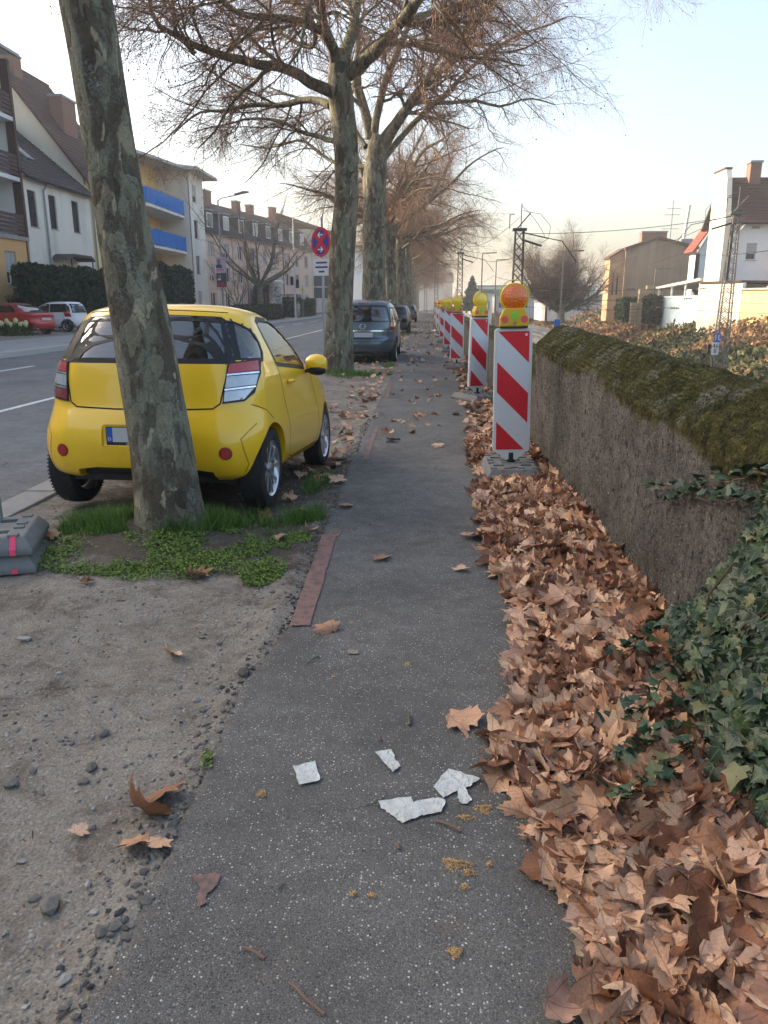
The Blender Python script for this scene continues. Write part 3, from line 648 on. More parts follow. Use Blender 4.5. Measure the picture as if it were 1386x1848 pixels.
lit = link_mesh('leaf_litter', np_mesh('leaf_litter', np.stack([Xl, Yl, heap(Xl, Yl) * .62 - .004 + .01 * vnoise(Xl, Yl, 5, 25, 2)], -1).reshape(-1, 3), grid_faces(*Xl.shape), True), plain('rotting_leaf_litter', (.075, .038, .022), .95, var=.5, vscale=40, bump=.8, bscale=60))
props(lit, 'dark rotting litter underneath the leaf drift', 'leaf litter', kind='stuff')
# lone leaves one can point at
lone = [(688, 1010, .085, 'single pale dry leaf lying alone in the middle of the footpath', .15), (588, 1140, .10, 'curled tan leaf on the footpath beside the end of the red line', .3),
        (838, 1303, .125, 'broad tan leaf stretching farthest onto the footpath from the drift', .12), (292, 1445, .10, 'yellow tan leaf upright at the ragged edge of the asphalt', .6),
        (262, 1482, .15, 'big dark brown rolled leaf on the gravel at the asphalt edge', .9), (248, 1528, .10, 'cracked brown leaf just below the rolled leaf on the gravel', .35), (285, 1532, .055, 'small reddish leaf scrap beside the cracked leaf', .3),
        (312, 1187, .075, 'shrivelled reddish leaf in the middle of the gravel verge', .6), (358, 1042, .10, 'russet leaf at the lower edge of the clover patch', .4), (145, 1502, .045, 'small pale leaf scrap on the gravel at far left', .2),
        (158, 1055, .06, 'light leaf fragment on the earth below the plastic foot', .2), (95, 975, .085, 'brown leaf leaning on the corner of the plastic foot', .7), (832, 1030, .06, 'small brown leaf on the footpath left of the drift', .2),
        (505, 975, .10, 'curled brown leaf on the soil right of the leaning tree', .5), (540, 925, .11, 'russet leaf in the grass right of the leaning tree', .5), (625, 915, .09, 'pale leaf on the path edge beside the grass', .3),
        (980, 1575, .105, 'light tan leaf with spread lobes at the lower left of the drift', .15), (965, 1515, .075, 'narrow pale leaf lying apart from the drift', .2), (480, 940, .10, 'dark leaf curled beside the rear wheel', .6), (520, 905, .10, 'brown leaf beside the yellow car rear tyre', .5), (560, 960, .08, 'brown leaf lying in the weeds by the path edge', .5),
        (590, 862, .12, 'brown leaf in the heap below the yellow car door', .4), (560, 850, .10, 'dark leaf in the heap behind the front wheel', .5), (610, 872, .10, 'wide brown leaf on the dirt by the front wheel', .4), (575, 868, .09, 'folded leaf on the dirt below the car sill', .7), (790, 807, .10, 'small dark leaf on the path level with the first beacon', .4), (705, 797, .09, 'twisted leaf at the centre of the path further on', .5)]
for i, (px, py, s, lab, tl) in enumerate(lone):
    p = on_ground(px, py, 0.0); gz = float(ground_z(p.x, p.y))
    if p.x < float(path_edge(p.y)): p = on_ground(px, py, gz); gz = float(_vz(p.x, p.y))
    rr = random.Random(i + 50)
    put_leaf(p.x, p.y, gz + .012 + s * .30 * tl, s, (rr.uniform(-1, 1) * tl, rr.uniform(-1, 1) * tl, rr.uniform(0, 6.3)), i * 5 + 1, lab, None)

# ================================================================ ivy over the wall
_iv = [(0, 0), (.22, -.10), (.46, .04), (.34, .24), (.56, .42), (.27, .55), (0, 1.0)]
def ivy_leaf(seed):
    r = np.random.default_rng(seed); o = _iv + [(-x, y) for x, y in _iv[1:-1]][::-1]; o = [(x * (1 + r.uniform(-.12, .12)), y + r.uniform(-.04, .04)) for x, y in o]
    v = np.array([(x, y, .16 * abs(x) - .28 * y * y + .05 * r.normal()) for x, y in o] + [(0, .33, .015)]); n = len(o)
    return v * np.array([1.15, 1, 1]), np.array([(n, i, (i + 1) % n) for i in range(n)])
def m_ivy():
    N = NB('ivy_leaf'); at = N.n('ShaderNodeAttribute', attribute_name='tone'); oi = N.n('ShaderNodeObjectInfo')
    t = N.math('FRACT', N.math('ADD', at.outputs['Fac'], oi.outputs['Random']))
    c = N.ramp(t, [(0, (.008, .020, .009)), (.4, (.016, .038, .018)), (.75, (.030, .060, .027)), (.9, (.065, .10, .042)), (.97, (.14, .13, .05)), (1, (.05, .035, .018))])
    uv = N.n('ShaderNodeUVMap'); uv.uv_map = 'uv'; sp = N.n('ShaderNodeSeparateXYZ'); N.l(uv.outputs[0], sp.inputs[0])
    ang = N.math('ABSOLUTE', N.math('ARCTAN2', sp.outputs[0], N.math('ADD', sp.outputs[1], .05))); rr = N.math('SQRT', N.math('ADD', N.math('MULTIPLY', sp.outputs[0], sp.outputs[0]), N.math('MULTIPLY', sp.outputs[1], sp.outputs[1])))
    vein = N.ramp(N.math('MULTIPLY', N.math('PINGPONG', ang, .42), rr), [(.012, 1.0), (.035, 0.0)])
    c = N.mix(N.math('MULTIPLY', vein, .4), c, (.15, .20, .11)); c = N.mix(.5, c, N.ramp(N.noise(60, 3, .6), [(.3, .3), (.7, .8)]), 'OVERLAY')
    N.base(c, .45, 0, .4); N.bump(vein, .3, .002); return N.m
MAT_IVY = m_ivy()
IV = [ivy_leaf(s) for s in range(6)]
def ivy_bound(z): return np.interp(z, [0, .1, .4, .7, .9, 1.05, 1.2], [3.42, 3.32, 2.78, 2.52, 2.44, 2.40, 2.34])
n = 4800
iz = 1.22 * RNG.random(n); iy = 1.45 + (ivy_bound(iz) - 1.45) * (1 - RNG.random(n) ** 1.5 * .98)
bulge = np.interp(iy, [1.4, 2.1, 2.5, 2.9, 3.3, 3.6], [.20, .22, .16, .08, .03, .0]) * np.clip(1.0 - iz, 0, 1) ** 1.3 * (1 + .5 * vnoise(iy, iz, 44, 3.0, 3)) + .03
depth = RNG.random(n) ** 2.2
ix = 1.15 - bulge * (1 - depth); ix = np.where(iz > 1.0, 1.15 + (iz - 1.0) * .9 - .03, ix)
face = np.arctan2(-.55 + 0 * iy, -.80)                              # leaves look out to the path and towards the viewer
def ivy_R(m, spread=.45):
    """leaf plane faces -X/-Y, tip hangs down"""
    a = RNG.normal(RAD(-62), spread, m); b = RNG.normal(RAD(58), .42, m); c = RNG.normal(0, .75, m)
    # start: leaf in XY, tip +Y, normal +Z ; spin in plane, tip it up, turn round Z
    Rc = rotmats(c + math.pi, 0 * c, 0 * c); Rb = rotmats(0 * b, 0 * b, b); Ra = rotmats(a, 0 * a, 0 * a)
    return np.einsum('nij,njk,nkl->nil', Ra, Rb, Rc)
R = ivy_R(n); isz = np.clip(RNG.normal(.040, .012, n), .018, .07) * np.interp(iy, [1.5, 2.5, 3.5], [1.15, 1.05, .8])
# trailing shoots over the leaves and along the wall
shoots = [[(1386, 855, 1.10), (1300, 868, 1.10), (1235, 885, 1.10), (1165, 882, 1.10)], [(1386, 905, 1.10), (1300, 905, 1.10), (1250, 900, 1.12), (1200, 905, 1.12)]]
trail = [[(1.02, 2.75, .25), (.92, 2.60, .18), (.80, 2.45, .13), (.66, 2.38, .10)], [(.98, 2.45, .20), (.86, 2.30, .15), (.72, 2.18, .13), (.60, 2.12, .10)], [(.95, 2.30, .16), (.80, 2.08, .15), (.68, 1.98, .13), (.56, 1.94, .09)], [(1.0, 2.95, .22), (.90, 2.90, .16), (.78, 2.84, .13)], [(1.05, 2.6, .4), (.95, 2.4, .32), (.90, 2.15, .2)]]
for sh in shoots: trail.append([tuple(at_x(px, py, X)) for px, py, X in sh])
ivy = thing('ivy', 'dark green ivy climbing over the right end of the mossy wall', 'ivy')
MAT_STEM = plain('ivy_stem', (.13, .095, .06), .8, var=.3, vscale=30)
tp = []
for i, tr in enumerate(trail):
    pts = [Vector(p) for p in tr]; dense = []
    for a_, b_ in zip(pts[:-1], pts[1:]):
        for k_ in range(6): dense.append(a_.lerp(b_, k_ / 6) + Vector(RNG.normal(0, .006, 3)))
    dense.append(pts[-1]); MB().tube(dense, np.linspace(.004, .0015, len(dense)), 5).build('stem', MAT_STEM, ivy, True)
    for q in dense:
        for _ in range(2): tp.append((q.x + RNG.normal(0, .02), q.y + RNG.normal(0, .02), q.z + .015 + abs(RNG.normal(0, .012))))
for k_ in range(16):
    y0 = RNG.uniform(1.6, 2.7); p0 = Vector((1.10, y0 + .3, RNG.uniform(0, .1))); p1 = Vector((1.14, y0 - RNG.uniform(.1, .5), .95)); mid = p0.lerp(p1, .5) + Vector((-.12 * RNG.random(), RNG.normal(0, .1), 0))
    MB().tube([p0, p0.lerp(mid, .5) + Vector(RNG.normal(0, .02, 3)), mid, mid.lerp(p1, .5) + Vector(RNG.normal(0, .02, 3)), p1], [.006, .005, .0045, .004, .003], 5).build('stem', MAT_STEM, ivy, True)
tp = np.array(tp); m = len(tp); Rt = rotmats(RNG.uniform(0, 6.3, m), RNG.normal(0, .4, m), RNG.normal(.2, .4, m)); ts = RNG.uniform(.03, .055, m)
AP = np.r_[np.stack([ix, iy, iz], -1), tp]; AR = np.r_[R, Rt]; AS = np.r_[isz, ts]; AD = np.r_[depth, np.zeros(m)]
scr = (AD < .25) * AS / np.hypot(AP[:, 0], AP[:, 1]); scr[AP[:, 0] > .475 * (AP[:, 1] * .96 + .4 - .26 * (AP[:, 2])) - .02] = 0
sel = np.zeros(len(AP), bool); sel[np.argsort(-scr)[:298]] = True
IVM = []
for v, f in IV:
    me = np_mesh('leaf', v, f, True); set_tone(me, 0.0); l = me.uv_layers.new(name='uv'); l.data.foreach_set('uv', v[f.ravel()][:, :2].astype(np.float32).ravel()); me.materials.append(MAT_IVY); IVM.append(me)
for i in np.nonzero(sel)[0]:
    o = link_mesh('leaf', IVM[i % 6], None, ivy); M4 = Matrix(AR[i].tolist()).to_4x4(); M4.translation = Vector(AP[i]); o.matrix_local = M4 @ Matrix.Scale(float(AS[i]), 4)
rs = np.nonzero(~sel)[0]
fo = link_mesh('foliage', scatter('foliage', IV[0][0], IV[0][1], AP[rs], AR[rs], AS[rs], RNG.random(len(rs)) * .9, True, IV[0][0][:, :2]), MAT_IVY, ivy); fo['kind'] = 'stuff'
# ================================================================ cars
def m_paint(name, col, metal=0.0, rough=.32, dirt=.25):
    N = NB(name); co = N.co()
    d = N.ramp(N.noise(3.2, 6, .7, co), [(.5, 0.0), (.8, dirt)])
    geo = N.n('ShaderNodeSeparateXYZ'); N.l(N.co(), geo.inputs[0])
    low = N.math('MULTIPLY', N.ramp(geo.outputs[2], [(.18, 1.0), (.60, 0.0)]), N.ramp(N.noise(7, 5, .7, co), [(.35, 0.0), (.75, .45)]))
    c = N.mix(N.math('MAXIMUM', N.math('MULTIPLY', d, .35), low), col, tuple(x * .35 + .045 for x in col))
    N.base(c, N.mix(d, rough, .6), metal, .5)
    N.b.inputs['Coat Weight'].default_value = .8; N.b.inputs['Coat Roughness'].default_value = .07
    N.bump(N.noise(1.6, 2, .5, co), .02, .02); return N.m
MAT_BLACK = plain('black_plastic', (.012, .012, .013), .55, var=.3, vscale=20)
MAT_SEAM = plain('panel_gap', (.006, .006, .006), .9)
MAT_TYRE = plain('tyre_rubber', (.016, .016, .016), .88, var=.35, vscale=22, bump=.5, bscale=70, dirt=(.06, .055, .05))
MAT_RIM = plain('cast_alloy', (.55, .56, .58), .28, .9, var=.1, vscale=8)
MAT_CHROME = plain('chrome_trim', (.75, .76, .78), .15, 1.0)
MAT_RED = plain('red_lens', (.42, .012, .016), .12, 0, .6, coat=1.0)
MAT_DRED = plain('dark_red_lens', (.20, .014, .02), .12, 0, .6, coat=1.0)
MAT_CLEAR = plain('clear_lens', (.42, .45, .48), .10, .35, .6, var=.3, vscale=30, coat=1.0)
MAT_PLATE = plain('number_plate', (.50, .52, .54), .45, var=.05, vscale=10)
MAT_EUBLUE = plain('plate_blue', (.015, .10, .45), .45)
MAT_SEAT = plain('car_seat_cloth', (.022, .022, .024), .9, var=.2, vscale=12)
MAT_GLASS = glass('tinted_rear_glass', (.58, .68, .70), .13)
MAT_SCREEN = glass('clear_car_glass', (.80, .90, .88), .03)
MAT_DKGLASS = plain('dark_car_glass', (.010, .013, .016), .05, 0, .6)

def smooth_levels(L, n):
    L = np.array(L, float); m = len(L); t = np.linspace(0, m - 1, n); i = np.clip(t.astype(int), 0, m - 2); u = (t - i)[:, None]
    P = np.vstack([2 * L[0] - L[1], L, 2 * L[-1] - L[-2]]); a, b, c, d = P[i], P[i + 1], P[i + 2], P[i + 3]
    tau = .42
    return b + (tau * (c - a)) * u + (2 * tau * a + (tau - 3) * b + (3 - 2 * tau) * c - tau * d) * u ** 2 + (-tau * a + (2 - tau) * b + (tau - 2) * c + tau * d) * u ** 3
def shell(levels, n_ang=128, n_lev=84, flares=(), taper=(0, 0), inset=0.0, zmin=None):
    """body as horizontal outlines stacked in z; level = (z, y_rear, y_front, half_width, squareness)"""
    Lv = smooth_levels(levels, n_lev); A = np.linspace(0, 2 * np.pi, n_ang, endpoint=False)
    ca, sa = np.cos(A), np.sin(A); V = []
    y_lo, y_hi = Lv[:, 1].min(), Lv[:, 2].max()
    for z, yr, yf, w, ex in Lv:
        if inset: yr, yf, w = yr + inset, yf - inset, w - inset
        yc, h = (yr + yf) / 2, max((yf - yr) / 2, .01)
        if ex < 1.5:                                            # rounded rectangle with corner radius ex
            rc = min(ex, w * .97, h * .97); q = n_ang // 8; aa = np.linspace(0, np.pi / 2, q, endpoint=False); ls = np.linspace(0, 1, q, endpoint=False)
            X_, Y_ = [], []
            for k_, (cx_, cy_) in enumerate(((w - rc, h - rc), (-(w - rc), h - rc), (-(w - rc), -(h - rc)), (w - rc, -(h - rc)))):
                X_.append(cx_ + rc * np.cos(aa + k_ * np.pi / 2)); Y_.append(cy_ + rc * np.sin(aa + k_ * np.pi / 2))
                nx_, ny_ = ((-(w - rc), h - rc), (-(w - rc), -(h - rc)), (w - rc, -(h - rc)), (w - rc, h - rc))[k_]; e_ = k_ * np.pi / 2 + np.pi / 2
                x0_, y0_, x1_, y1_ = cx_ + rc * np.cos(e_), cy_ + rc * np.sin(e_), nx_ + rc * np.cos(e_), ny_ + rc * np.sin(e_); X_.append(x0_ + (x1_ - x0_) * ls); Y_.append(y0_ + (y1_ - y0_) * ls)
            x, y = np.concatenate(X_), np.concatenate(Y_); bl_ = min(.05, h * .1); y = y - np.sign(y) * bl_ * (x / w) ** 2 * np.clip(np.abs(y) / h * 2 - 1, 0, 1); y = yc + y
        else: x = w * np.sign(ca) * np.abs(ca) ** (2 / ex); y = yc + h * np.sign(sa) * np.abs(sa) ** (2 / ex)
        s = (y - y_lo) / (y_hi - y_lo)
        x = x * (1 - taper[0] * np.clip((.30 - s) / .30, 0, 1) ** 1.8 - taper[1] * np.clip((s - .62) / .38, 0, 1) ** 1.8)
        for fy, amp, wy, zc, wz in flares:
            x = x + np.sign(x) * amp * np.exp(-((y - fy) / wy) ** 2) * np.exp(-((z - zc) / wz) ** 2) * np.clip(np.abs(x) / max(w, .1) * 1.6 - .6, 0, 1)
        V.append(np.stack([x, y, np.full_like(x, z - (inset * .8 if inset and z > 1.2 else 0))], -1))
    V = np.concatenate(V); k = n_ang; nl = len(Lv)
    F = [(i * k + j, i * k + (j + 1) % k, (i + 1) * k + (j + 1) % k, (i + 1) * k + j) for i in range(nl - 1) for j in range(k)]
    F += [tuple(range(k))[::-1], tuple(range((nl - 1) * k, nl * k))]
    me = bpy.data.meshes.new('shell'); me.from_pydata(V.tolist(), [], F)
    bm = bmesh.new(); bm.from_mesh(me); bmesh.ops.recalc_face_normals(bm, faces=bm.faces); bm.to_mesh(me); bm.free()
    return me
def boolean(me, cutters):
    """me minus every cutter mesh"""
    o = bpy.data.objects.new('work', me); COL.objects.link(o); tmp = []
    for c in cutters:
        co = bpy.data.objects.new('cut', c); COL.objects.link(co); tmp.append(co)
        md = o.modifiers.new('b', 'BOOLEAN'); md.operation = 'DIFFERENCE'; md.object = co; md.solver = 'MANIFOLD'
    dg = bpy.context.evaluated_depsgraph_get(); dg.update(); out = bpy.data.meshes.new_from_object(o.evaluated_get(dg))
    for t in tmp + [o]: bpy.data.objects.remove(t)
    out.materials.clear(); out.polygons.foreach_set('use_smooth', [True] * len(out.polygons)); out.set_sharp_from_angle(angle=RAD(32)); out.update(); return out
class Skin:
    """puts flat 2-D outlines onto a body surface"""
    def __init__(s, me): s.t = BVHTree.FromPolygons([v.co for v in me.vertices], [p.vertices for p in me.polygons])
    def hit(s, a, b, view):
        far = 6.0
        o, d = {'rear': (Vector((a, -far, b)), Vector((0, 1, 0))), 'front': (Vector((a, far + 3, b)), Vector((0, -1, 0))), 'right': (Vector((far, a, b)), Vector((-1, 0, 0))), 'left': (Vector((-far, a, b)), Vector((1, 0, 0)))}[view]
        p, n, *_ = s.t.ray_cast(o, d)
        if p is None:
            p, n, *_ = s.t.find_nearest(o + d * far)
        return p, n
    def patch(s, name, poly, view, mat, parent, off=.003, step=.05, thick=0.0):
        """filled outline; poly is (x,z) seen from rear/front, (y,z) seen from a side"""
        P = [Vector(p) for p in poly]; out = []
        for i in range(len(P)):
            a, b = P[i], P[(i + 1) % len(P)]; k = max(1, int((b - a).length / step))
            out += [a.lerp(b, j / k) for j in range(k)]
        n = len(out); xs = [p.x for p in P]; zs = [p.y for p in P]; pts = list(out)
        x = min(xs) + step / 2
        while x < max(xs):
            z = min(zs) + step / 2
            while z < max(zs):
                ins = False
                for i in range(len(P)):
                    a, b = P[i], P[(i + 1) % len(P)]
                    if (a.y > z) != (b.y > z) and x < (b.x - a.x) * (z - a.y) / (b.y - a.y) + a.x: ins = not ins
                if ins and min((Vector((x, z)) - q).length for q in out) > step * .4: pts.append(Vector((x, z)))
                z += step
            x += step
        vs, es, fs, *_ = delaunay_2d_cdt(pts, [(i, (i + 1) % n) for i in range(n)], [], 1, 1e-6)
        V = []; Nn = []
        for p in vs:
            q, nn = s.hit(p.x, p.y, view); V.append(q + nn * off); Nn.append(nn)
        me = bpy.data.meshes.new(name)
        if thick:
            m = len(V); V2 = V + [v - nn * thick for v, nn in zip(V, Nn)]; F = [tuple(f) for f in fs]
            edge = {}
            for f in fs:
                for i in range(len(f)):
                    e = (f[i], f[(i + 1) % len(f)]); edge[e] = edge.get(e, 0) + 1
            F += [(a, b, b + m, a + m)[::-1] for (a, b) in edge if (b, a) not in edge]
            me.from_pydata([tuple(v) for v in V2], [], F)
        else: me.from_pydata([tuple(v) for v in V], [], fs)
        bm = bmesh.new(); bm.from_mesh(me); bmesh.ops.recalc_face_normals(bm, faces=bm.faces)
        if bm.faces and not thick:
            f0 = max(bm.faces, key=lambda f: f.calc_area()); q, nn = s.t.find_nearest(f0.calc_center_median())[:2]
            if f0.normal.dot(nn) < 0: bmesh.ops.reverse_faces(bm, faces=bm.faces)
        bm.to_mesh(me); bm.free()
        me.polygons.foreach_set('use_smooth', [True] * len(me.polygons))
        if thick: me.set_sharp_from_angle(angle=RAD(50))
        return link_mesh(name, me, mat, parent)
    def line(s, name, pts, view, mat, parent, w=.006, off=.0015):
        P = [Vector(p) for p in pts]; D = []
        for a, b in zip(P[:-1], P[1:]):
            k = max(1, int((b - a).length / .04)); D += [a.lerp(b, j / k) for j in range(k)]
        D.append(P[-1]); V = []; F = []
        for i, p in enumerate(D):
            t = (D[min(i + 1, len(D) - 1)] - D[max(i - 1, 0)]).normalized(); nrm = Vector((-t.y, t.x)) * w / 2
            for q in (p + nrm, p - nrm):
                h, nn = s.hit(q.x, q.y, view); V.append(tuple(h + nn * off))
        F = [(2 * i, 2 * i + 1, 2 * i + 3, 2 * i + 2) for i in range(len(D) - 1)]
        me = bpy.data.meshes.new(name); me.from_pydata(V, [], F); return link_mesh(name, me, mat, parent)
def wheel(parent, x, y, R, width, rim_r, side, spokes=9, loc_z=None, rimmat=None, simple=False):
    """a wheel part: tyre, rim, spokes and hub underneath it"""
    z = R if loc_z is None else loc_z
    w = width / 2; s = side
    prof = [(rim_r, -w * .85), (rim_r + .012, -w), (R - .035, -w * 1.02), (R - .012, -w * .88), (R, -w * .6), (R + .001, 0), (R, w * .6), (R - .012, w * .88), (R - .035, w * 1.02), (rim_r + .012, w), (rim_r, w * .85)]
    m = MB(); m.lathe(prof, 48, 'x', caps=False)
    root = m.build('wheel', MAT_TYRE, parent, True, loc=(x, y, z))
    rm = rimmat or MAT_RIM
    m = MB(); m.lathe([(rim_r, -w * .9), (rim_r - .012, -w * .6), (rim_r - .02, w * .45), (rim_r - .012, w * .8), (rim_r + .006, w * .98), (rim_r + .004, w * .86)], 40, 'x', caps=False)
    if s < 0: m.v = [(-p[0], p[1], p[2]) for p in m.v]
    m.build('rim', rm, root, True)
    MB().lathe([(.0, -w * .2 * s), (rim_r - .02, -w * .2 * s), (rim_r - .02, -w * .1 * s), (0.0, -w * .1 * s)], 24, 'x').build('brake_disc', MAT_BLACK, root)
    m = MB()
    for k in range(spokes):
        a = 2 * math.pi * k / spokes; ca, sa = math.cos(a), math.sin(a); tx, tz = -sa, ca
        v = []
        for rr, hw, d in ((.03, .020, .70), (rim_r * .55, .013, .80), (rim_r - .008, .021, .88)):
            for e, xx in ((-1, d), (1, d), (1, d - .22), (-1, d - .22)): v.append((xx * w * s, ca * rr + tx * hw * e, sa * rr + tz * hw * e))
        m.add(v, [(0, 1, 5, 4), (1, 2, 6, 5), (2, 3, 7, 6), (3, 0, 4, 7), (4, 5, 9, 8), (5, 6, 10, 9), (6, 7, 11, 10), (7, 4, 8, 11), (8, 9, 10, 11)])
    m.build('spokes', rm, root, False, bevel=0 if simple else .002)
    MB().lathe([(.038, w * .5 * s), (.038, w * .86 * s), (.028, w * .92 * s), (0, w * .93 * s)], 16, 'x').build('hub_cap', rm, root, True)
    return root
def tread(parent, R, width):
    m = MB(); w = width / 2
    for k in range(66):
        a = 2 * math.pi * k / 66
        for e in (-1, 1):
            v = []
            for xx, sh in ((e * .012, 0), (e * w * .96, .05)):
                for da in (-.018, .018):
                    for rr in (R - .004, R + .005 - (.010 if abs(xx) > w * .5 else 0)): v.append((xx, math.cos(a + da + sh) * rr, math.sin(a + da + sh) * rr))
            m.add(v, [(1, 3, 7, 5), (0, 1, 5, 4), (2, 6, 7, 3), (4, 5, 7, 6), (0, 2, 3, 1)])
    m.build('tread', MAT_TYRE, parent)
def ell(cx, cz, rx, rz, n=20, a0=0, a1=2 * math.pi): return [(cx + rx * math.cos(a0 + (a1 - a0) * i / n), cz + rz * math.sin(a0 + (a1 - a0) * i / n)) for i in range(n)]

# ---------------------------------------------------------------- the yellow city car
CAR_LOC = (-1.945, 5.58, .012); CAR_YAW = RAD(-4.0); CAR_PITCH = RAD(-2.6)
car = thing('city_car', 'small bright yellow city car parked behind the leaning tree trunk', 'car', CAR_LOC, (CAR_PITCH, 0, CAR_YAW))
MAT_YEL = m_paint('yellow_car_paint', (.95, .57, .008), 0, .34, .3)
LV = [(.26, -.36, 2.36, .775, .22), (.30, -.415, 2.44, .808, .23), (.38, -.448, 2.50, .826, .24), (.50, -.462, 2.52, .834, .25), (.60, -.452, 2.51, .836, .27), (.70, -.415, 2.47, .826, .29), (.76, -.385, 2.40, .818, .28),
      (.82, -.37, 2.28, .812, .27), (.88, -.36, 2.08, .806, .27), (.94, -.35, 1.86, .798, .28), (1.00, -.338, 1.62, .788, .29), (1.08, -.318, 1.46, .768, .30), (1.18, -.28, 1.30, .735, .31), (1.28, -.23, 1.12, .695, .32), (1.36, -.185, .96, .658, .33),
      (1.42, -.15, .80, .615, .34), (1.455, -.11, .68, .555, .36), (1.478, -.03, .54, .45, .36), (1.492, .10, .40, .27, .25), (1.495, .20, .30, .06, .05)]
FL = ((0.0, .022, .40, .46, .20), (2.0, .040, .36, .46, .20))
sh = shell(LV, 160, flares=FL, taper=(.035, .12)); sk = Skin(sh)
REARW = [(-.635, 1.07), (.635, 1.07), (.59, 1.20), (.53, 1.37), (.49, 1.395), (0, 1.412), (-.49, 1.395), (-.53, 1.37), (-.59, 1.20)]
SIDEQ = [(-.27, 1.095), (.02, 1.095), (.075, 1.15), (.08, 1.22), (.04, 1.31), (-.05, 1.37), (-.155, 1.375), (-.22, 1.28)]
DOORW = [(.33, 1.055), (1.20, 1.00), (1.22, 1.03), (1.02, 1.20), (.80, 1.325), (.60, 1.385), (.32, 1.39), (.22, 1.36), (.235, 1.26)]
FRONTW = [(-.60, 1.03), (.60, 1.03), (.56, 1.20), (.50, 1.36), (-.50, 1.36), (-.56, 1.20)]
cut = []
cav = shell([l for l in LV if l[0] > .5][:-2], 96, 50, (), (.035, .12), .07); cut.append(cav)
def prism_me(poly, d0, d1, axis): return MB().prism(poly, d0, d1, axis).mesh('cut')
cut += [prism_me(REARW, -.8, .10, 'y'), prism_me(FRONTW, .75, 2.4, 'y')]
for s in (-1, 1):
    cut += [prism_me(SIDEQ, s * .45, s * 1.2, 'x'), prism_me(DOORW, s * .45, s * 1.2, 'x')]
    for y in (0.0, 2.0):
        cut.append(MB().lathe([(.326, .52 * s), (.326, 1.2 * s)], 48, 'x', (0, y, .315)).mesh('cut'))
cut.append(prism_me([(-.56, .1), (.56, .1), (.50, .325), (.35, .345), (-.35, .345), (-.50, .325)], -.8, .35, 'y'))
cut.append(MB().box(-.29, .29, -.52, -.425, .495, .655).mesh('cut', bevel=.02))
body = link_mesh('body', boolean(sh, cut), MAT_YEL, car)
MB().box(-.62, .62, -.25, 2.2, .22, .30).build('underside', MAT_BLACK, car)
m = MB().box(-.60, .60, -.30, -.12, .27, .42); m.build('rear_valance', MAT_BLACK, car, bevel=.03)
# glass
sk.patch('rear_window', REARW, 'rear', MAT_GLASS, car, -.004); sk.patch('windscreen', FRONTW, 'front', MAT_SCREEN, car, -.004)
for s, vw in ((1, 'right'), (-1, 'left')):
    sk.patch('quarter_window', SIDEQ, vw, MAT_GLASS, car, -.004); sk.patch('door_window', DOORW, vw, MAT_SCREEN, car, -.004)
# black surrounds round the glass
def band(poly, grow):
    c = Vector((sum(p[0] for p in poly) / len(poly), sum(p[1] for p in poly) / len(poly))); return poly + [poly[0]]
sk.line('window_frit', band(REARW, 0), 'rear', MAT_BLACK, car, .075, -.001)
for vw in ('right', 'left'):
    sk.line('window_seal', band(SIDEQ, 0), vw, MAT_BLACK, car, .03, .001); sk.line('window_seal', band(DOORW, 0), vw, MAT_BLACK, car, .035, .001)
    sk.line('pillar_trim', [(-.30, 1.075), (-.235, 1.20), (-.17, 1.39)], vw, MAT_BLACK, car, .06, .0015)
    sk.line('door_gap', [(.345, 1.03), (.40, .80), (.47, .55), (.50, .32), (.62, .30), (1.50, .30), (1.60, .40), (1.58, .62), (1.40, .98)], vw, MAT_SEAM, car, .007)
    sk.line('bumper_gap', [(-.24, .79), (-.10, .74), (.02, .67)], vw, MAT_SEAM, car, .006)
    sk.line('sill_moulding', [(.62, .285), (1.55, .285)], vw, MAT_YEL, car, .03, .012)
    h = sk.patch('handle_recess', ell(.62, .905, .075, .048), vw, MAT_YEL, car, .0035, .03)
    p, nn = sk.hit(.61, .915, vw); hs = 1 if vw == 'right' else -1
    MB().tube([(p.x + .012 * hs, .54, .915), (p.x + .034 * hs, .57, .918), (p.x + .036 * hs, .65, .914), (p.x + .012 * hs, .685, .908)], [.010, .014, .014, .010], 10).build('door_handle', MAT_YEL, car, True)
sk.line('hatch_gap', [(-.60, 1.06), (-.550, .80), (-.50, .765), (-.20, .755), (.20, .755), (.50, .765), (.550, .80), (.60, 1.06)], 'rear', MAT_SEAM, car, .010)
sk.line('roof_gap', [(-.52, 1.425), (0, 1.445), (.52, 1.425)], 'rear', MAT_SEAM, car, .005)
for s in (-1, 1): sk.line('bumper_crease', [(s * .78, .66), (s * .70, .56), (s * .74, .38), (s * .70, .30)], 'rear', plain('bumper_shadow_line', (.45, .25, .004), .4), car, .008)
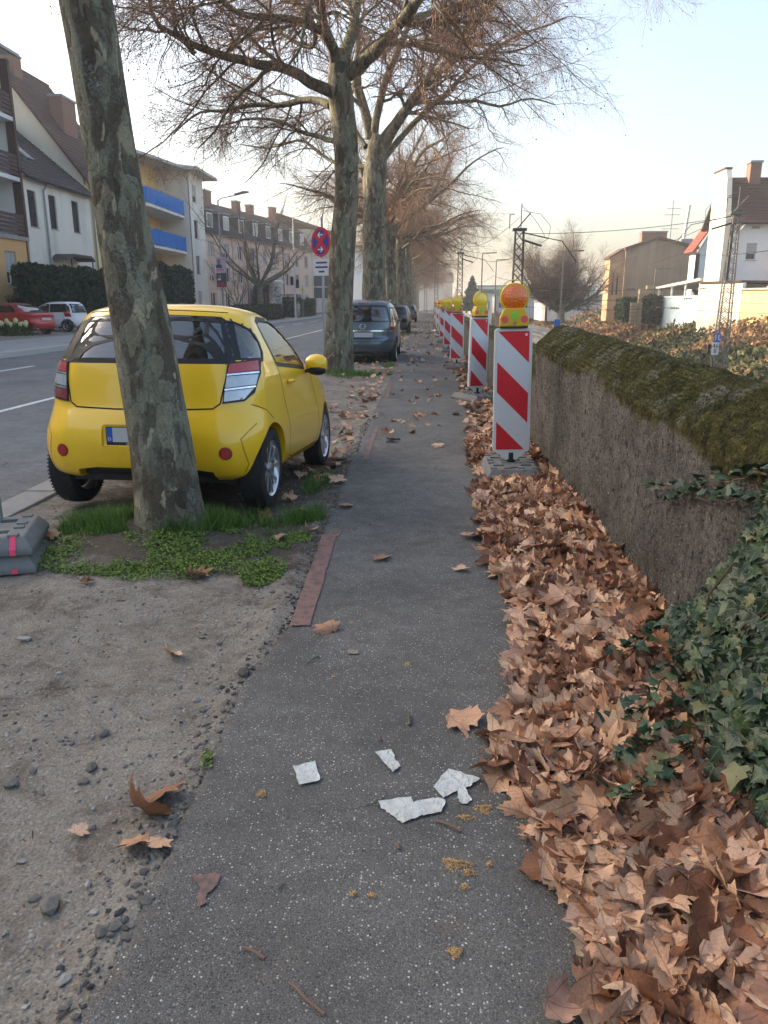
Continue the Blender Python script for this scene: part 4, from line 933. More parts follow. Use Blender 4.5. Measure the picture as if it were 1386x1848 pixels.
# tail lamps: red over clear over red, pale below on the right, each lens its own piece
for s in (1, -1):
    O = [(.565, .80), (.70, .815), (.752, .87), (.768, 1.0), (.752, 1.10), (.585, 1.075)]
    lamp = sk.patch('tail_lamp', [(s * a, b) for a, b in O], 'rear', MAT_BLACK, car, .010, .04, .03)
    sk.patch('lens', [(s * a, b) for a, b in ((.588, 1.005), (.757, 1.02), (.742, 1.088), (.595, 1.065))], 'rear', MAT_RED, lamp, .014, .03)
    sk.patch('lens', [(s * a, b) for a, b in ((.580, .905), (.752, .925), (.757, .995), (.586, .982))], 'rear', MAT_CLEAR, lamp, .014, .03)
    sk.patch('lens', [(s * a, b) for a, b in ((.574, .812), (.695, .828), (.744, .90), (.579, .882))], 'rear', MAT_DRED if s < 0 else MAT_CLEAR, lamp, .014, .03)  # right lower lens pale: its reflection put into the colour
    sk.line('chrome_bar', [(s * .585, .993), (s * .757, 1.008)], 'rear', MAT_CHROME, lamp, .012, .016); sk.line('chrome_bar', [(s * .578, .893), (s * .75, .912)], 'rear', MAT_CHROME, lamp, .012, .016)
    rf = sk.patch('bumper_recess', ell(s * .60, .462, .046, .046), 'rear', plain('recess_dark', (.20, .03, .01), .5), car, .002, .03)
    sk.patch('reflector', ell(s * .60, .462, .037, .037), 'rear', MAT_RED, rf, .007, .03, .01)
# number plate: blue strip with D, blank field, dealer frame
pl = MB().box(-.265, .265, -.432, -.424, .505, .635).build('number_plate', MAT_BLACK, car, bevel=.004)
MB().box(-.215, .258, -.4345, -.4325, .528, .630).build('plate_field', MAT_PLATE, pl); MB().box(-.258, -.217, -.4345, -.4325, .528, .630).build('plate_band', MAT_EUBLUE, pl)
link_mesh('plate_letter', text_mesh('D', .032, .0005), plain('plate_white', (.8, .8, .8), .5), pl, (-.2375, -.4355, .548), (math.pi / 2, 0, 0))
link_mesh('frame_lettering', text_mesh('HÖN', .022, .0005), plain('plate_white', (.8, .8, .8), .5), pl, (-.09, -.4330, .516), (math.pi / 2, 0, 0))
MB().tube([(-.14, -.345, 1.085), (.02, -.36, 1.10), (.20, -.352, 1.09)], [.012, .009, .006], 6).build('rear_wiper', MAT_BLACK, car)
for s in (1, -1):
    mi = MB().lathe([(.0, -.10), (.055, -.095), (.085, -.06), (.095, 0), (.085, .05), (.05, .085), (0, .09)], 20, 'x'); mi.v = [(p[0] + s * .905, p[1] * .75 + 1.24 - (p[0] * 0), p[2] * .92 + 1.03) for p in mi.v]
    mr = mi.build('door_mirror', MAT_YEL, car, True)
    MB().box(*sorted((s * .80, s * .88)), 1.20, 1.27, .955, .985).build('mirror_foot', MAT_BLACK, mr, bevel=.01)
    lo = MB().lathe([(.0, -.085), (.05, -.08), (.08, -.05), (.09, 0), (.08, .045), (.045, .075), (0, .08)], 16, 'x'); lo.v = [(p[0] + s * .905, p[1] * .78 + 1.238, p[2] * .6 + .985) for p in lo.v]
    lo.build('mirror_base', MAT_BLACK, mr, True)
    for y in (0.0, 2.0):
        w_ = wheel(car, s * .728, y, .300, .175, .205, s, 9)
        tread(w_, .300, .175)
# cabin seen through the glass
for x, y in ((.36, .72), (-.36, .72)):
    st = MB().prism([(y - .15, .45), (y + .35, .45), (y + .35, .58), (y + .02, .60), (y - .14, 1.02), (y - .24, 1.02)], x - .24, x + .24, 'x').build('seat', MAT_SEAT, car, bevel=.04)
    MB().prism([(y - .24, 1.04), (y - .15, 1.04), (y - .17, 1.20), (y - .25, 1.20)], x - .13, x + .13, 'x').build('headrest', MAT_SEAT, st, bevel=.03)
MB().prism([(-.1, .45), (.12, .45), (.02, .86), (-.12, .86)], -.55, .55, 'x').build('rear_seat', MAT_SEAT, car, bevel=.03)
MB().prism([(1.25, .5), (1.9, .5), (1.62, .94), (1.25, .90)], -.62, .62, 'x').build('dashboard', MAT_BLACK, car, bevel=.03)
sw = MB(); sw.tube([(-.36 + .18 * math.cos(a), 1.16 - .05 * math.sin(a), .95 + .17 * math.sin(a)) for a in np.linspace(0, 2 * math.pi, 25)], .014, 8); sw.build('steering_wheel', MAT_BLACK, car, True)
MB().box(-.09, .09, 1.05, 1.07, 1.29, 1.35).build('inner_mirror', MAT_BLACK, car, bevel=.01)

# ---------------------------------------------------------------- a general car for the others
def make_car(name, label, loc, rz, paint, LV, track, wb, R, windows, lamps, detail=None, hollow=True, flares_amp=.02, taper=(.08, .10), plate=None, group=None, pitch=0, spokes=5, lo=False):
    c = thing(name, label, 'car', loc, (pitch, 0, rz), group)
    s0 = shell(LV, 80 if lo else 112, 50 if lo else 72, ((0, flares_amp, .4, .45, .2), (wb, flares_amp, .4, .45, .2)), taper); s1 = Skin(s0); cut = []
    if hollow: cut.append(shell([l for l in LV if l[0] > .62][:-2], 72, 40, (), taper, .07))
    for vw, poly, mt in windows:
        if hollow:
            if vw == 'rear': cut.append(prism_me(poly, -2, LV[0][1] + 1.0 + max(0, detail.get('rear_depth', 0) if detail else 0), 'y'))
            elif vw == 'front': cut.append(prism_me(poly, (LV[0][1] + LV[0][2]) / 2, 6, 'y'))
            else: cut.append(prism_me(poly, .5 * (1 if vw == 'right' else -1), 1.4 * (1 if vw == 'right' else -1), 'x'))
    for s in (-1, 1):
        for y in (0, wb): cut.append(MB().lathe([(R + .05, .5 * s), (R + .05, 1.3 * s)], 36, 'x', (0, y, R + .01)).mesh('cut'))
    link_mesh('body', boolean(s0, cut), paint, c)
    MB().box(-.6, .6, LV[0][1] + .1, LV[0][2] - .1, LV[0][0] - .03, LV[0][0] + .06).build('underside', MAT_BLACK, c)
    for vw, poly, mt in windows:
        nm = {'rear': 'rear_window', 'front': 'windscreen'}.get(vw, 'side_window')
        s1.patch(nm, poly, vw, mt, c, -.004 if hollow else .003, .07); s1.line('window_seal', poly + [poly[0]], vw, MAT_BLACK, c, .03, .001 if hollow else .004)
    for nm, poly, vw, mt in lamps: s1.patch(nm, poly, vw, mt, c, .008, .05, .015)
    for s in (-1, 1):
        for y in (0, wb): wheel(c, s * track / 2, y, R, .20, R * .66, s, spokes, simple=True)
    return c, s1
# grey-blue people carrier seen from behind
MAT_GREY = m_paint('grey_blue_metallic_paint', (.085, .115, .145), .55, .35, .3)
LZ = [(.26, -.72, 3.30, .78, 4.5), (.34, -.82, 3.40, .84, 4.5), (.48, -.855, 3.45, .865, 4.5), (.60, -.84, 3.44, .88, 4.5), (.70, -.80, 3.36, .885, 4.5), (.80, -.79, 3.1, .88, 4.5), (.92, -.775, 2.75, .875, 4.5), (1.02, -.75, 2.45, .86, 4.4), (1.12, -.72, 2.25, .845, 4.4), (1.25, -.67, 2.0, .81, 4.2),
      (1.38, -.61, 1.7, .77, 4.0), (1.48, -.55, 1.45, .73, 3.8), (1.55, -.48, 1.2, .68, 3.5), (1.60, -.35, .95, .58, 3.2), (1.63, -.1, .6, .38, 3.0), (1.635, .1, .3, .1, 2.5)]
RW = [(-.70, 1.08), (.70, 1.08), (.655, 1.28), (.60, 1.47), (-.60, 1.47), (-.655, 1.28)]
FW = [(-.66, 1.10), (.66, 1.10), (.58, 1.48), (-.58, 1.48)]
S1 = [(-.50, 1.06), (.35, 1.05), (.35, 1.42), (-.32, 1.42)]; S2 = [(.45, 1.05), (1.25, 1.03), (1.25, 1.43), (.45, 1.43)]; S3 = [(1.35, 1.03), (2.05, 1.03), (1.75, 1.28), (1.40, 1.42)]
WZ = [('rear', RW, MAT_GLASS), ('front', FW, MAT_SCREEN)] + [(v, p, MAT_GLASS) for v in ('right', 'left') for p in (S1, S2, S3)]
LP = []
for s in (1, -1):
    LP.append(('tail_lamp', [(s * .68, .86), (s * .80, .86), (s * .83, 1.06), (s * .73, 1.10)], 'rear', MAT_DRED))
    LP.append(('reversing_lamp', [(s * .68, .835), (s * .80, .835), (s * .815, .85), (s * .69, .85)], 'rear', MAT_CLEAR))
    LP.append(('reflector', [(s * .66, .66), (s * .80, .66), (s * .80, .72), (s * .66, .70)], 'rear', plain('bluish_reflection_lens', (.16, .24, .32), .1, .3)))
zaf, zs = make_car('people_carrier', 'grey blue people carrier parked on the verge beyond the second tree', (-1.62, 21.05, -.03), RAD(-.5), MAT_GREY, LZ, 1.50, 2.70, .315, WZ, LP, {'rear_depth': 0})
zs.line('chrome_strip', [(-.66, .845), (.66, .845)], 'rear', MAT_CHROME, zaf, .028, .008)
zs.line('hatch_gap', [(-.70, 1.06), (-.66, .84), (-.64, .66), (.64, .66), (.66, .84), (.70, 1.06)], 'rear', MAT_SEAM, zaf, .01)
zs.line('bumper_line', [(-.8, .58), (.8, .58)], 'rear', MAT_SEAM, zaf, .012)
pz = MB().box(-.265, .265, -.855, -.815, .685, .80).build('number_plate', MAT_PLATE, zaf); MB().box(-.262, -.22, -.857, -.854, .69, .795).build('plate_band', MAT_EUBLUE, pz)
zs.patch('brake_light', [(-.14, 1.53), (.14, 1.53), (.14, 1.56), (-.14, 1.56)], 'rear', MAT_DRED, zaf, .01, .05)
em = MB(); em.tube([(.075 * math.cos(a), -.797, .955 + .062 * math.sin(a)) for a in np.linspace(0, 2 * math.pi, 25)], .008, 6, False)
em.tube([(-.10, -.797, .945), (-.01, -.80, .955), (.01, -.80, .955), (.10, -.797, .965)], .007, 6); em.build('badge', MAT_CHROME, zaf, True)
MB().tube([(-.10, -.76, 1.10), (.1, -.755, 1.11), (.3, -.75, 1.105)], [.012, .01, .007], 6).build('rear_wiper', MAT_BLACK, zaf)
for s in (-1, 1):
    MB().tube([(s * .66, -.30, 1.585), (s * .665, .2, 1.625), (s * .655, .9, 1.60)], .016, 6).build('roof_rail', MAT_CHROME, zaf, True)
    mi = MB().lathe([(0, -.1), (.07, -.08), (.085, 0), (.07, .07), (0, .09)], 12, 'x'); mi.v = [(p[0] + s * .98, p[1] * .7 + 1.95, p[2] * .9 + 1.06) for p in mi.v]; mi.build('door_mirror', MAT_BLACK, zaf, True)
for x in (-.38, .38):
    MB().prism([(.4, .6), (.52, .6), (.44, 1.2), (.32, 1.2)], x - .24, x + .24, 'x').build('seat', MAT_SEAT, zaf, bevel=.03); MB().prism([(.34, 1.22), (.42, 1.22), (.40, 1.38), (.33, 1.38)], x - .12, x + .12, 'x').build('headrest', MAT_SEAT, zaf, bevel=.02)

# parked hatchbacks further along the verge
LH = [(.24, -.60, 3.20, .74, 4.5), (.32, -.70, 3.28, .81, 4.3), (.46, -.73, 3.32, .84, 4.3), (.60, -.72, 3.30, .85, 4.3), (.72, -.69, 3.2, .85, 4.3), (.82, -.67, 2.9, .845, 4.3), (.92, -.64, 2.5, .835, 4.3), (1.02, -.60, 2.2, .81, 4.2), (1.15, -.52, 1.95, .77, 4.0), (1.28, -.43, 1.68, .72, 3.8), (1.38, -.33, 1.42, .66, 3.6), (1.45, -.18, 1.1, .56, 3.3), (1.48, .05, .8, .38, 3.0), (1.485, .25, .5, .1, 2.5)]
HW = [('rear', [(-.64, .98), (.64, .98), (.55, 1.32), (-.55, 1.32)], MAT_DKGLASS), ('right', [(-.25, .98), (1.9, .95), (1.45, 1.22), (1.1, 1.33), (.1, 1.34), (-.1, 1.22)], MAT_DKGLASS), ('left', [(-.25, .98), (1.9, .95), (1.45, 1.22), (1.1, 1.33), (.1, 1.34), (-.1, 1.22)], MAT_DKGLASS), ('front', [(-.6, 1.05), (.6, 1.05), (.5, 1.36), (-.5, 1.36)], MAT_DKGLASS)]
HL = [('tail_lamp', [(s * .62, .78), (s * .77, .78), (s * .78, .95), (s * .66, .97)], 'rear', MAT_DRED) for s in (1, -1)]
MAT_DARK = m_paint('black_car_paint', (.016, .017, .021), .2, .3)
make_car('hatchback', 'dark hatchback parked on the verge just past the grey people carrier', (-1.62, 40.8, -.03), 0, MAT_DARK, LH, 1.46, 2.5, .30, HW, HL, hollow=False, lo=True)
make_car('hatchback', 'farthest dark hatchback parked on the verge between the trunks', (-1.55, 66.0, -.03), 0, MAT_DARK, LH, 1.46, 2.5, .30, HW, HL, hollow=False, lo=True)
# white five-door hatchback and red saloon across the road
MAT_WHITE = m_paint('white_car_paint', (.70, .74, .78), 0, .35, .1)
LU = [(.26, -.38, 2.90, .74, 4.5), (.34, -.46, 2.98, .79, 4.3), (.48, -.49, 3.02, .81, 4.3), (.62, -.485, 3.01, .82, 4.3), (.74, -.465, 2.9, .82, 4.3), (.84, -.45, 2.6, .815, 4.3), (.93, -.44, 2.3, .81, 4.3), (1.02, -.42, 2.05, .79, 4.2), (1.15, -.38, 1.85, .75, 4.0), (1.28, -.32, 1.62, .70, 3.8), (1.38, -.24, 1.40, .65, 3.6), (1.45, -.12, 1.15, .55, 3.3), (1.48, .1, .85, .38, 3.0), (1.485, .3, .55, .1, 2.5)]
UW = [('rear', [(-.62, .95), (.62, .95), (.54, 1.36), (-.54, 1.36)], MAT_DKGLASS), ('front', [(-.6, 1.02), (.6, 1.02), (.5, 1.36), (-.5, 1.36)], MAT_DKGLASS)]
for v in ('left', 'right'): UW += [(v, [(-.18, .98), (.85, .97), (.85, 1.35), (.05, 1.36), (-.12, 1.22)], MAT_DKGLASS), (v, [(.92, .97), (1.90, .94), (1.55, 1.18), (1.25, 1.34), (.92, 1.35)], MAT_DKGLASS)]
UL = [('tail_lamp', [(s * .66, .74), (s * .76, .74), (s * .78, 1.0), (s * .69, 1.02)], 'rear', MAT_RED) for s in (1, -1)]
wh, ws = make_car('hatchback', 'white five door hatchback parked across the street in front of the dark hedge', (-17.9, 39.2, .12), RAD(82), MAT_WHITE, LU, 1.43, 2.42, .29, UW, UL, hollow=False, lo=True, spokes=5)
for v in ('left', 'right'):
    ws.line('door_gap', [(.88, 1.36), (.88, .35)], v, MAT_SEAM, wh, .012); ws.line('door_gap', [(.05, .95), (.18, .60), (.30, .34), (1.75, .32), (1.95, .95)], v, MAT_SEAM, wh, .012)
    for y in (.12, 1.05): ws.line('door_handle', [(y, .84), (y + .17, .845)], v, MAT_WHITE, wh, .03, .02)
MAT_REDP = m_paint('red_car_paint', (.42, .012, .022), .15, .3, .1)
LR = [(.24, -.82, 3.25, .78, 4.5), (.32, -.93, 3.36, .85, 4.3), (.46, -.96, 3.42, .885, 4.3), (.60, -.95, 3.40, .90, 4.3), (.72, -.93, 3.3, .90, 4.3), (.82, -.93, 3.05, .895, 4.3), (.90, -.94, 2.7, .885, 4.3), (.96, -.90, 2.3, .865, 4.2), (1.00, -.62, 2.1, .835, 4.0), (1.06, -.36, 1.95, .80, 4.0), (1.16, -.12, 1.75, .75, 3.8), (1.26, .12, 1.55, .70, 3.6), (1.34, .35, 1.35, .64, 3.4), (1.40, .58, 1.12, .52, 3.2), (1.43, .75, .95, .3, 3.0), (1.433, .82, .88, .1, 2.5)]
RWN = [('rear', [(-.60, 1.03), (.60, 1.03), (.50, 1.34), (-.50, 1.34)], MAT_DKGLASS), ('front', [(-.6, 1.05), (.6, 1.05), (.5, 1.33), (-.5, 1.33)], MAT_DKGLASS)]
for v in ('left', 'right'): RWN += [(v, [(.05, 1.02), (1.75, 1.0), (1.45, 1.20), (1.10, 1.33), (.55, 1.33), (.28, 1.20)], MAT_DKGLASS)]
RL = [('tail_lamp', [(s * .45, .80), (s * .80, .78), (s * .80, .88), (s * .50, .88)], 'rear', MAT_RED) for s in (1, -1)]
rd, rs_ = make_car('saloon_car', 'red saloon parked across the street beside the white hatchback', (-18.3, 35.5, .10), RAD(68), MAT_REDP, LR, 1.56, 2.64, .325, RWN, RL, hollow=False, lo=True, spokes=10)
MB().box(-.26, .26, -1.0, -.945, .66, .78).build('number_plate', MAT_PLATE, rd)
rs_.line('bumper_insert', [(-.8, .33), (.8, .33)], 'rear', MAT_BLACK, rd, .10, .006)
for s in (-1, 1): rs_.patch('bumper_vent', [(s * .55, .45), (s * .78, .47), (s * .76, .55), (s * .60, .54)], 'rear', MAT_BLACK, rd, .006, .05)
for s in (-1, 1): MB().lathe([(.045, -1.0), (.045, -.9)], 12, 'y', (s * .55, 0, .29)).build('exhaust_pipe', MAT_CHROME, rd)
# ================================================================ plane trees
def m_bark(name, scale=1.0, lichen=.5, pale=.5, dark=1.0):
    N = NB(name); st = N.co((1 * scale, 1 * scale, .42 * scale)); co = N.co()
    wv_ = N.n('ShaderNodeVectorMath', operation='ADD'); nz = N.n('ShaderNodeTexNoise'); nz.inputs['Scale'].default_value = 3.5 * scale; nz.inputs['Detail'].default_value = 4; N.l(st, nz.inputs['Vector'])
    sc_ = N.n('ShaderNodeVectorMath', operation='SCALE'); sc_.inputs['Scale'].default_value = .35; N.l(nz.outputs[1], sc_.inputs[0]); N.l(st, wv_.inputs[0]); N.l(sc_.outputs[0], wv_.inputs[1]); w = wv_.outputs[0]
    plates = N.noise(5.0, 3, .5, w); plates2 = N.noise(11, 3, .55, w); f = N.noise(60, 5, .7, co)
    c = N.ramp(plates, [(.30, (.075 * dark, .058 * dark, .044 * dark)), (.46, (.115 * dark, .095 * dark, .070 * dark)), (.50, (.165, .160, .115)), (.60, (.215, .205, .15)), (.64, (.10, .095, .07))], 'LINEAR')
    c = N.mix(N.ramp(plates2, [(.60, 0.0), (.635, pale)]), c, (.38, .32, .22))
    vc = N.n('ShaderNodeTexVoronoi'); vc.inputs['Scale'].default_value = 15; N.l(w, vc.inputs['Vector']); vs_ = N.n('ShaderNodeSeparateColor'); N.l(vc.outputs['Color'], vs_.inputs[0])
    c = N.mix(N.ramp(vs_.outputs[0], [(.74, 0.0), (.75, .75)], 'LINEAR'), c, N.mix(vs_.outputs[1], (.05, .038, .03), (.26, .235, .165)))
    ve = N.n('ShaderNodeTexVoronoi', feature='DISTANCE_TO_EDGE'); ve.inputs['Scale'].default_value = 15; N.l(w, ve.inputs['Vector'])
    c = N.mix(N.math('MULTIPLY', N.ramp(ve.outputs[0], [(.01, 1.0), (.05, 0.0)]), N.ramp(N.noise(4, 4, .6, co), [(.42, 0.0), (.6, .6)])), c, (.03, .024, .02))
    li = N.ramp(N.noise(3.0, 6, .75, co), [(.50, 0.0), (.64, 1.0)]); sp = N.ramp(N.noise(75, 3, .7, co), [(.45, 0.0), (.58, 1.0)])
    c = N.mix(N.math('MULTIPLY', N.math('MULTIPLY', li, sp), lichen), c, (.25, .26, .225))
    geo = N.n('ShaderNodeNewGeometry'); sep = N.n('ShaderNodeSeparateXYZ'); N.l(geo.outputs['Normal'], sep.inputs[0])
    mz = N.ramp(N.math('ADD', N.math('MULTIPLY', sep.outputs[2], .5), N.math('MULTIPLY', N.noise(4, 5, .7, co), .9)), [(.52, 0.0), (.80, .75)])
    c = N.mix(mz, c, (.075, .080, .028))
    c = N.mix(.55, c, N.ramp(f, [(.28, .2), (.72, .85)]), 'OVERLAY')
    N.base(c, .92, 0, .2); b = N.bump(plates, .9, .03); b = N.bump(N.ramp(ve.outputs[0], [(0, 0.0), (.08, 1.0)]), .35, .012, b); b = N.bump(plates2, .7, .02, b); N.bump(f, .6, .008, b); return N.m
MAT_BARK1 = m_bark('plane_bark_mossy', 1.0, .75, .75, .9)
MAT_BARK = m_bark('plane_bark', .9, .2, .7)
MAT_TWIG = plain('plane_twig', (.22, .125, .080), .85, var=.25, vscale=3)
MAT_LIMB = m_bark('plane_limb_bark', 1.6, .1, .4)
MAT_BALL = plain('plane_seed_ball', (.060, .034, .024), .95, var=.3, vscale=30)

def tubes_np(P, Rr, sides):
    """P (n,k,3) paths, Rr (n,k) radii -> verts, quads"""
    n, k, _ = P.shape; T = np.gradient(P, axis=1); T /= np.linalg.norm(T, axis=2, keepdims=True) + 1e-9
    ref = np.where(np.abs(T[:, :1, 2:3]) < .85, np.array([0, 0, 1.0]), np.array([1.0, 0, 0])); ref = np.broadcast_to(ref, T.shape)
    A = np.cross(T, ref); A /= np.linalg.norm(A, axis=2, keepdims=True) + 1e-9; B = np.cross(A, T)
    an = 2 * np.pi * np.arange(sides) / sides
    V = P[:, :, None] + Rr[:, :, None, None] * (A[:, :, None] * np.cos(an)[:, None] + B[:, :, None] * np.sin(an)[:, None])
    i, j, s = np.meshgrid(np.arange(n), np.arange(k - 1), np.arange(sides), indexing='ij'); b = (i * k + j) * sides; s2 = (s + 1) % sides
    Fq = np.stack([b + s, b + s2, b + sides + s2, b + sides + s], -1).reshape(-1, 4)
    return V.reshape(-1, 3), Fq
def resample_path(pts, k):
    p = np.array([tuple(q) for q in pts], float); c = np.r_[0, np.cumsum(np.linalg.norm(np.diff(p, axis=0), axis=1))]; t = np.linspace(0, c[-1], k)
    q = np.stack([np.interp(t, c, p[:, i]) for i in range(3)], -1)
    for _ in range(max(1, k // 14)): q[1:-1] = .25 * q[:-2] + .5 * q[1:-1] + .25 * q[2:]
    return q
def sprout(rng, P, Rr, per, L, k, spread, up, droop, rmul=.55, rend=.3, tmin=.15, rmin=.0016, wig=.06, ext=True):
    """children of every path: returns (n,k,3), (n,k)"""
    n, kk, _ = P.shape; m = n * per; pi_ = np.repeat(np.arange(n), per); t = tmin + (1 - tmin) * ((np.tile(np.arange(per), n) + rng.random(m)) / per)
    if ext: t[per - 1::per] = 1.0
    x = t * (kk - 1); i = np.clip(x.astype(int), 0, kk - 2); u = (x - i)[:, None]
    p = P[pi_, i] * (1 - u) + P[pi_, i + 1] * u; rad = Rr[pi_, i] * (1 - u[:, 0]) + Rr[pi_, i + 1] * u[:, 0]
    T = P[pi_, i + 1] - P[pi_, i]; T /= np.linalg.norm(T, axis=1, keepdims=True) + 1e-9
    rv = rng.normal(size=(m, 3)); rv -= T * (rv * T).sum(1, keepdims=True); rv /= np.linalg.norm(rv, axis=1, keepdims=True)
    sp = np.where(t > .97, spread * .35, spread)[:, None]
    d = T + rv * sp + np.array([0, 0, up]); d /= np.linalg.norm(d, axis=1, keepdims=True)
    ln = L * rng.uniform(.55, 1.25, m) * (1.05 - .45 * t)
    s = np.linspace(0, 1, k)
    bend = rng.normal(size=(m, 3)) * .22 + np.array([0, 0, -droop]); curl = rng.normal(size=(m, 3)) * .14 + np.array([0, 0, droop * .55])
    Q = p[:, None] + ln[:, None, None] * (d[:, None] * s[None, :, None] + bend[:, None] * (s ** 2)[None, :, None] + curl[:, None] * (s ** 3.5)[None, :, None])
    w = rng.normal(size=Q.shape) * wig * ln[:, None, None] / k; w[:, 0] = 0; Q = Q + np.cumsum(w, 1) * .8
    r0 = np.maximum(rad * rmul * rng.uniform(.7, 1.1, m), rmin); Rq = r0[:, None] * (1 - (1 - rend) * s[None]); return Q, np.maximum(Rq, rmin * .8)
def trunk_mesh(name, pts, rad, k=60, sides=40, flare=.0, lump=.05, seed=1, roots=0):
    c = resample_path(pts, k); r = np.interp(np.linspace(0, 1, k), np.linspace(0, 1, len(rad)), rad)
    V, Fq = tubes_np(c[None], r[None], sides); V = V.reshape(k, sides, 3); D = V - c[:, None]; an = 2 * np.pi * np.arange(sides) / sides
    h = np.linspace(0, 1, k)[:, None] * np.linalg.norm(np.diff(c, axis=0), axis=1).sum()
    A, H = np.broadcast_to(an[None], (k, sides)), np.broadcast_to(h, (k, sides))
    n1 = vnoise(np.cos(A) * 1.3 + 5, np.sin(A) * 1.3 + H * 1.2, seed, 1.4, 3); n2 = vnoise(A * 2.2, H * 1.5, seed + 3, 3.0, 3)
    fl = flare * np.exp(-H / .22) * (1 + .45 * np.sin(A * roots + seed) if roots else 1)
    V = c[:, None] + D * (1 + lump * n1 + lump * .4 * n2 + fl)[..., None]
    me = np_mesh(name, V.reshape(-1, 3), Fq, True); return me
def crown(rng, limbs, lrad, cfg):
    """limbs: list of polylines; returns limb paths and twig meshes"""
    K = 18; P = np.stack([resample_path(l, K) for l in limbs]); Rr = np.stack([np.linspace(a, b, K) for a, b in lrad])
    w = rng.normal(size=P.shape) * .10; w[:, 0] = 0; w[:, 1:-1] = (w[:, :-2] + w[:, 1:-1] + w[:, 2:]) / 3; P = P + np.cumsum(w, 1) * .6
    B1, r1 = sprout(rng, P, Rr, cfg['n1'], cfg['l1'], 9, .95, cfg.get('up', .12), cfg.get('dr1', .22), .5, .3, .18, .006, wig=.20)
    B2, r2 = sprout(rng, B1, r1, cfg['n2'], cfg['l2'], 6, .9, .05, cfg.get('dr', .22), .5, .4, .12, .0032, wig=.14)
    B3, r3 = sprout(rng, B2, r2, cfg['n3'], cfg['l3'], 4, .9, -.02, cfg.get('dr', .22), .6, .6, .10, .0021)
    return P, Rr, B1, r1, B2, r2, B3, r3
_octa = np.array([(1, 0, 0), (-1, 0, 0), (0, 1, 0), (0, -1, 0), (0, 0, 1), (0, 0, -1)], float); _octf = np.array([(0, 2, 4), (2, 1, 4), (1, 3, 4), (3, 0, 4), (2, 0, 5), (1, 2, 5), (3, 1, 5), (0, 3, 5)])
def build_crown(root, rng, limbs, lrad, cfg, balls=600, limb_mat=None, twig_mat=None, s3=3):
    P, Rr, B1, r1, B2, r2, B3, r3 = crown(rng, limbs, lrad, cfg); lm = limb_mat or MAT_LIMB; tm = twig_mat or MAT_TWIG
    for i in range(len(P)):
        V, Fq = tubes_np(P[i:i + 1], Rr[i:i + 1], 12); link_mesh('limb', np_mesh('limb', V, Fq, True), lm, root)
    V1, F1 = tubes_np(B1, r1, 6); o = link_mesh('branches', np_mesh('branches', V1, F1, True), lm, root); o['kind'] = 'stuff'
    V2, F2 = tubes_np(B2, r2, 4); V3, F3 = tubes_np(B3, r3, s3)
    o = link_mesh('twigs', np_mesh('twigs', np.r_[V2, V3], np.r_[F2, F3 + len(V2)], False), tm, root); o['kind'] = 'stuff'
    if balls:
        e = B3[rng.choice(len(B3), balls), -1]; drop = rng.uniform(.04, .10, balls); c = e - np.stack([0 * drop, 0 * drop, drop], -1)
        st = np.stack([e, c], 1); Vs, Fs = tubes_np(st, np.full((balls, 2), .0015), 3)
        s = rng.uniform(.013, .019, balls); vb = (_octa[None] * s[:, None, None] + c[:, None]).reshape(-1, 3)
        bm_ = np_mesh('seed_balls', vb, (_octf[None] + (np.arange(balls) * 6)[:, None, None]).reshape(-1, 3), True); o = link_mesh('seed_balls', bm_, MAT_BALL, root); o['kind'] = 'stuff'
    return P
# ---- the leaning tree in front of the yellow car (only its trunk and lower fork show)
TY = 4.74
t1 = thing('plane_tree', 'leaning plane tree trunk with mottled mossy bark in front of the yellow car', 'tree', (-1.75, TY, 0))
tp1 = [at_y(x, y, TY) for x, y in [(312, 960), (308, 925), (291, 800), (273, 700), (252, 570), (224, 420), (197, 260), (175, 120), (155, 0)]]
d_ = (tp1[-1] - tp1[-3]).normalized(); q = tp1[-1].copy()
for k_ in range(6): q = q + d_ * .7 + Vector((-.015, -.03, .05)); tp1.append(q.copy())
rel = [p - Vector(t1.location) for p in tp1]
_Lt = sum((b_ - a_).length for a_, b_ in zip(rel[:-1], rel[1:])); rad1 = list(np.interp(np.linspace(0, _Lt, 60), [0, .25, .45, 1.0, 1.5, 2.05, 2.7, 3.3, 8], [.217, .205, .198, .186, .170, .148, .142, .145, .135]))
me = trunk_mesh('trunk', rel, rad1, 150, 80, .12, .03, 4, 5); link_mesh('trunk', me, MAT_BARK1, t1)
top = rel[-1]; rng = np.random.default_rng(11); limbs = []; lr = []
for k_ in range(9):
    a = k_ * 2.4 + .5; h = top - d_ * .35 * (k_ % 4); e = Vector((math.cos(a), math.sin(a), .9 + .25 * (k_ % 3)))
    limbs.append([h, h + e * 1.2 + Vector((0, 0, .3)), h + e * 2.6 + Vector((0, 0, .8)), h + e * 4.0 + Vector((0, 0, .9))]); lr.append((.11, .03))
build_crown(t1, rng, limbs, lr, dict(n1=7, l1=1.9, n2=7, l2=.8, n3=4, l3=.35), 0)
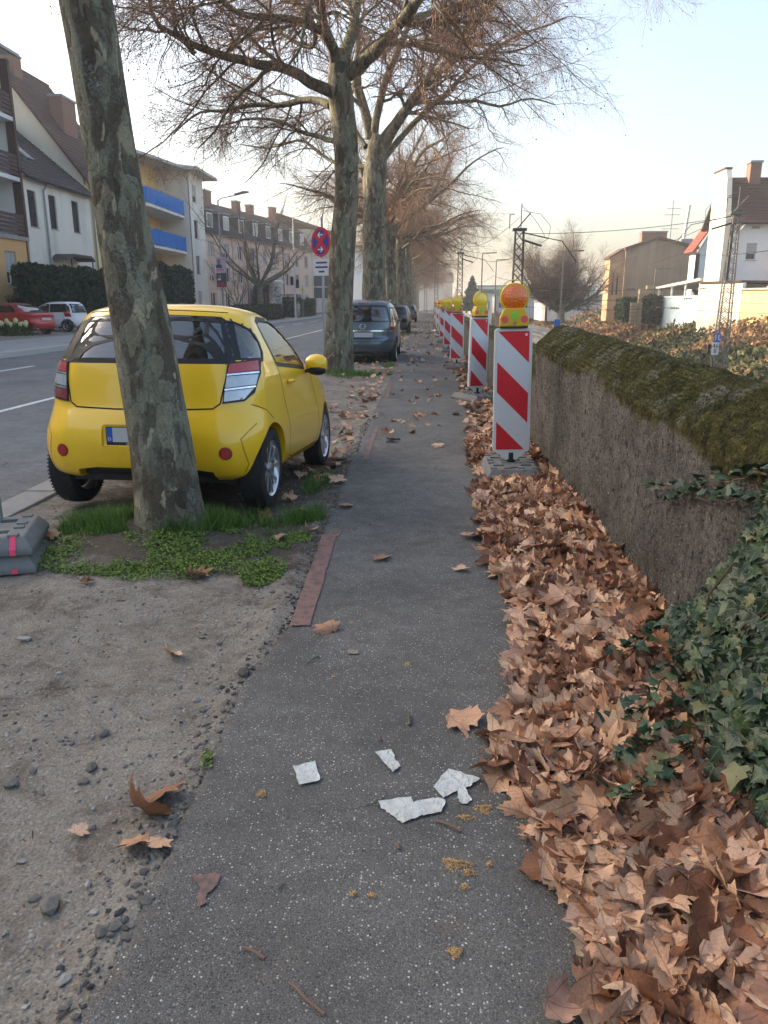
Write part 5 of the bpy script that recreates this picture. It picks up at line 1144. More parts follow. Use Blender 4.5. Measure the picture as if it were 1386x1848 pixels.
# ---- second tree: limbs as they run in the photograph
def px_tree(name, label, X, Y, trunk_px, rads, limb_px, cfg, seed, balls, bark=None, extra=()):
    t = thing(name, label, 'tree', (X, Y, 0)); o = Vector((X, Y, 0))
    tr = [at_y(x, y, Y) - o for x, y in trunk_px]; tr[0].z = min(tr[0].z, -.12)
    link_mesh('trunk', trunk_mesh('trunk', tr, rads, 110, 48, .28, .06, seed, 5), bark or MAT_BARK, t)
    limbs = []; lr = []
    for pts, r0, r1_ in limb_px: limbs.append([at_y(x, y, Y + dy) - o for x, y, dy in pts]); lr.append((r0, r1_))
    for pts, r0, r1_ in extra: limbs.append([Vector(p) for p in pts]); lr.append((r0, r1_))
    build_crown(t, np.random.default_rng(seed), limbs, lr, cfg, balls); return t
L2 = [([(597, 165, 0), (560, 140, -.3), (500, 118, -.7), (420, 103, -1.1), (335, 98, -1.5), (285, 78, -1.8), (255, 58, -2.0), (258, 30, -2.1), (240, 22, -2.2), (225, 60, -2.2)], .125, .022),
      ([(352, 98, -1.45), (330, 50, -1.6), (300, 0, -1.8), (270, -60, -2)], .05, .02), ([(597, 190, 0), (545, 168, .8), (520, 172, 1.1), (460, 158, 1.5), (400, 190, 1.9), (350, 175, 2.2), (300, 200, 2.5)], .085, .016),
      ([(605, 255, 0), (560, 238, 1.4), (510, 210, 2.2), (450, 205, 3.0), (400, 215, 3.6), (340, 230, 4)], .06, .014),
      ([(628, 135, 0), (665, 95, -.4), (715, 45, -.9), (765, -10, -1.4), (850, -90, -2.2)], .14, .05), ([(605, 120, 0), (580, 40, -.8), (555, -40, -1.6), (520, -140, -2.4)], .12, .05),
      ([(622, 110, 0), (628, 20, .8), (640, -80, 1.6), (660, -180, 2.4)], .13, .05), ([(640, 120, 0), (700, 60, 2.0), (800, 20, 3.0), (900, -5, 3.6), (1000, -15, 4.0), (1090, -5, 4.2)], .08, .02),
      ([(590, 60, -.5), (500, 20, -1.4), (420, -20, -2.2), (330, -50, -3.0)], .08, .03), ([(715, 45, -.9), (800, 40, -1.0), (880, 10, -1.2), (980, -20, -1.5)], .06, .02), ([(575, 45, .6), (540, 60, 1.6), (490, 45, 2.6), (440, 70, 3.4)], .06, .02),
      ([(600, 90, .3), (540, 0, 2.0), (480, -60, 3.0), (400, -100, 4.0)], .07, .02)]
px_tree('plane_tree', 'second plane tree with pale mottled trunk between yellow car and people carrier', -1.95, 17.4, [(608, 690), (610, 672), (613, 560), (619, 440), (626, 350), (624, 250), (616, 190), (610, 130), (614, 90)], [.36, .315, .285, .275, .262, .25, .262, .27, .17], L2,
        dict(n1=14, l1=2.2, n2=14, l2=.9, n3=11, l3=.36, up=-.05, dr1=.34, dr=.34), 22, 2200)
L3 = [([(690, 270, 0), (725, 215, -.5), (770, 140, -1.0), (820, 70, -1.4), (870, 0, -1.8)], .20, .06), ([(684, 268, 0), (705, 240, .2), (745, 190, 1.0), (800, 190, 1.6), (860, 183, 2.0), (912, 205, 2.4), (950, 185, 2.7), (1010, 200, 3)], .11, .02),
      ([(668, 250, 0), (650, 160, 0), (655, 60, 0), (640, -60, 0)], .16, .06), ([(675, 250, 0), (680, 150, -.6), (720, 50, -1.2), (740, -60, -1.6)], .15, .05), ([(660, 265, 0), (600, 200, 1.0), (540, 170, 2), (470, 150, 3)], .10, .03),
      ([(682, 300, 0), (712, 262, .4), (760, 200, 1.5), (850, 100, 2.2), (930, 40, 2.8), (1010, 10, 3.2)], .12, .03), ([(676, 305, 0), (640, 296, .6), (600, 290, 1.5), (540, 250, 2.4), (470, 270, 3.2), (420, 260, 3.8)], .09, .02), ([(770, 140, -1.0), (850, 95, -1.2), (930, 90, -1.4), (1000, 60, -1.6)], .08, .02),
      ([(672, 230, .3), (610, 110, 2), (560, 30, 3), (510, -30, 3.6)], .10, .03), ([(684, 255, .1), (720, 205, .8), (790, 100, 2.6), (860, 30, 3.6), (930, -40, 4.2)], .10, .03)]
px_tree('plane_tree', 'third plane tree with a broad fork behind the people carrier', -1.95, 29.2, [(675, 630), (675, 600), (675, 500), (676, 400), (676, 320), (680, 270), (684, 245)], [.50, .45, .43, .42, .41, .42, .30], L3,
        dict(n1=14, l1=2.9, n2=13, l2=1.15, n3=10, l3=.48, up=-.02, dr1=.30, dr=.30), 33, 1800)
# ---- the rest of the avenue: three variants, turned and spaced
def avenue_tree(name, label, X, Y, seed, H=7.5, r0=.38, cfg=None, balls=500):
    t = thing(name, label, 'tree', (X, Y, 0), group='plane trees along the verge'); rng = np.random.default_rng(seed)
    f = 5.2 + rng.uniform(-.5, .6); lean = rng.normal(0, .15, 2)
    link_mesh('trunk', trunk_mesh('trunk', [(0, 0, -.1), (lean[0] * .2, 0, 1.2), (lean[0] * .6, lean[1] * .5, 3), (lean[0], lean[1], f), (lean[0] * 1.1, lean[1], f + .9)], [r0 * 1.12, r0, r0 * .93, r0 * .88, r0 * .55], 60, 32, .25, .06, seed, 5), MAT_BARK, t)
    limbs = []; lr = []
    for k in range(13):
        a = k * 2.399 + rng.uniform(-.3, .3); el = rng.uniform(.05, 1.15) if k % 3 else rng.uniform(1.1, 2.2); h = Vector((lean[0], lean[1], f - 1.3 + 2.0 * rng.random())); e = Vector((math.cos(a), math.sin(a), el)).normalized(); L = rng.uniform(4.8, 7.0)
        limbs.append([h, h + e * L * .3 + Vector((0, 0, .2)), h + e * L * .65 + Vector((rng.normal(0, .3), rng.normal(0, .3), .5)), h + e * L + Vector((0, 0, .2))]); lr.append((r0 * rng.uniform(.28, .42), .02))
    build_crown(t, rng, limbs, lr, cfg or dict(n1=13, l1=2.7, n2=12, l2=1.2, n3=8, l3=.55, up=.0, dr1=.28, dr=.30), balls); return t
AV = [41.0, 52.6, 64.4, 76.2, 88.0, 100, 112, 124, 137, 150, 165, 180, 200, 222]
nth = ['fourth', 'fifth', 'sixth', 'seventh', 'eighth', 'ninth', 'tenth', 'eleventh', 'twelfth', 'thirteenth', 'fourteenth', 'fifteenth', 'sixteenth', 'farthest']
protos = []
for i, Y in enumerate(AV):
    lab = nth[i] + (' plane tree counted along the verge from the camera' if i < 13 else ' plane tree where the avenue meets the haze')
    X = -1.75 + (.25 if i in (1, 2) else 0) - .002 * Y
    if i < 2: protos.append(avenue_tree('plane_tree', lab, X, Y, 50 + i, r0=.36))
    else:
        o = copy_tree(protos[i % 2]); o.location = (X, Y, 0); o.rotation_euler = (0, 0, 1.3 * i + 1.0); s = .95 + .05 * ((i * 7) % 5); o.scale = (s, s, s); o['label'] = lab
# ================================================================ the far side of the street
def render_mat(name, col, var=.10, streak=.35): return plain(name, tuple(min(.82, x * 1.18) for x in col), .92, var=var, vscale=1.3, bump=.15, bscale=70, dirt=tuple(x * (1 - streak) for x in col))
MAT_PANE = plain('window_pane', (.025, .030, .035), .06, 0, .6, var=.3, vscale=1.5)
MAT_CURTAIN = plain('curtained_pane', (.32, .32, .31), .25, 0, .6, var=.35, vscale=2.5)
MAT_WFRAME = plain('white_window_frame', (.62, .62, .61), .5)
MAT_BFRAME = plain('brown_window_frame', (.06, .042, .035), .6)
MAT_SHUT = plain('grey_roller_shutter', (.42, .43, .42), .7, var=.08, vscale=4)
MAT_DSHUT = plain('dark_roller_shutter', (.020, .014, .014), .75, var=.2, vscale=4)
MAT_ZINC = plain('zinc_gutter', (.23, .25, .26), .45, .6, var=.2, vscale=3)
MAT_BRICK = plain('chimney_brick', (.20, .105, .08), .92, var=.3, vscale=5, bump=.4, bscale=14)
def m_tiles(name, c0, c1, moss=(.055, .06, .03), mossy=.4):
    N = NB(name); n = N.noise(1.2, 5, .65); c = N.mix(n, c0, c1); c = N.mix(N.ramp(N.noise(2.4, 6, .7), [(.52, 0.0), (.72, mossy)]), c, moss)
    c = N.mix(.5, c, N.ramp(N.noise(28, 3, .7), [(.3, .25), (.7, .8)]), 'OVERLAY'); N.base(c, .9, 0, .25); N.bump(N.noise(30, 3, .6), .3, .02); return N.m
MAT_TILE_D = m_tiles('dark_roof_tiles', (.045, .036, .034), (.085, .068, .062))
MAT_TILE_B = m_tiles('brown_roof_tiles', (.060, .034, .030), (.105, .060, .048), mossy=.15)
MAT_TILE_R = m_tiles('red_roof_tiles', (.22, .045, .035), (.32, .07, .05), mossy=.1)

def facade(parent, name, mat, org, udir, wid, hei, wins=(), depth=.18, thick=.30, frame=MAT_WFRAME, skip_small=False):
    """wall with real openings; wins = (u0,u1,v0,v1,kind)"""
    org = Vector(org); u = Vector(udir).normalized(); n = u.cross(Vector((0, 0, 1)))
    P = lambda a, b, d: org + u * a + Vector((0, 0, b)) - n * d
    us = sorted({0.0, wid, *[w[0] for w in wins], *[w[1] for w in wins]}); vs = sorted({0.0, hei, *[w[2] for w in wins], *[w[3] for w in wins]})
    m = MB()
    for a0, a1 in zip(us[:-1], us[1:]):
        for b0, b1 in zip(vs[:-1], vs[1:]):
            ca, cb = (a0 + a1) / 2, (b0 + b1) / 2
            if any(w[0] < ca < w[1] and w[2] < cb < w[3] for w in wins): continue
            m.add([P(a0, b0, 0), P(a1, b0, 0), P(a1, b1, 0), P(a0, b1, 0)], [(0, 1, 2, 3)])
    for w in wins:
        a0, a1, b0, b1 = w[:4]; q = [(a0, b0), (a1, b0), (a1, b1), (a0, b1)]
        for i in range(4):
            s, e = q[i], q[(i + 1) % 4]; m.add([P(*s, 0), P(*e, 0), P(*e, depth + .06), P(*s, depth + .06)], [(3, 2, 1, 0)])
    m.add([P(0, 0, 0), P(0, 0, thick), P(0, hei, thick), P(0, hei, 0)], [(0, 1, 2, 3)]); m.add([P(wid, 0, 0), P(wid, 0, thick), P(wid, hei, thick), P(wid, hei, 0)], [(3, 2, 1, 0)])
    m.add([P(0, hei, 0), P(wid, hei, 0), P(wid, hei, thick), P(0, hei, thick)], [(0, 1, 2, 3)])
    me = bpy.data.meshes.new(name); me.from_pydata([tuple(v) for v in m.v], [], m.f); wall_o = link_mesh(name, me, mat, parent)
    for w in wins:
        a0, a1, b0, b1 = w[:4]; kind = w[4] if len(w) > 4 else 'plain'
        if kind == 'open': continue
        def bar(M, x0, x1, y0, y1, d0, d1): M.add([P(x0, y0, d0), P(x1, y0, d0), P(x1, y1, d0), P(x0, y1, d0), P(x0, y0, d1), P(x1, y0, d1), P(x1, y1, d1), P(x0, y1, d1)], [(0, 1, 2, 3), (7, 6, 5, 4), (0, 4, 5, 1), (1, 5, 6, 2), (2, 6, 7, 3), (3, 7, 4, 0)])
        fr = MB(); t = .06; fm = frame if kind not in ('dark',) else MAT_BFRAME
        bar(fr, a0, a0 + t, b0, b1, depth - .05, depth + .02); bar(fr, a1 - t, a1, b0, b1, depth - .05, depth + .02); bar(fr, a0 + t, a1 - t, b0, b0 + t, depth - .05, depth + .02); bar(fr, a0 + t, a1 - t, b1 - t, b1, depth - .05, depth + .02)
        if a1 - a0 > 1.0 and kind != 'dark': bar(fr, (a0 + a1) / 2 - .04, (a0 + a1) / 2 + .04, b0 + t, b1 - t, depth - .05, depth + .02)
        wo = fr.build('window', fm, parent)
        g = MB(); g.add([P(a0 + t, b0 + t, depth), P(a1 - t, b0 + t, depth), P(a1 - t, b1 - t, depth), P(a0 + t, b1 - t, depth)], [(0, 1, 2, 3)])
        me = bpy.data.meshes.new('pane'); me.from_pydata([tuple(v) for v in g.v], [], g.f); link_mesh('pane', me, MAT_CURTAIN if kind == 'curtain' else MAT_PANE, wo)
        if kind in ('half', 'dark', 'shut'):
            s0 = {'half': b0 + (b1 - b0) * .36, 'dark': b0 + .02, 'shut': b0 + .05}[kind]; k = max(2, int((b1 - s0) / .09)); sm = MB()
            for i in range(k):
                z0 = s0 + (b1 - s0) * i / k; z1 = s0 + (b1 - s0) * (i + .82) / k; bar(sm, a0 + .02, a1 - .02, z0, z1, depth - .10, depth - .075)
            sm.build('roller_shutter', MAT_DSHUT if kind == 'dark' else MAT_SHUT, wo)
        si = MB(); bar(si, a0 - .05, a1 + .05, b0 - .05, b0 - .003, -.06, depth - .05); si.build('sill', plain('stone_sill', (.40, .39, .37), .8), wo)
    return wall_o
def roof_slab(parent, quad, mat, rows=18, thick=.10, ribs=0, name='roof'):
    """sloping tiled plane: quad = eave0, eave1, ridge1, ridge0 ; courses of overlapping tiles"""
    a, b, c, d = [Vector(q) for q in quad]; n = (b - a).cross(d - a).normalized()
    if n.z < 0: n = -n
    m = MB(); cols = max(1, ribs)
    for i in range(rows):
        t0, t1 = i / rows, (i + 1.12) / rows
        for j in range(cols):
            s0, s1 = j / cols, (j + (.86 if ribs else 1)) / cols
            L = lambda s, t: a.lerp(b, s).lerp(d.lerp(c, s), t)
            p = [L(s0, t0) + n * .05, L(s1, t0) + n * .05, L(s1, t1) + n * .005, L(s0, t1) + n * .005]
            m.add(p + [p[0] - n * .05, p[1] - n * .05], [(0, 1, 2, 3), (0, 4, 5, 1)])
            if ribs: e = L((j + 1) / cols, t0) + n * .02; e2 = L((j + 1) / cols, t1) + n * .0; m.add([p[1], e, e2, p[2]], [(0, 1, 2, 3)])
    m.add([a, b, c, d, a - n * thick, b - n * thick, c - n * thick, d - n * thick], [(0, 1, 2, 3), (7, 6, 5, 4), (0, 4, 5, 1), (1, 5, 6, 2), (2, 6, 7, 3), (3, 7, 4, 0)])
    me = bpy.data.meshes.new(name); me.from_pydata([tuple(v) for v in m.v], [], m.f); return link_mesh(name, me, mat, parent)
def chimney(parent, x, y, z0, z1, wx=.7, wy=.9, name='chimney'):
    o = MB().box(x - wx / 2, x + wx / 2, y - wy / 2, y + wy / 2, z0, z1).build(name, MAT_BRICK, parent); MB().box(x - wx / 2 - .07, x + wx / 2 + .07, y - wy / 2 - .07, y + wy / 2 + .07, z1 + .003, z1 + .15).build('chimney_cap', MAT_ZINC, o); return o
GZ = .2
# --- orange house with wooden balconies, left edge of the picture
oh = thing('balcony_house', 'orange and white house with brown slatted balconies at the left edge', 'house', (-23, 38, GZ))
MAT_OR = render_mat('orange_render', (.55, .33, .14)); MAT_WOOD = plain('brown_stained_boards', (.065, .026, .020), .7, var=.3, vscale=3); MAT_WR = render_mat('white_render', (.60, .59, .57))
facade(oh, 'wall', MAT_OR, (0, -10, 0), (0, 1, 0), 17.3, 4.75, [(14.55, 15.75, 2.35, 4.1, 'half'), (11.5, 12.7, 2.35, 4.1, 'half'), (8, 9.2, 2.35, 4.1, 'half'), (4, 5.2, 2.35, 4.1, 'half')])
facade(oh, 'loggia_wall', MAT_WR, (-1.6, -10, 4.75), (0, 1, 0), 17.3, 9.6, [(10, 12, .1, 2.3, 'plain'), (14.2, 15.6, .1, 2.3, 'curtain'), (10, 12, 3.3, 5.5, 'plain'), (14.2, 15.6, 3.3, 5.5, 'plain'), (10, 12, 6.5, 8.7, 'plain'), (14.0, 15.6, 6.5, 8.7, 'plain')])
MB().box(-10, -.35, 7.0, 7.25, 0, 14.35).build('end_wall', MAT_WR, oh); MB().box(-10, -.35, -10, -9.75, 0, 14.35).build('end_wall', MAT_WR, oh)
for k, zf in enumerate((4.75, 7.9, 11.0)):
    sl = MB().box(-1.8, .12, -10, 7.25, zf, zf + .22).build('balcony_floor', MAT_ZINC if k == 0 else MAT_WR, oh)
    for j in range(5): MB().box(.06, .10, -10, 6.95, zf + .32 + j * .22, zf + .50 + j * .22).build('board', MAT_WOOD, oh)
    for y in (-6, -2, 2, 6.2): MB().box(0, .055, y, y + .07, zf + .22, zf + 1.45).build('post', MAT_WOOD, oh)
MB().box(-1.6, -.1, -10, 7.25, 14.1, 14.35).build('ceiling_slab', MAT_WR, oh)
MB().box(-.35, .14, 6.98, 7.22, 4.98, 14.1).build('corner_post', MAT_WOOD, oh); MB().box(-.15, .02, 7.02, 7.20, 0, 4.74).build('corner_post', MAT_WOOD, oh)
roof_slab(oh, [(.5, -10.4, 14.4), (.5, 7.6, 14.4), (-5, 7.6, 16.6), (-5, -10.4, 16.6)], MAT_TILE_D, 12); roof_slab(oh, [(-10.5, -10.4, 14.4), (-10.5, 7.6, 14.4), (-5, 7.6, 16.6), (-5, -10.4, 16.6)], MAT_TILE_D, 12)
MB().box(.42, .60, -10.4, 7.6, 14.30, 14.46).build('gutter', MAT_ZINC, oh); MB().box(-.3, .5, -10.2, 7.5, 14.36, 14.40).build('soffit', MAT_WR, oh)
# --- the row goes on to the left, outside the picture; these houses keep the near footpath in shade
for k_, (y0_, w_, c_) in enumerate(((4.0, 23.5, (.55, .50, .42)), (-22.0, 25.5, (.52, .42, .36)))):
    th2 = thing('row_house', ['cream terraced house next to the orange balcony house', 'brownish terraced house at the near end of the row'][k_], 'house', (-23, y0_, GZ)); mt_ = render_mat('row_house_render_%d' % k_, c_)
    facade(th2, 'wall', mt_, (0, 0, 0), (0, 1, 0), w_, 13.8, [(1.2 + i * 3.1, 2.5 + i * 3.1, 1.6 + j * 3.1, 3.2 + j * 3.1, ['plain', 'curtain', 'half'][(i + j) % 3]) for i in range(int(w_ / 3.1)) for j in range(4)])
    MB().box(-10, -.31, .0, .25, 0, 13.8).build('end_wall', mt_, th2); MB().box(-10, -.31, w_ - .25, w_, 0, 13.8).build('end_wall', mt_, th2)
    roof_slab(th2, [(.4, -.2, 13.75), (.4, w_ + .2, 13.75), (-5, w_ + .2, 16.8), (-5, -.2, 16.8)], MAT_TILE_D, 10); roof_slab(th2, [(-10.4, -.2, 13.75), (-10.4, w_ + .2, 13.75), (-5, w_ + .2, 16.8), (-5, -.2, 16.8)], MAT_TILE_D, 10)
# --- narrow white house
nh = thing('narrow_house', 'plain white two storey house with three dark tall windows behind the hedge', 'house', (-23, 45.4, GZ))
MAT_CR = render_mat('cream_white_render', (.60, .565, .50), .08, .45)
facade(nh, 'wall', MAT_CR, (0, 0, 0), (0, 1, 0), 9.0, 8.35, [(.45, 1.45, 5.65, 7.65, 'dark'), (3.0, 3.95, 5.75, 7.7, 'dark'), (6.15, 7.15, 5.8, 7.75, 'dark'), (.6, 1.8, 1.9, 3.6, 'dark'), (3.4, 4.4, .2, 3.5, 'dark'), (7.0, 8.0, 1.9, 3.5, 'dark')])
roof_slab(nh, [(.45, -.2, 8.30), (.45, 9.15, 8.30), (-5.2, 9.15, 13.0), (-5.2, -.2, 13.0)], MAT_TILE_D, 22); roof_slab(nh, [(-10.6, -.2, 8.5), (-10.6, 9.15, 8.5), (-5.2, 9.15, 13.0), (-5.2, -.2, 13.0)], MAT_TILE_D, 10)
MB().prism([(-10, 0), (-.3, 0), (-.3, 8.8), (-5.2, 12.87), (-10, 8.8)], .02, .25, 'y').build('gable_wall', MAT_CR, nh)
MB().tube([(.40, -.2, 8.27), (.40, 9.15, 8.27)], .075, 8).build('gutter', MAT_BLACK, nh); MB().tube([(.35, 2.3, 8.2), (.10, 2.3, 7.8), (.10, 2.3, 0)], .055, 8).build('downpipe', MAT_ZINC, nh)
for y, t in ((3.2, .30), (1.0, .30)):
    p0 = Vector((.45 - 5.65 * t, y, 8.3 + 4.7 * t)); sl = Vector((-5.65, 0, 4.7)).normalized(); nn = Vector((4.7, 0, 5.65)).normalized(); e = Vector((0, 1.05, 0))
    q = [p0, p0 + e, p0 + e + sl * 1.5, p0 + sl * 1.5]; m = MB(); m.add([v + nn * .16 for v in q] + [v - nn * .05 for v in q], [(0, 1, 2, 3), (0, 4, 5, 1), (1, 5, 6, 2), (2, 6, 7, 3), (3, 7, 4, 0)]); sk_ = m.build('skylight', MAT_ZINC, nh)
    q2 = [v.lerp((q[0] + q[2]) / 2, .16) + nn * .17 for v in q]; m = MB(); m.add(q2, [(0, 1, 2, 3)]); m.build('pane', MAT_CURTAIN, sk_)
cp = MB()
cpts = [(0, 3.95), (.25, 4.15), (.6, 4.28), (3.1, 4.28), (3.45, 4.15), (3.7, 3.95), (3.45, 4.02), (3.1, 4.14), (.6, 4.14), (.25, 4.02)]
cp.prism([(a + 2.6, b) for a, b in cpts], .0, 1.2, 'x'); cp.build('door_canopy', plain('canopy_felt', (.075, .065, .055), .9, var=.3, vscale=4), nh)
for y in (2.9, 6.0): MB().tube([(1.1, y, 0), (1.1, y, 4.05)], .04, 6).build('canopy_post', MAT_BLACK, nh)
# --- tall gabled house
th_ = thing('gabled_house', 'tall cream house with steep brown roof and two chimneys behind the leaning trunk', 'house', (-23, 54.5, GZ))
MAT_YW = render_mat('pale_yellow_render', (.60, .53, .27)); MAT_GR = render_mat('grey_cream_render', (.47, .45, .37))
facade(th_, 'wall', MAT_YW, (0, .0, 0), (0, 1, 0), 8.5, 9.1, [(1.5, 2.6, 6.2, 7.8, 'plain'), (5, 6.1, 6.2, 7.8, 'plain'), (1.5, 2.6, 2.6, 4.3, 'curtain'), (5, 6.1, 2.6, 4.3, 'plain')])
MB().prism([(-12, 0), (-.32, 0), (-.32, 9.66), (-6.0, 17.16), (-12, 9.22)], .03, .3, 'y').build('gable_wall', MAT_GR, th_)
roof_slab(th_, [(.4, -.25, 8.85), (.4, 8.7, 8.85), (-6.0, 8.7, 17.3), (-6.0, -.25, 17.3)], MAT_TILE_B, 30); roof_slab(th_, [(-12.4, -.25, 8.85), (-12.4, 8.7, 8.85), (-6.0, 8.7, 17.3), (-6.0, -.25, 17.3)], MAT_TILE_B, 10)
chimney(th_, -5.6, 2.4, 15.4, 17.6, .8, 1.2); c2 = chimney(th_, -3.1, 4.2, 12.2, 15.3, .9, 2.2)
MB().prism([(-3.75, 13.85), (-2.55, 12.3), (-2.45, 12.45), (-3.65, 14.0)], 2.9, 3.05, 'y').build('flashing', plain('blue_grey_flashing', (.16, .21, .26), .8), th_)
MB().tube([(.25, .15, 9.0), (.1, .15, 8.6), (.1, .15, 0)], .06, 8).build('downpipe', MAT_ZINC, th_)
# --- block with blue balconies
bb = thing('apartment_block', 'cream apartment block with two bright blue balconies right of the leaning trunk', 'building', (-22.3, 63.2, GZ))
MAT_CW = render_mat('warm_white_render', (.63, .59, .53)); MAT_YB = render_mat('ochre_render', (.62, .43, .16)); MAT_BLUE = plain('blue_balcony_panel', (.012, .15, .50), .8, spec=.15, var=.08, vscale=3)
facade(bb, 'recessed_wall', MAT_YB, (-2.9, 0, 0), (0, 1, 0), 12.0, 13.2, [(2.0, 4.2, 9.3, 11.6, 'plain'), (6.5, 8.2, 9.3, 11.4, 'plain'), (2.0, 4.2, 6.1, 8.4, 'plain'), (6.5, 8.2, 6.1, 8.3, 'plain'), (2.0, 4.2, 2.8, 5.1, 'plain'), (6.5, 8.2, 2.8, 5.0, 'plain')])
facade(bb, 'wing_side_wall', MAT_CW, (-2.9, 12.0, 0), (1, 0, 0), 2.9, 13.2, [])
facade(bb, 'wing_wall', MAT_CW, (0, 12.03, 0), (0, 1, 0), 5.0, 13.2, [(1.3, 2.55, 10.7, 12.2, 'half'), (1.3, 2.55, 7.4, 9.1, 'plain'), (1.3, 2.55, 4.1, 5.8, 'curtain'), (1.3, 2.6, .9, 2.5, 'shut')], frame=MAT_BFRAME)
MB().box(-10, -.31, 16.8, 17.0, 0, 13.2).build('end_wall', MAT_CW, bb); MB().box(-10, -2.9, -.2, 0, 0, 13.2).build('end_wall', MAT_CW, bb)
rf = MB(); rf.add([(-2.0, -.8, 13.15), (.1, 10.6, 13.15), (1.3, 11.2, 13.15), (1.3, 18.2, 13.15), (-11, 18.2, 13.15), (-11, -.8, 13.15), (-2.2, -.8, 13.45), (-.1, 10.6, 13.45), (1.2, 11.3, 13.45), (1.2, 18.1, 13.45), (-11, 18.1, 13.45), (-11, -.8, 13.45), (-5.5, 4, 14.6), (-5.5, 13, 14.6)],
      [(5, 4, 3, 2, 1, 0), (0, 1, 7, 6), (1, 2, 8, 7), (2, 3, 9, 8), (3, 4, 10, 9), (4, 5, 11, 10), (5, 0, 6, 11), (6, 7, 13, 12), (7, 8, 13), (8, 9, 13), (9, 10, 13), (10, 11, 12, 13), (11, 6, 12)]); rf.build('roof', plain('flat_roof_edge', (.36, .36, .33), .8, var=.12, vscale=2), bb)
for k, zf in enumerate((6.0, 9.15)):
    fl = MB().prism([(-2.88, .8), (-.7, .8), (-.2, 1.6), (-.2, 11.0), (-.6, 11.95), (-2.88, 11.95)], zf - .2, zf, 'z').build('balcony_floor', MAT_WR, bb)
    ed = [(-.7, .8), (-.2, 1.6), (-.2, 3.2), (-.2, 4.8), (-.2, 6.4), (-.2, 8.0), (-.2, 9.6), (-.2, 11.0), (-.6, 11.9)]
    for (x0, y0), (x1, y1) in zip(ed[:-1], ed[1:]):
        d = Vector((x1 - x0, y1 - y0, 0)).normalized(); nn = Vector((d.y, -d.x, 0)); a = Vector((x0, y0, zf + .06)) + d * .05; b = Vector((x1, y1, zf + .06)) - d * .05; h = Vector((0, 0, 1.18))
        MB().add([a, b, b + h, a + h, a + nn * .03, b + nn * .03, b + h + nn * .03, a + h + nn * .03], [(0, 1, 2, 3), (7, 6, 5, 4), (0, 4, 5, 1), (1, 5, 6, 2), (2, 6, 7, 3), (3, 7, 4, 0)]).build('balcony_panel', MAT_BLUE, bb)
        MB().tube([(x1, y1, zf), (x1, y1, zf + 1.32)], .03, 6).build('balcony_post', MAT_ZINC, bb)
    MB().tube([(x, y, zf + 1.33) for x, y in ed], .03, 6).build('handrail', MAT_ZINC, bb)
MB().box(-2.3, -1.6, 2.6, 4.2, 9.17, 10.9).build('balcony_cabinet', plain('dark_grey_cabinet', (.05, .06, .065), .6), bb)
pt = MB().box(-2.4, -2.2, 9.0, 10.6, 6.2, 7.9).build('balcony_bench', plain('dark_bench_frame', (.04, .035, .035), .6), bb)
# --- long pink apartment house further on, turned a little towards us
pk = thing('apartment_house', 'long pink apartment house with dark mansard roof and dormers', 'building', (-23.2, 81.5, GZ), (0, 0, math.atan2(30.5, 6.8) - math.pi / 2))
MAT_PK = render_mat('pink_render', (.55, .41, .33), .06, .2)
wn = []
for i in range(9):
    u0 = 1.6 + i * 3.45
    for j, v in enumerate((.9, 3.6, 6.1)): wn.append((u0, u0 + 1.25, v, v + 1.55, ['plain', 'curtain', 'half', 'plain', 'curtain'][(i * 3 + j * 2) % 5]))
facade(pk, 'wall', MAT_PK, (0, 0, 0), (0, 1, 0), 32, 8.4, wn)
MB().box(-10, -.31, 0, .25, 0, 8.4).build('end_wall', MAT_PK, pk); MB().box(-10, -.31, 31.75, 32, 0, 8.4).build('end_wall', MAT_PK, pk)
roof_slab(pk, [(.4, -.3, 8.35), (.4, 32.3, 8.35), (-1.9, 32.3, 11.3), (-1.9, -.3, 11.3)], MAT_TILE_D, 12); roof_slab(pk, [(-1.9, -.3, 11.3), (-1.9, 32.3, 11.3), (-5.5, 32.3, 12.8), (-5.5, -.3, 12.8)], MAT_TILE_D, 8)
MB().prism([(-10, 8.3), (.3, 8.3), (-1.9, 11.2), (-5.5, 12.7), (-10, 11)], .1, .4, 'y').build('gable_wall', MAT_TILE_D, pk); MB().prism([(-10, 8.3), (.3, 8.3), (-1.9, 11.2), (-5.5, 12.7), (-10, 11)], 31.6, 31.9, 'y').build('gable_wall', MAT_TILE_D, pk)
for i in range(8):
    y = 1.7 + i * 3.75; d = MB().box(-2.2, -.15, y, y + 1.5, 8.9, 10.7).build('dormer', MAT_TILE_D, pk); MB().box(-.148, -.09, y + .12, y + 1.38, 9.05, 10.5).build('dormer_frame', MAT_WFRAME, d); MB().box(-.088, -.07, y + .24, y + 1.26, 9.17, 10.38).build('pane', MAT_CURTAIN if i % 2 else MAT_PANE, d); MB().box(-2.3, -.02, y - .1, y + 1.6, 10.703, 10.80).build('dormer_roof', MAT_ZINC, d)
for i, y in enumerate((3.5, 8.0, 10.5, 16, 22, 27)): chimney(pk, -4.6 + (i % 2), y, 11.4, 13.2 + .25 * (i % 3), .7, 1.1)
MB().tube([(.35, -.3, 8.33), (.35, 32.3, 8.33)], .09, 6).build('gutter', MAT_ZINC, pk)
for y in (10.6, 21.4): MB().tube([(.1, y, 0), (.1, y, 8.3)], .06, 6).build('downpipe', MAT_BFRAME, pk)
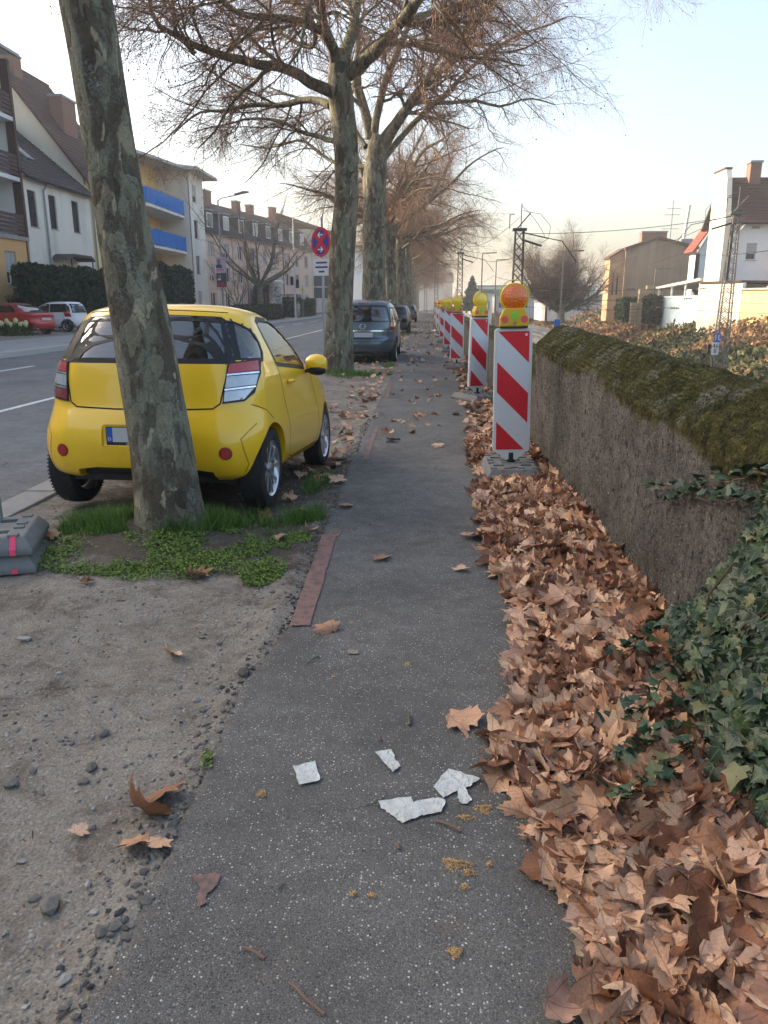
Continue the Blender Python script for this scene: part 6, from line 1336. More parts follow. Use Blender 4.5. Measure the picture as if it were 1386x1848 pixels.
# --- two more blocks down the street
def block(name, label, loc, rz, w, d, h, col, rows, cols, rooft, balc=None):
    o = thing(name, label, 'building', loc, (0, 0, rz)); mt = render_mat(name + '_render_%d' % int(w * 10), col)
    wn = [(1.0 + i * (w - 1) / cols, 1.0 + i * (w - 1) / cols + 1.2, 1.0 + j * 2.9, 2.5 + j * 2.9, ['plain', 'curtain', 'half'][(i + j) % 3]) for i in range(cols) for j in range(rows)]
    facade(o, 'wall', mt, (0, 0, 0), (0, 1, 0), w, h, wn); MB().box(-d, -.31, 0, .25, 0, h).build('end_wall', mt, o); MB().box(-d, -.31, w - .25, w, 0, h).build('end_wall', mt, o); MB().box(-d, -d + .25, .26, w - .26, 0, h).build('back_wall', mt, o)
    if rooft == 'flat': MB().box(-d - .2, .3, -.3, w + .3, h + .003, h + .35).build('roof', MAT_ZINC, o)
    else: roof_slab(o, [(.4, -.3, h - .03), (.4, w + .3, h - .03), (-d / 2, w + .3, h + rooft), (-d / 2, -.3, h + rooft)], MAT_TILE_D, 12); roof_slab(o, [(-d - .4, -.3, h - .03), (-d - .4, w + .3, h - .03), (-d / 2, w + .3, h + rooft), (-d / 2, -.3, h + rooft)], MAT_TILE_D, 8)
    if balc:
        for j in range(rows):
            b = MB().box(.003, 1.1, w * .25, w * .25 + 3, j * 2.9 + .2, j * 2.9 + .36).build('balcony_floor', MAT_WR, o); MB().box(1.02, 1.1, w * .25, w * .25 + 3, j * 2.9 + .363, j * 2.9 + 1.3).build('balcony_front', balc[j % len(balc)], o)
    return o
MAT_GRN = plain('green_balcony_cloth', (.02, .12, .06), .7); MAT_DKB = plain('dark_balcony_front', (.04, .045, .05), .6)
block('apartment_house', 'grey rendered apartment house with green and dark balconies beside the no stopping sign', (-16.3, 113.5, GZ), RAD(-9), 22, 10, 11.5, (.44, .40, .35), 4, 6, 2.2, [MAT_DKB, MAT_DKB, MAT_GRN, MAT_ZINC])
block('office_block', 'pale flat roofed block visible right of the second trunk', (-12.0, 150, GZ), RAD(-4), 12, 10, 11.5, (.50, .56, .60), 4, 4, 'flat')
block('apartment_house', 'cream house with reddish roof beyond the pale flat block', (-11, 168, GZ), RAD(-3), 30, 10, 10, (.52, .46, .38), 3, 8, 3.0, [MAT_ZINC])

# ---------------------------------------------------------------- hedges, shrubs, street trees
_card = np.array([(-.5, 0, 0), (.5, 0, 0), (.35, .1, .9), (-.3, .1, 1.0)]); _cardf = np.array([(0, 1, 2, 3)])
def foliage_mesh(name, pos, size, rng, tone=None, up=.5):
    n = len(pos); R = rotmats(rng.uniform(0, 6.3, n), rng.normal(0, up, n), rng.normal(0, up + .3, n)); s = size * rng.uniform(.6, 1.3, n)
    return scatter(name, _card, _cardf, pos, R, np.stack([s, s, s * 1.3], -1), rng.random(n) if tone is None else tone)
def hedge(name, label, x0, x1, y0, y1, z0, z1, n, mat, size=.12, seed=1, rnd=.3, cat='hedge'):
    t = thing(name, label, cat, ((x0 + x1) / 2, (y0 + y1) / 2, z0)); r = np.random.default_rng(seed); sx, sy, sz = (x1 - x0) / 2, (y1 - y0) / 2, z1 - z0
    # points near the surface of a rounded, lumpy box
    p = r.uniform(-1, 1, (n, 3)); p[:, 2] = (p[:, 2] + 1) / 2; f = r.integers(0, 3, n)
    p[f == 0, 0] = np.sign(p[f == 0, 0]); p[f == 1, 2] = 1.0; p[f == 2, 1] = np.where(r.random((f == 2).sum()) < .35, np.sign(p[f == 2, 1]), p[f == 2, 1]); p[f == 2, 0] = np.where(np.abs(p[f == 2, 1]) < 1, np.sign(p[f == 2, 0]), p[f == 2, 0])
    lum = 1 + .10 * vnoise(p[:, 1] * sy, p[:, 2] * sz, seed, .9, 3) ; inw = 1 - .30 * r.random(n) ** 2.5
    q = np.stack([p[:, 0] * sx * lum * inw, p[:, 1] * sy * inw ** .4, p[:, 2] * sz * (1 + .09 * vnoise(p[:, 0] * sx * 2, p[:, 1] * sy, seed + 2, 1.0, 3)) * inw ** .3], -1)
    q[:, 2] -= rnd * np.maximum(0, np.abs(p[:, 0]) + p[:, 2] - 1.6) * sz * .25
    o = link_mesh('foliage', foliage_mesh('foliage', q, size, r), mat, t); o['kind'] = 'stuff'
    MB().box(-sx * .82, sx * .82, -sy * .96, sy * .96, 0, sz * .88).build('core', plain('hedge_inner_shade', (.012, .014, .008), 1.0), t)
    return t
MAT_HEDGE = m_leafy('dark_conifer_hedge', (.006, .014, .006), (.030, .055, .016), (.012, .028, .010), .75)
MAT_BEECH = m_leafy('brown_green_hedge', (.030, .024, .012), (.075, .080, .028), (.045, .052, .020), .75)
MAT_GREENH = m_leafy('clipped_green_hedge', (.022, .035, .010), (.085, .11, .032), (.045, .065, .02), .75)
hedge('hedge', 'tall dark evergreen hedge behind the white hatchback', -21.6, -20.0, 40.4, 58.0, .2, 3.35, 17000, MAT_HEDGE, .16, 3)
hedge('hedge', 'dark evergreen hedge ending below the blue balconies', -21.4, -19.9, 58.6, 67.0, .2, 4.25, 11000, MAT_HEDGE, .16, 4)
hedge('hedge', 'low brownish hedge in front of the advertising pillar', -15.6, -13.9, 62, 76.5, .08, 1.35, 6000, MAT_BEECH, .10, 5)
hedge('hedge', 'rounded green hedge beside the bus stop', -15.6, -13.6, 83.0, 97, .08, 2.0, 7000, MAT_GREENH, .12, 6)
hedge('shrub', 'leafless brown shrub against the orange house wall', -22.4, -21.2, 40.9, 43.0, .2, 1.9, 1500, m_leafy('dry_shrub', (.06, .042, .022), (.16, .125, .06), rough=.9), .07, 7, cat='shrub')
hedge('shrub', 'round dark green shrub left of the advertising pillar', -20.2, -18.4, 92, 94.4, .1, 3.6, 2500, MAT_HEDGE, .14, 8, cat='shrub')
def street_tree(name, label, loc, H, n, seed, spread=1.0, fork=1.8, cfg=None, r0=.22, mat=None, group=None, smin=.35):
    t = thing(name, label, 'tree', loc, group=group); r = np.random.default_rng(seed); limbs = []; lr = []
    link_mesh('trunk', trunk_mesh('trunk', [(0, 0, -.2), (.03, 0, fork * .5), (0, 0, fork), (0, 0, fork + .35)], [r0 * 1.2, r0, r0 * .95, r0 * .6], 24, 16, .2, .06, seed, 4), MAT_LIMB, t)
    for k in range(n):
        a = k * 2.399 + r.uniform(-.3, .3); sp = spread * (smin + (1.1 - smin) * ((k * .618) % 1)); e = Vector((math.cos(a) * sp, math.sin(a) * sp, 1)).normalized(); L = (H - fork) * r.uniform(.75, 1.05) * ((.66 + .34 * ((k * .618) % 1)) if smin < .1 else 1); b = Vector((0, 0, fork + r.uniform(-.2, .2)))
        limbs.append([b, b + e * L * .35 + Vector((math.cos(a), math.sin(a), -.3)) * L * .06 * spread, b + e * L * .7, b + e * L + Vector((0, 0, L * .05))]); lr.append((r0 * r.uniform(.35, .6), .015))
    build_crown(t, r, limbs, lr, cfg or dict(n1=9, l1=1.9, n2=8, l2=.9, n3=5, l3=.45, up=.35, dr1=.0, dr=.02), 0, None, mat or MAT_TWIG); return t
street_tree('street_tree', 'bare spreading street tree in front of the pink apartment house', tuple(at_x(470, 552, -16.2)[:2]) + (.1,), 12.5, 11, 71, 1.25, 3.0, r0=.30)
street_tree('street_tree', 'smaller bare tree between the lamp post and the pink house', (-19.5, 80.5, .1), 7.5, 8, 72, .9, 1.0, r0=.12)

# ---------------------------------------------------------------- street furniture over there
lp = thing('street_lamp', 'tall grey street lamp with two election posters on its pole', 'street lamp', (-13.5, 52, .05))
MB().tube([(0, 0, 0), (0, 0, 1.0), (0, 0, 7.9)], [.085, .075, .05], 10).build('pole', MAT_ZINC, lp, True); MB().tube([(0, 0, 7.85), (.25, 0, 8.02), (1.35, 0, 8.22)], .035, 8).build('arm', MAT_ZINC, lp, True)
MB().prism([(1.1, 8.16), (2.05, 8.34), (2.05, 8.42), (1.7, 8.44), (1.1, 8.28)], -.12, .12, 'y').build('lamp_head', MAT_ZINC, lp, bevel=.03)
MAT_LILAC = plain('lilac_poster', (.42, .34, .45), .7); MAT_SKIN = plain('printed_face', (.22, .13, .10), .7); MAT_SUIT = plain('printed_dark_suit', (.03, .03, .05), .7); MAT_PINK = plain('printed_pink', (.60, .06, .18), .7)
def poster(z0, z1, mat, bits):
    b = MB().box(-.33, .33, -.13, -.10, z0, z1).build('poster', mat, lp)
    for nm, poly, mt in bits: MB().prism(poly, -.136, -.133, 'y').build(nm, mt, b)
poster(3.45, 4.40, MAT_LILAC, [('printed_head', ell(-.12, 4.10, .11, .15, 14), MAT_SKIN), ('printed_hair', ell(-.12, 4.22, .10, .05, 10), MAT_SUIT), ('printed_jacket', [(-.33, 3.72), (.10, 3.72), (.04, 3.92), (-.08, 3.96), (-.16, 3.96), (-.30, 3.90)], MAT_SUIT), ('printed_line', [(-.28, 3.56), (.18, 3.56), (.18, 3.64), (-.28, 3.64)], MAT_PINK), ('printed_line', [(.05, 4.25), (.28, 4.25), (.28, 4.29), (.05, 4.29)], MAT_PINK)])
poster(2.50, 3.40, MAT_SUIT, [('printed_head', ell(-.10, 3.18, .10, .13, 14), MAT_SKIN), ('printed_badge', [(-.25, 2.95), (-.05, 2.95), (-.05, 3.05), (-.25, 3.05)], plain('printed_white', (.6, .6, .6), .7)), ('printed_red', [(-.33, 2.52), (.33, 2.52), (.33, 2.62), (.05, 2.85), (-.33, 2.72)], plain('printed_red', (.25, .01, .03), .7))])
ap = thing('advertising_pillar', 'white round advertising pillar covered with pasted bills', 'advertising pillar', (-15.2, 79.5, .05))
N = NB('pasted_bills'); N.base(N.ramp(N.noise(1.6, 5, .7, N.co(), .8), [(.38, (.62, .63, .62)), (.5, (.30, .31, .32)), (.62, (.10, .10, .11))]), .7)
MB().lathe([(.66, 0), (.66, .35), (.62, .36), (.62, 3.25), (.66, 3.26), (.66, 3.4)], 28).build('column', plain('pillar_white', (.62, .64, .62), .7, var=.1, vscale=2), ap, True); MB().lathe([(.627, .6), (.627, 3.1)], 28, caps=False).build('bills', N.m, ap, True); MB().lathe([(.86, 3.403), (.86, 3.62), (.7, 3.72), (0, 3.74)], 28).build('cap', plain('pillar_white', (.62, .64, .62), .7), ap, True)
sg = thing('traffic_signal', 'tall white pole with black signal heads beside the bus stop', 'traffic signal', (-13.55, 81.4, .05))
MB().tube([(0, 0, 0), (0, 0, 10.0)], [.10, .06], 10).build('pole', plain('white_pole', (.55, .55, .53), .6), sg, True)
for x, z in ((-.28, 3.3), (.28, 3.0)):
    h = MB().box(x - .15, x + .15, -.14, .14, z, z + .85).build('signal_head', MAT_BLACK, sg, bevel=.02)
    for k in range(3): MB().lathe([(.10, -.17), (.10, -.141)], 14, 'y', (x, 0, z + .15 + k * .27)).build('signal_lens', MAT_DKGLASS, h)
bs = thing('bus_stop_sign', 'white bus stop sign with yellow round emblem on a post', 'sign', (-13.5, 86.2, .05))
MB().tube([(0, 0, 0), (0, 0, 3.3)], .04, 8).build('post', MAT_ZINC, bs); pn = MB().box(-.28, .28, -.03, .03, 1.9, 3.25).build('panel', plain('sign_white', (.62, .62, .60), .5), bs)
MB().lathe([(.22, -.036), (.22, -.031)], 20, 'y', (0, 0, 2.95)).build('emblem', plain('sign_yellow', (.70, .55, .03), .5), pn); link_mesh('emblem_letter', text_mesh('H', .26, .001), plain('sign_green', (.02, .22, .08), .5), pn, (0, -.038, 2.95), (math.pi / 2, 0, 0))
sh_ = thing('bus_shelter', 'small bus shelter with flat roof and reddish posts beyond the signal pole', 'bus shelter', (-15.6, 84.6, .05))
MB().box(-1.0, 2.0, -1.2, 1.2, 2.3, 2.42).build('roof', plain('shelter_roof', (.20, .19, .18), .8), sh_)
for x, y in ((-.9, -1.1), (1.9, -1.1), (-.9, 1.1), (1.9, 1.1)): MB().box(x - .05, x + .05, y - .05, y + .05, 0, 2.297).build('post', plain('reddish_post', (.22, .06, .045), .6), sh_)
MB().box(-.85, 1.85, 1.08, 1.10, .2, 2.2).build('rear_pane', MAT_CURTAIN, sh_)
for x in (-1.35, -1.0): MB().box(x - .06, x + .06, -1.6, -1.5, 0, 2.6).build('side_post', plain('reddish_post', (.22, .06, .045), .6), sh_)
db = thing('information_board', 'dark grey two panel board on posts left of the second trunk', 'sign', tuple(at_x(581, 560, -12.3)[:2]) + (.03,))
for x in (-.7, .7): MB().tube([(x, 0, 0), (x, 0, 4.6)], .06, 8).build('post', MAT_ZINC, db)
for z in (2.1, 3.45): MB().box(-.9, .9, -.06, .06, z, z + 1.2).build('panel', plain('dark_sign_back', (.07, .08, .085), .6), db)
# white picket railing between lamp and tree
pf = thing('railing', 'low white picket railing in front of the pink house', 'fence', (-17.2, 66, .1))
for k in range(48): MB().box(-.02, .02, k * .30, k * .30 + .07, .1, 1.05).build('picket', MAT_WFRAME, pf)
for z in (.25, .9): MB().box(-.05, -.022, 0, 14.3, z, z + .07).build('rail', MAT_WFRAME, pf)
# daffodil bed by the red saloon
dd = thing('daffodil_clump', 'clump of pale daffodils in the bed beside the red saloon', 'flowers', (-18.75, 33.9, .05))
r = np.random.default_rng(5); n = 420; p = np.stack([r.normal(0, .45, n), r.normal(0, .5, n), 0 * np.zeros(n)], -1)
bl = np.array([(-.5, 0, 0), (.5, 0, 0), (.3, .15, .7), (.05, .4, 1.0)]); o = link_mesh('leaves', scatter('leaves', bl, _cardf, p, rotmats(r.uniform(0, 6.3, n), r.normal(0, .2, n), r.normal(0, .25, n)), np.stack([np.full(n, .05), np.full(n, .5), r.uniform(.4, .7, n)], -1), r.random(n)), MAT_GREENH, dd); o['kind'] = 'stuff'
for k in range(26):
    x, y, z = r.normal(0, .42), r.normal(0, .45), r.uniform(.5, .75); f = MB(); f.lathe([(.0, -.02), (.085, .0), (.10, .015), (.035, .02), (.04, .07), (.0, .06)], 10, 'y', (x, y, z)); f.build('flower', plain('daffodil_petal', (.68, .66, .35), .6), dd)
# person waiting by the hedge
def skin_person(name, label, loc, rz):
    t = thing(name, label, 'person', loc, (0, 0, rz)); v = [(0, 0, .92), (0, 0, 1.15), (0, 0, 1.40), (0, .01, 1.50), (0, .0, 1.60), (0, 0, 1.74), (.18, 0, 1.40), (.23, .02, 1.12), (.20, -.08, .90), (-.18, 0, 1.40), (-.23, .02, 1.12), (-.20, -.06, .88), (.10, 0, .88), (.11, -.02, .48), (.11, .03, .06), (.11, -.10, .03), (-.10, 0, .88), (-.11, .05, .48), (-.11, .10, .06), (-.11, -.03, .03)]
    e = [(0, 1), (1, 2), (2, 3), (3, 4), (4, 5), (2, 6), (6, 7), (7, 8), (2, 9), (9, 10), (10, 11), (0, 12), (12, 13), (13, 14), (14, 15), (0, 16), (16, 17), (17, 18), (18, 19)]
    rad = [.16, .15, .17, .06, .09, .08, .08, .06, .04, .08, .06, .04, .10, .075, .055, .05, .10, .075, .055, .05]
    me = bpy.data.meshes.new('body'); me.from_pydata(v, e, []); o = link_mesh('body', me, None, t); md = o.modifiers.new('skin', 'SKIN')
    for i, s in enumerate(me.skin_vertices[0].data): s.radius = (rad[i], rad[i]); s.use_root = (i == 0)
    o.modifiers.new('sub', 'SUBSURF').render_levels = 2
    dg = bpy.context.evaluated_depsgraph_get(); nm = bpy.data.meshes.new_from_object(o.evaluated_get(dg)); o.modifiers.clear(); o.data = nm; nm.name = 'body'
    N = NB('person_clothes'); geo = N.n('ShaderNodeSeparateXYZ'); N.l(N.co(), geo.inputs[0]); N.base(N.ramp(N.math('DIVIDE', geo.outputs[2], 1.8), [(.0, (.03, .03, .03)), (.04, (.30, .29, .28)), (.48, (.30, .29, .28)), (.5, (.33, .33, .34)), (.80, (.33, .33, .34)), (.81, (.30, .18, .14)), (.93, (.30, .18, .14)), (.94, (.03, .02, .02))], 'CONSTANT'), .85); nm.materials.clear(); nm.materials.append(N.m); return t
skin_person('person', 'person in pale grey clothes standing by the tall white signal pole', (-13.1, 80.6, .05), 1.2)
# ================================================================ railway cutting and the houses beyond it
RAIL_Z = -2.0
def skew(y): return .0315 * np.maximum(0, np.asarray(y, float) - 30)
MAT_BALLAST = m_dirt_b = plain('track_ballast', (.15, .135, .12), .95, var=.35, vscale=3, bump=.9, bscale=22, dirt=(.075, .062, .052))
def m_bank():
    N = NB('dry_embankment_scrub'); co = N.co(); a = N.noise(.23, 5, .6, co); b = N.noise(2.2, 6, .7, co, .6); f = N.noise(14, 4, .75, co)
    c = N.mix(N.ramp(a, [(.42, 0.0), (.6, 1.0)]), (.13, .092, .062), (.30, .185, .08)); c = N.mix(N.ramp(b, [(.46, 0.0), (.66, .8)]), c, (.065, .068, .030)); c = N.mix(N.ramp(b, [(.25, .5), (.42, 0.0)]), c, (.26, .18, .09))
    c = N.mix(.7, c, N.ramp(f, [(.28, .1), (.72, .9)]), 'OVERLAY'); N.base(c, .97, 0, .1); q = N.bump(b, .8, .15); N.bump(f, .8, .05, q); return N.m
MAT_BANK = m_bank()
_YS = np.r_[-6:60:1.2, 60:200:4.0, 200:900:35.0]
def right_sheet(name, xs, zs, mat, amp, seed):
    us = np.asarray(xs, float); X = us[:, None] + skew(_YS)[None] * np.clip((us[:, None] - 1.6) / 3, 0, 1); Y = np.broadcast_to(_YS, X.shape)
    Z = np.asarray(zs, float)[:, None] + amp * vnoise(X, Y, seed, .7, 4) * np.ones_like(X)
    o = link_mesh(name, np_mesh(name, np.stack([X, Y, Z], -1).reshape(-1, 3), grid_faces(*X.shape), True), mat); o['kind'] = 'structure'; return o
right_sheet('near_slope', [1.36, 1.7, 2.4, 3.2, 4.0, 4.4], [-.35, -.4, -.9, -1.5, -1.98, -2.05], MAT_BANK, .05, 5)
right_sheet('track_bed', np.linspace(4.3, 15.2, 14), [-2.0, -1.98] + [-2.02] * 10 + [-1.98, -2.05], MAT_BALLAST, .03, 6)
us = np.linspace(15.0, 22.6, 26); right_sheet('embankment', us, np.interp(us, [15, 16, 21.5, 22.6], [-2.1, -1.8, .25, .35]), MAT_BANK, .22, 7)
us = np.r_[22.4, 26, 32, 45, 70, 120, 250, 700]; right_sheet('high_ground', us, [.28, .3, .3, .3, .3, .4, .8, 2], MAT_EARTH, .05, 8)
# rails on sleepers
MAT_RAIL = plain('worn_steel_rail', (.42, .40, .38), .28, .85, var=.15, vscale=2); MAT_SLEEP = plain('concrete_sleeper', (.22, .20, .18), .95, var=.2, vscale=5)
_slp = MB().prism([(-.13, 0), (.13, 0), (.10, .14), (-.10, .14)], -1.25, 1.25, 'x').mesh('sleeper'); _slp.materials.append(MAT_SLEEP)
for tname, xc in (('near', 6.9), ('far', 11.1)):
    tr = thing('railway_track', tname + ' railway track beyond the wall, rails on concrete sleepers', 'railway track', (xc, 30, RAIL_Z))
    for s in (-.735, .735):
        ysr = np.r_[-32:60:4.0, 60:260:20.0]; pts = [(s + float(skew(30 + y)), y, .26) for y in ysr]; m = MB()
        for p0, p1 in zip(pts[:-1], pts[1:]):
            for w0, w1, z0, z1 in ((-.036, .036, .225, .27), (-.01, .01, .16, .225), (-.07, .07, .14, .16)):
                m.add([(p0[0] + w0, p0[1], z0), (p0[0] + w1, p0[1], z0), (p0[0] + w1, p0[1], z1), (p0[0] + w0, p0[1], z1), (p1[0] + w0, p1[1], z0), (p1[0] + w1, p1[1], z0), (p1[0] + w1, p1[1], z1), (p1[0] + w0, p1[1], z1)], [(0, 1, 5, 4), (1, 2, 6, 5), (2, 3, 7, 6), (3, 0, 4, 7)])
        m.build('rail', MAT_RAIL, tr)
    for k in range(150): y = -2 + k * .65; link_mesh('sleeper', _slp, None, tr, (float(skew(30 + y)), y, 0))
# scrub on the bank
MAT_SCRUB_B = m_leafy('dry_bramble', (.10, .062, .036), (.44, .27, .12), (.26, .155, .075), .9); MAT_SCRUB_G = m_leafy('green_bramble', (.035, .045, .018), (.13, .14, .06), (.07, .085, .035), .9)
r = np.random.default_rng(91); n = 26000
sy = 14 + 150 * r.random(n) ** 1.5; su = r.uniform(15.2, 22.6, n); sx = su + skew(sy); sz = np.interp(su, [15, 16, 21.5, 22.6], [-2.1, -1.8, .25, .35])
lay_ = vnoise(sx, sy, 17, .16, 3); hgt = .25 + .55 * np.clip(vnoise(sx, sy, 19, .35, 3) + .2, 0, 1)
grn = (vnoise(sx, sy, 23, .13, 3) > .12)
p = np.stack([sx, sy, sz + r.random(n) * hgt], -1)
for nm, msk, mt, lab in (('dry_scrub', ~grn, MAT_SCRUB_B, 'dry brown and orange scrub covering the railway embankment'), ('green_scrub', grn, MAT_SCRUB_G, 'dull green bramble patches on the railway embankment')):
    q = p[msk]; o = link_mesh(nm, foliage_mesh(nm, q, .16 + 0 * q[:, 0], r, up=.7), mt); props(o, lab, 'scrub', kind='stuff')
n = 3500; yy = 8 + 110 * r.random(n) ** 1.5; xx = 1.9 + 2.4 * r.random(n); p = np.stack([xx + skew(yy) * .4, yy, np.interp(xx, [1.7, 2.4, 3.2, 4.0], [-.4, -.9, -1.5, -2.0]) + r.random(n) * .35], -1)
o = link_mesh('trackside_scrub', foliage_mesh('trackside_scrub', p, .13 + 0 * xx, r, up=.7), MAT_SCRUB_B); props(o, 'dry weeds on the slope behind the wall', 'scrub', kind='stuff')

# ---------------------------------------------------------------- overhead line masts
MAT_MAST = plain('galvanised_mast', (.17, .165, .15), .65, .4, var=.25, vscale=4); MAT_WIRE = plain('overhead_wire', (.07, .065, .06), .6, .5); MAT_INS = plain('brown_insulator', (.06, .04, .035), .35); MAT_SIGNB = plain('blue_number_plate', (.015, .13, .50), .5); MAT_SIGNW = plain('white_number_plate', (.68, .68, .66), .55)
def mast(label, x, y, h, w0=.50, w1=.26, arm=1, dark=False, signs=False, z0=RAIL_Z):
    t = thing('railway_mast', label, 'railway mast', (x, y, z0), (0, 0, 0), 'lattice masts of the overhead line'); mt = MAT_MAST if not dark else plain('dark_steel_mast', (.055, .055, .052), .7, .3)
    W = lambda z: (w0 + (w1 - w0) * z / h) / 2
    for sx, sy in ((1, 1), (1, -1), (-1, 1), (-1, -1)):
        MB().tube([(sx * W(0), sy * W(0) * .7, -.3), (sx * W(h), sy * W(h) * .7, h)], .032, 4).build('leg', mt, t)
    k = int(h / .42); m = MB()
    for i in range(k):
        za, zb = h * i / k, h * (i + 1) / k
        for sy in (-1, 1):
            for s in (1, -1): m.tube([(s * W(za), sy * W(za) * .7, za), (-s * W(zb), sy * W(zb) * .7, zb)], .014, 4, False)
        for sx in (-1, 1):
            s = 1 if i % 2 else -1; m.tube([(sx * W(za), s * W(za) * .7, za), (sx * W(zb), -s * W(zb) * .7, zb)], .012, 4, False)
    m.build('lattice', mt, t)
    MB().box(-W(h) - .12, W(h) + .12, -.16, .16, h, h + .12).build('head_plate', mt, t)
    MB().tube([(.05, 0, h), (.05, 0, h + 1.15)], .022, 6).build('top_spike', mt, t); MB().tube([(-.45, 0, h + .1), (-.45, 0, h + .7), (-.25, 0, h + .7)], .022, 6).build('horn', mt, t)
    MB().tube([(-.1, 0, h + .12), (.45, 0, h + .75)], .03, 6).build('strut', mt, t)
    a = MB().tube([(.1 * arm, 0, h - .05), (1.3 * arm, .1, h - .30)], .03, 6).build('bracket_arm', mt, t)
    MB().tube([(.1 * arm, 0, h - .35), (1.0 * arm, .05, h - .62)], .045, 8).build('insulator', MAT_INS, a)
    MB().tube([(1.3 * arm, .1, h - .30), (1.9 * arm, .1, h - .42), (2.6 * arm, .1, h - 1.3)], .02, 6).build('registration_arm', mt, a)
    lp_ = MB(); lp_.tube([(.06, 0, h + 1.05), (.55 * arm, 0, h + .6), (.95 * arm, .05, h + .1), (1.15 * arm, .1, h - .26)], .010, 4); lp_.tube([(.1, 0, h + .85), (.9 * arm, 0, h + .7), (1.35 * arm, 0, h + .2), (1.3 * arm, .1, h - .3)], .010, 4); lp_.build('jumper_cable', MAT_WIRE, t)
    return t
M1 = at_y(1310, 548, 37.0); m1 = mast('rusty lattice mast carrying the blue and white 46 8 plates', M1.x, 37.0, 7.35, .62, .30, -1)
M1o = Vector((M1.x, 37.0, RAIL_Z))
def plate_px(name, x0, x1, y0, y1, mat, parent, off):
    a = at_y(x0, y1, 36.6) - M1o; b = at_y(x1, y0, 36.6) - M1o; return MB().box(a.x, b.x, a.y - .02 + off, a.y + off, a.z, b.z).build(name, mat, parent), a, b
pb, a, b = plate_px('number_plate', 1289, 1301, 601, 618, MAT_SIGNB, m1, 0); link_mesh('plate_lettering', text_mesh('1L', .36, .002), MAT_SIGNW, pb, ((a.x + b.x) / 2, a.y - .026, (a.z + b.z) / 2), (math.pi / 2, 0, 0))
pw, a, b = plate_px('number_plate', 1283, 1298, 618, 640, MAT_SIGNW, m1, 0)
link_mesh('plate_lettering', text_mesh('46', .30, .002), MAT_BLACK, pw, ((a.x + b.x) / 2, a.y - .026, a.z + (b.z - a.z) * .70), (math.pi / 2, 0, 0)); link_mesh('plate_lettering', text_mesh('8', .30, .002), MAT_BLACK, pw, ((a.x + b.x) / 2, a.y - .026, a.z + (b.z - a.z) * .27), (math.pi / 2, 0, 0))
plate_px('black_box', 1277, 1283, 622, 637, MAT_BLACK, m1, .05)
Mp = at_y(932, 548, 36.0); mast('dark lattice mast straight behind the nearest beacon lamp', Mp.x, 36.0, 6.6, .55, .36, 1, True)
Mq = at_y(829, 548, 62.0); mast('slimmer lattice mast left of the dark mast, further down the line', Mq.x, 62.0, 7.2, .50, .32, 1, True)
Mr = at_y(787, 548, 92.0); mast('lattice mast beside the end of the beacon row', Mr.x, 92.0, 8.2, .5, .3, 1, True)
Ms = at_y(768, 548, 125.0); mast('farthest lattice mast at the end of the footpath', Ms.x, 125.0, 8.5, .5, .3, 1, True)
# slim lamp-type masts
for px, top, Y, lab in ((868, 458, 85, 'thin line mast between the conifer and the white hoarding'), (1012, 455, 62, 'thin trackside lamp in front of the fan shaped tree'), (1178, 487, 70, 'thin white lamp in front of the brown gable'), (893, 470, 95, 'thin pole left of the dark mast')):
    b = at_y(px, 548, Y); tz = at_y(px, top, Y).z; t = thing('line_pole', lab, 'pole', (b.x, Y, RAIL_Z), group='thin poles along the railway'); MB().tube([(0, 0, -.2), (0, 0, tz - RAIL_Z)], [.09, .05], 8).build('post', MAT_MAST, t, True); MB().prism([(0, tz - RAIL_Z), (1.5, tz - RAIL_Z + .05), (1.5, tz - RAIL_Z + .15), (0, tz - RAIL_Z + .1)], -.07, .07, 'y').build('lamp_arm', MAT_MAST, t)
# wires
def wire(label, pts, r=.012):
    P = [Vector(p) for p in pts]; D = []
    for a, b in zip(P[:-1], P[1:]):
        L = (b - a).length
        for k in range(9): u = k / 9; D.append(a.lerp(b, u) - Vector((0, 0, L * .022 * 4 * u * (1 - u))))
    D.append(P[-1]); o = MB().tube(D, r, 4).build('overhead_wire', MAT_WIRE); return props(o, label, 'wire', 'overhead wires of the railway')
h1 = M1.x - 1.3
wire('catenary wire from the 46 8 mast past the brown gable to the dark mast line', [(h1, 37, 4.8), (Mq.x + 6.5, 92, 5.0), (Mr.x + 8, 150, 5.0)]); wire('contact wire slung below the far catenary', [(h1 - 1.0, 20, 3.5), (h1 - 1.0, 37, 3.7), (Mq.x + 6, 92, 3.8), (Mr.x + 7.5, 150, 3.8)])
wire('catenary wire from the dark mast towards the distance', [(Mp.x + 1.3, 36, 4.3), (Mq.x + 1.3, 62, 4.9), (Mr.x + 1.3, 92, 5.9), (Ms.x + 1.3, 125, 6.2)]); wire('contact wire over the near track', [(Mp.x + 2.6, 36, 3.3), (Mq.x + 2.6, 62, 3.6), (Mr.x + 2.6, 92, 4.4)])
wire('feeder wire at the top of the dark masts', [(Mp.x, 36, 5.2), (Mq.x, 62, 5.9), (Mr.x, 92, 6.8)]); wire('cross wire from the dark mast to the 46 8 mast', [(Mp.x, 36, 4.5), (h1 + 1.3, 37, 5.3)])
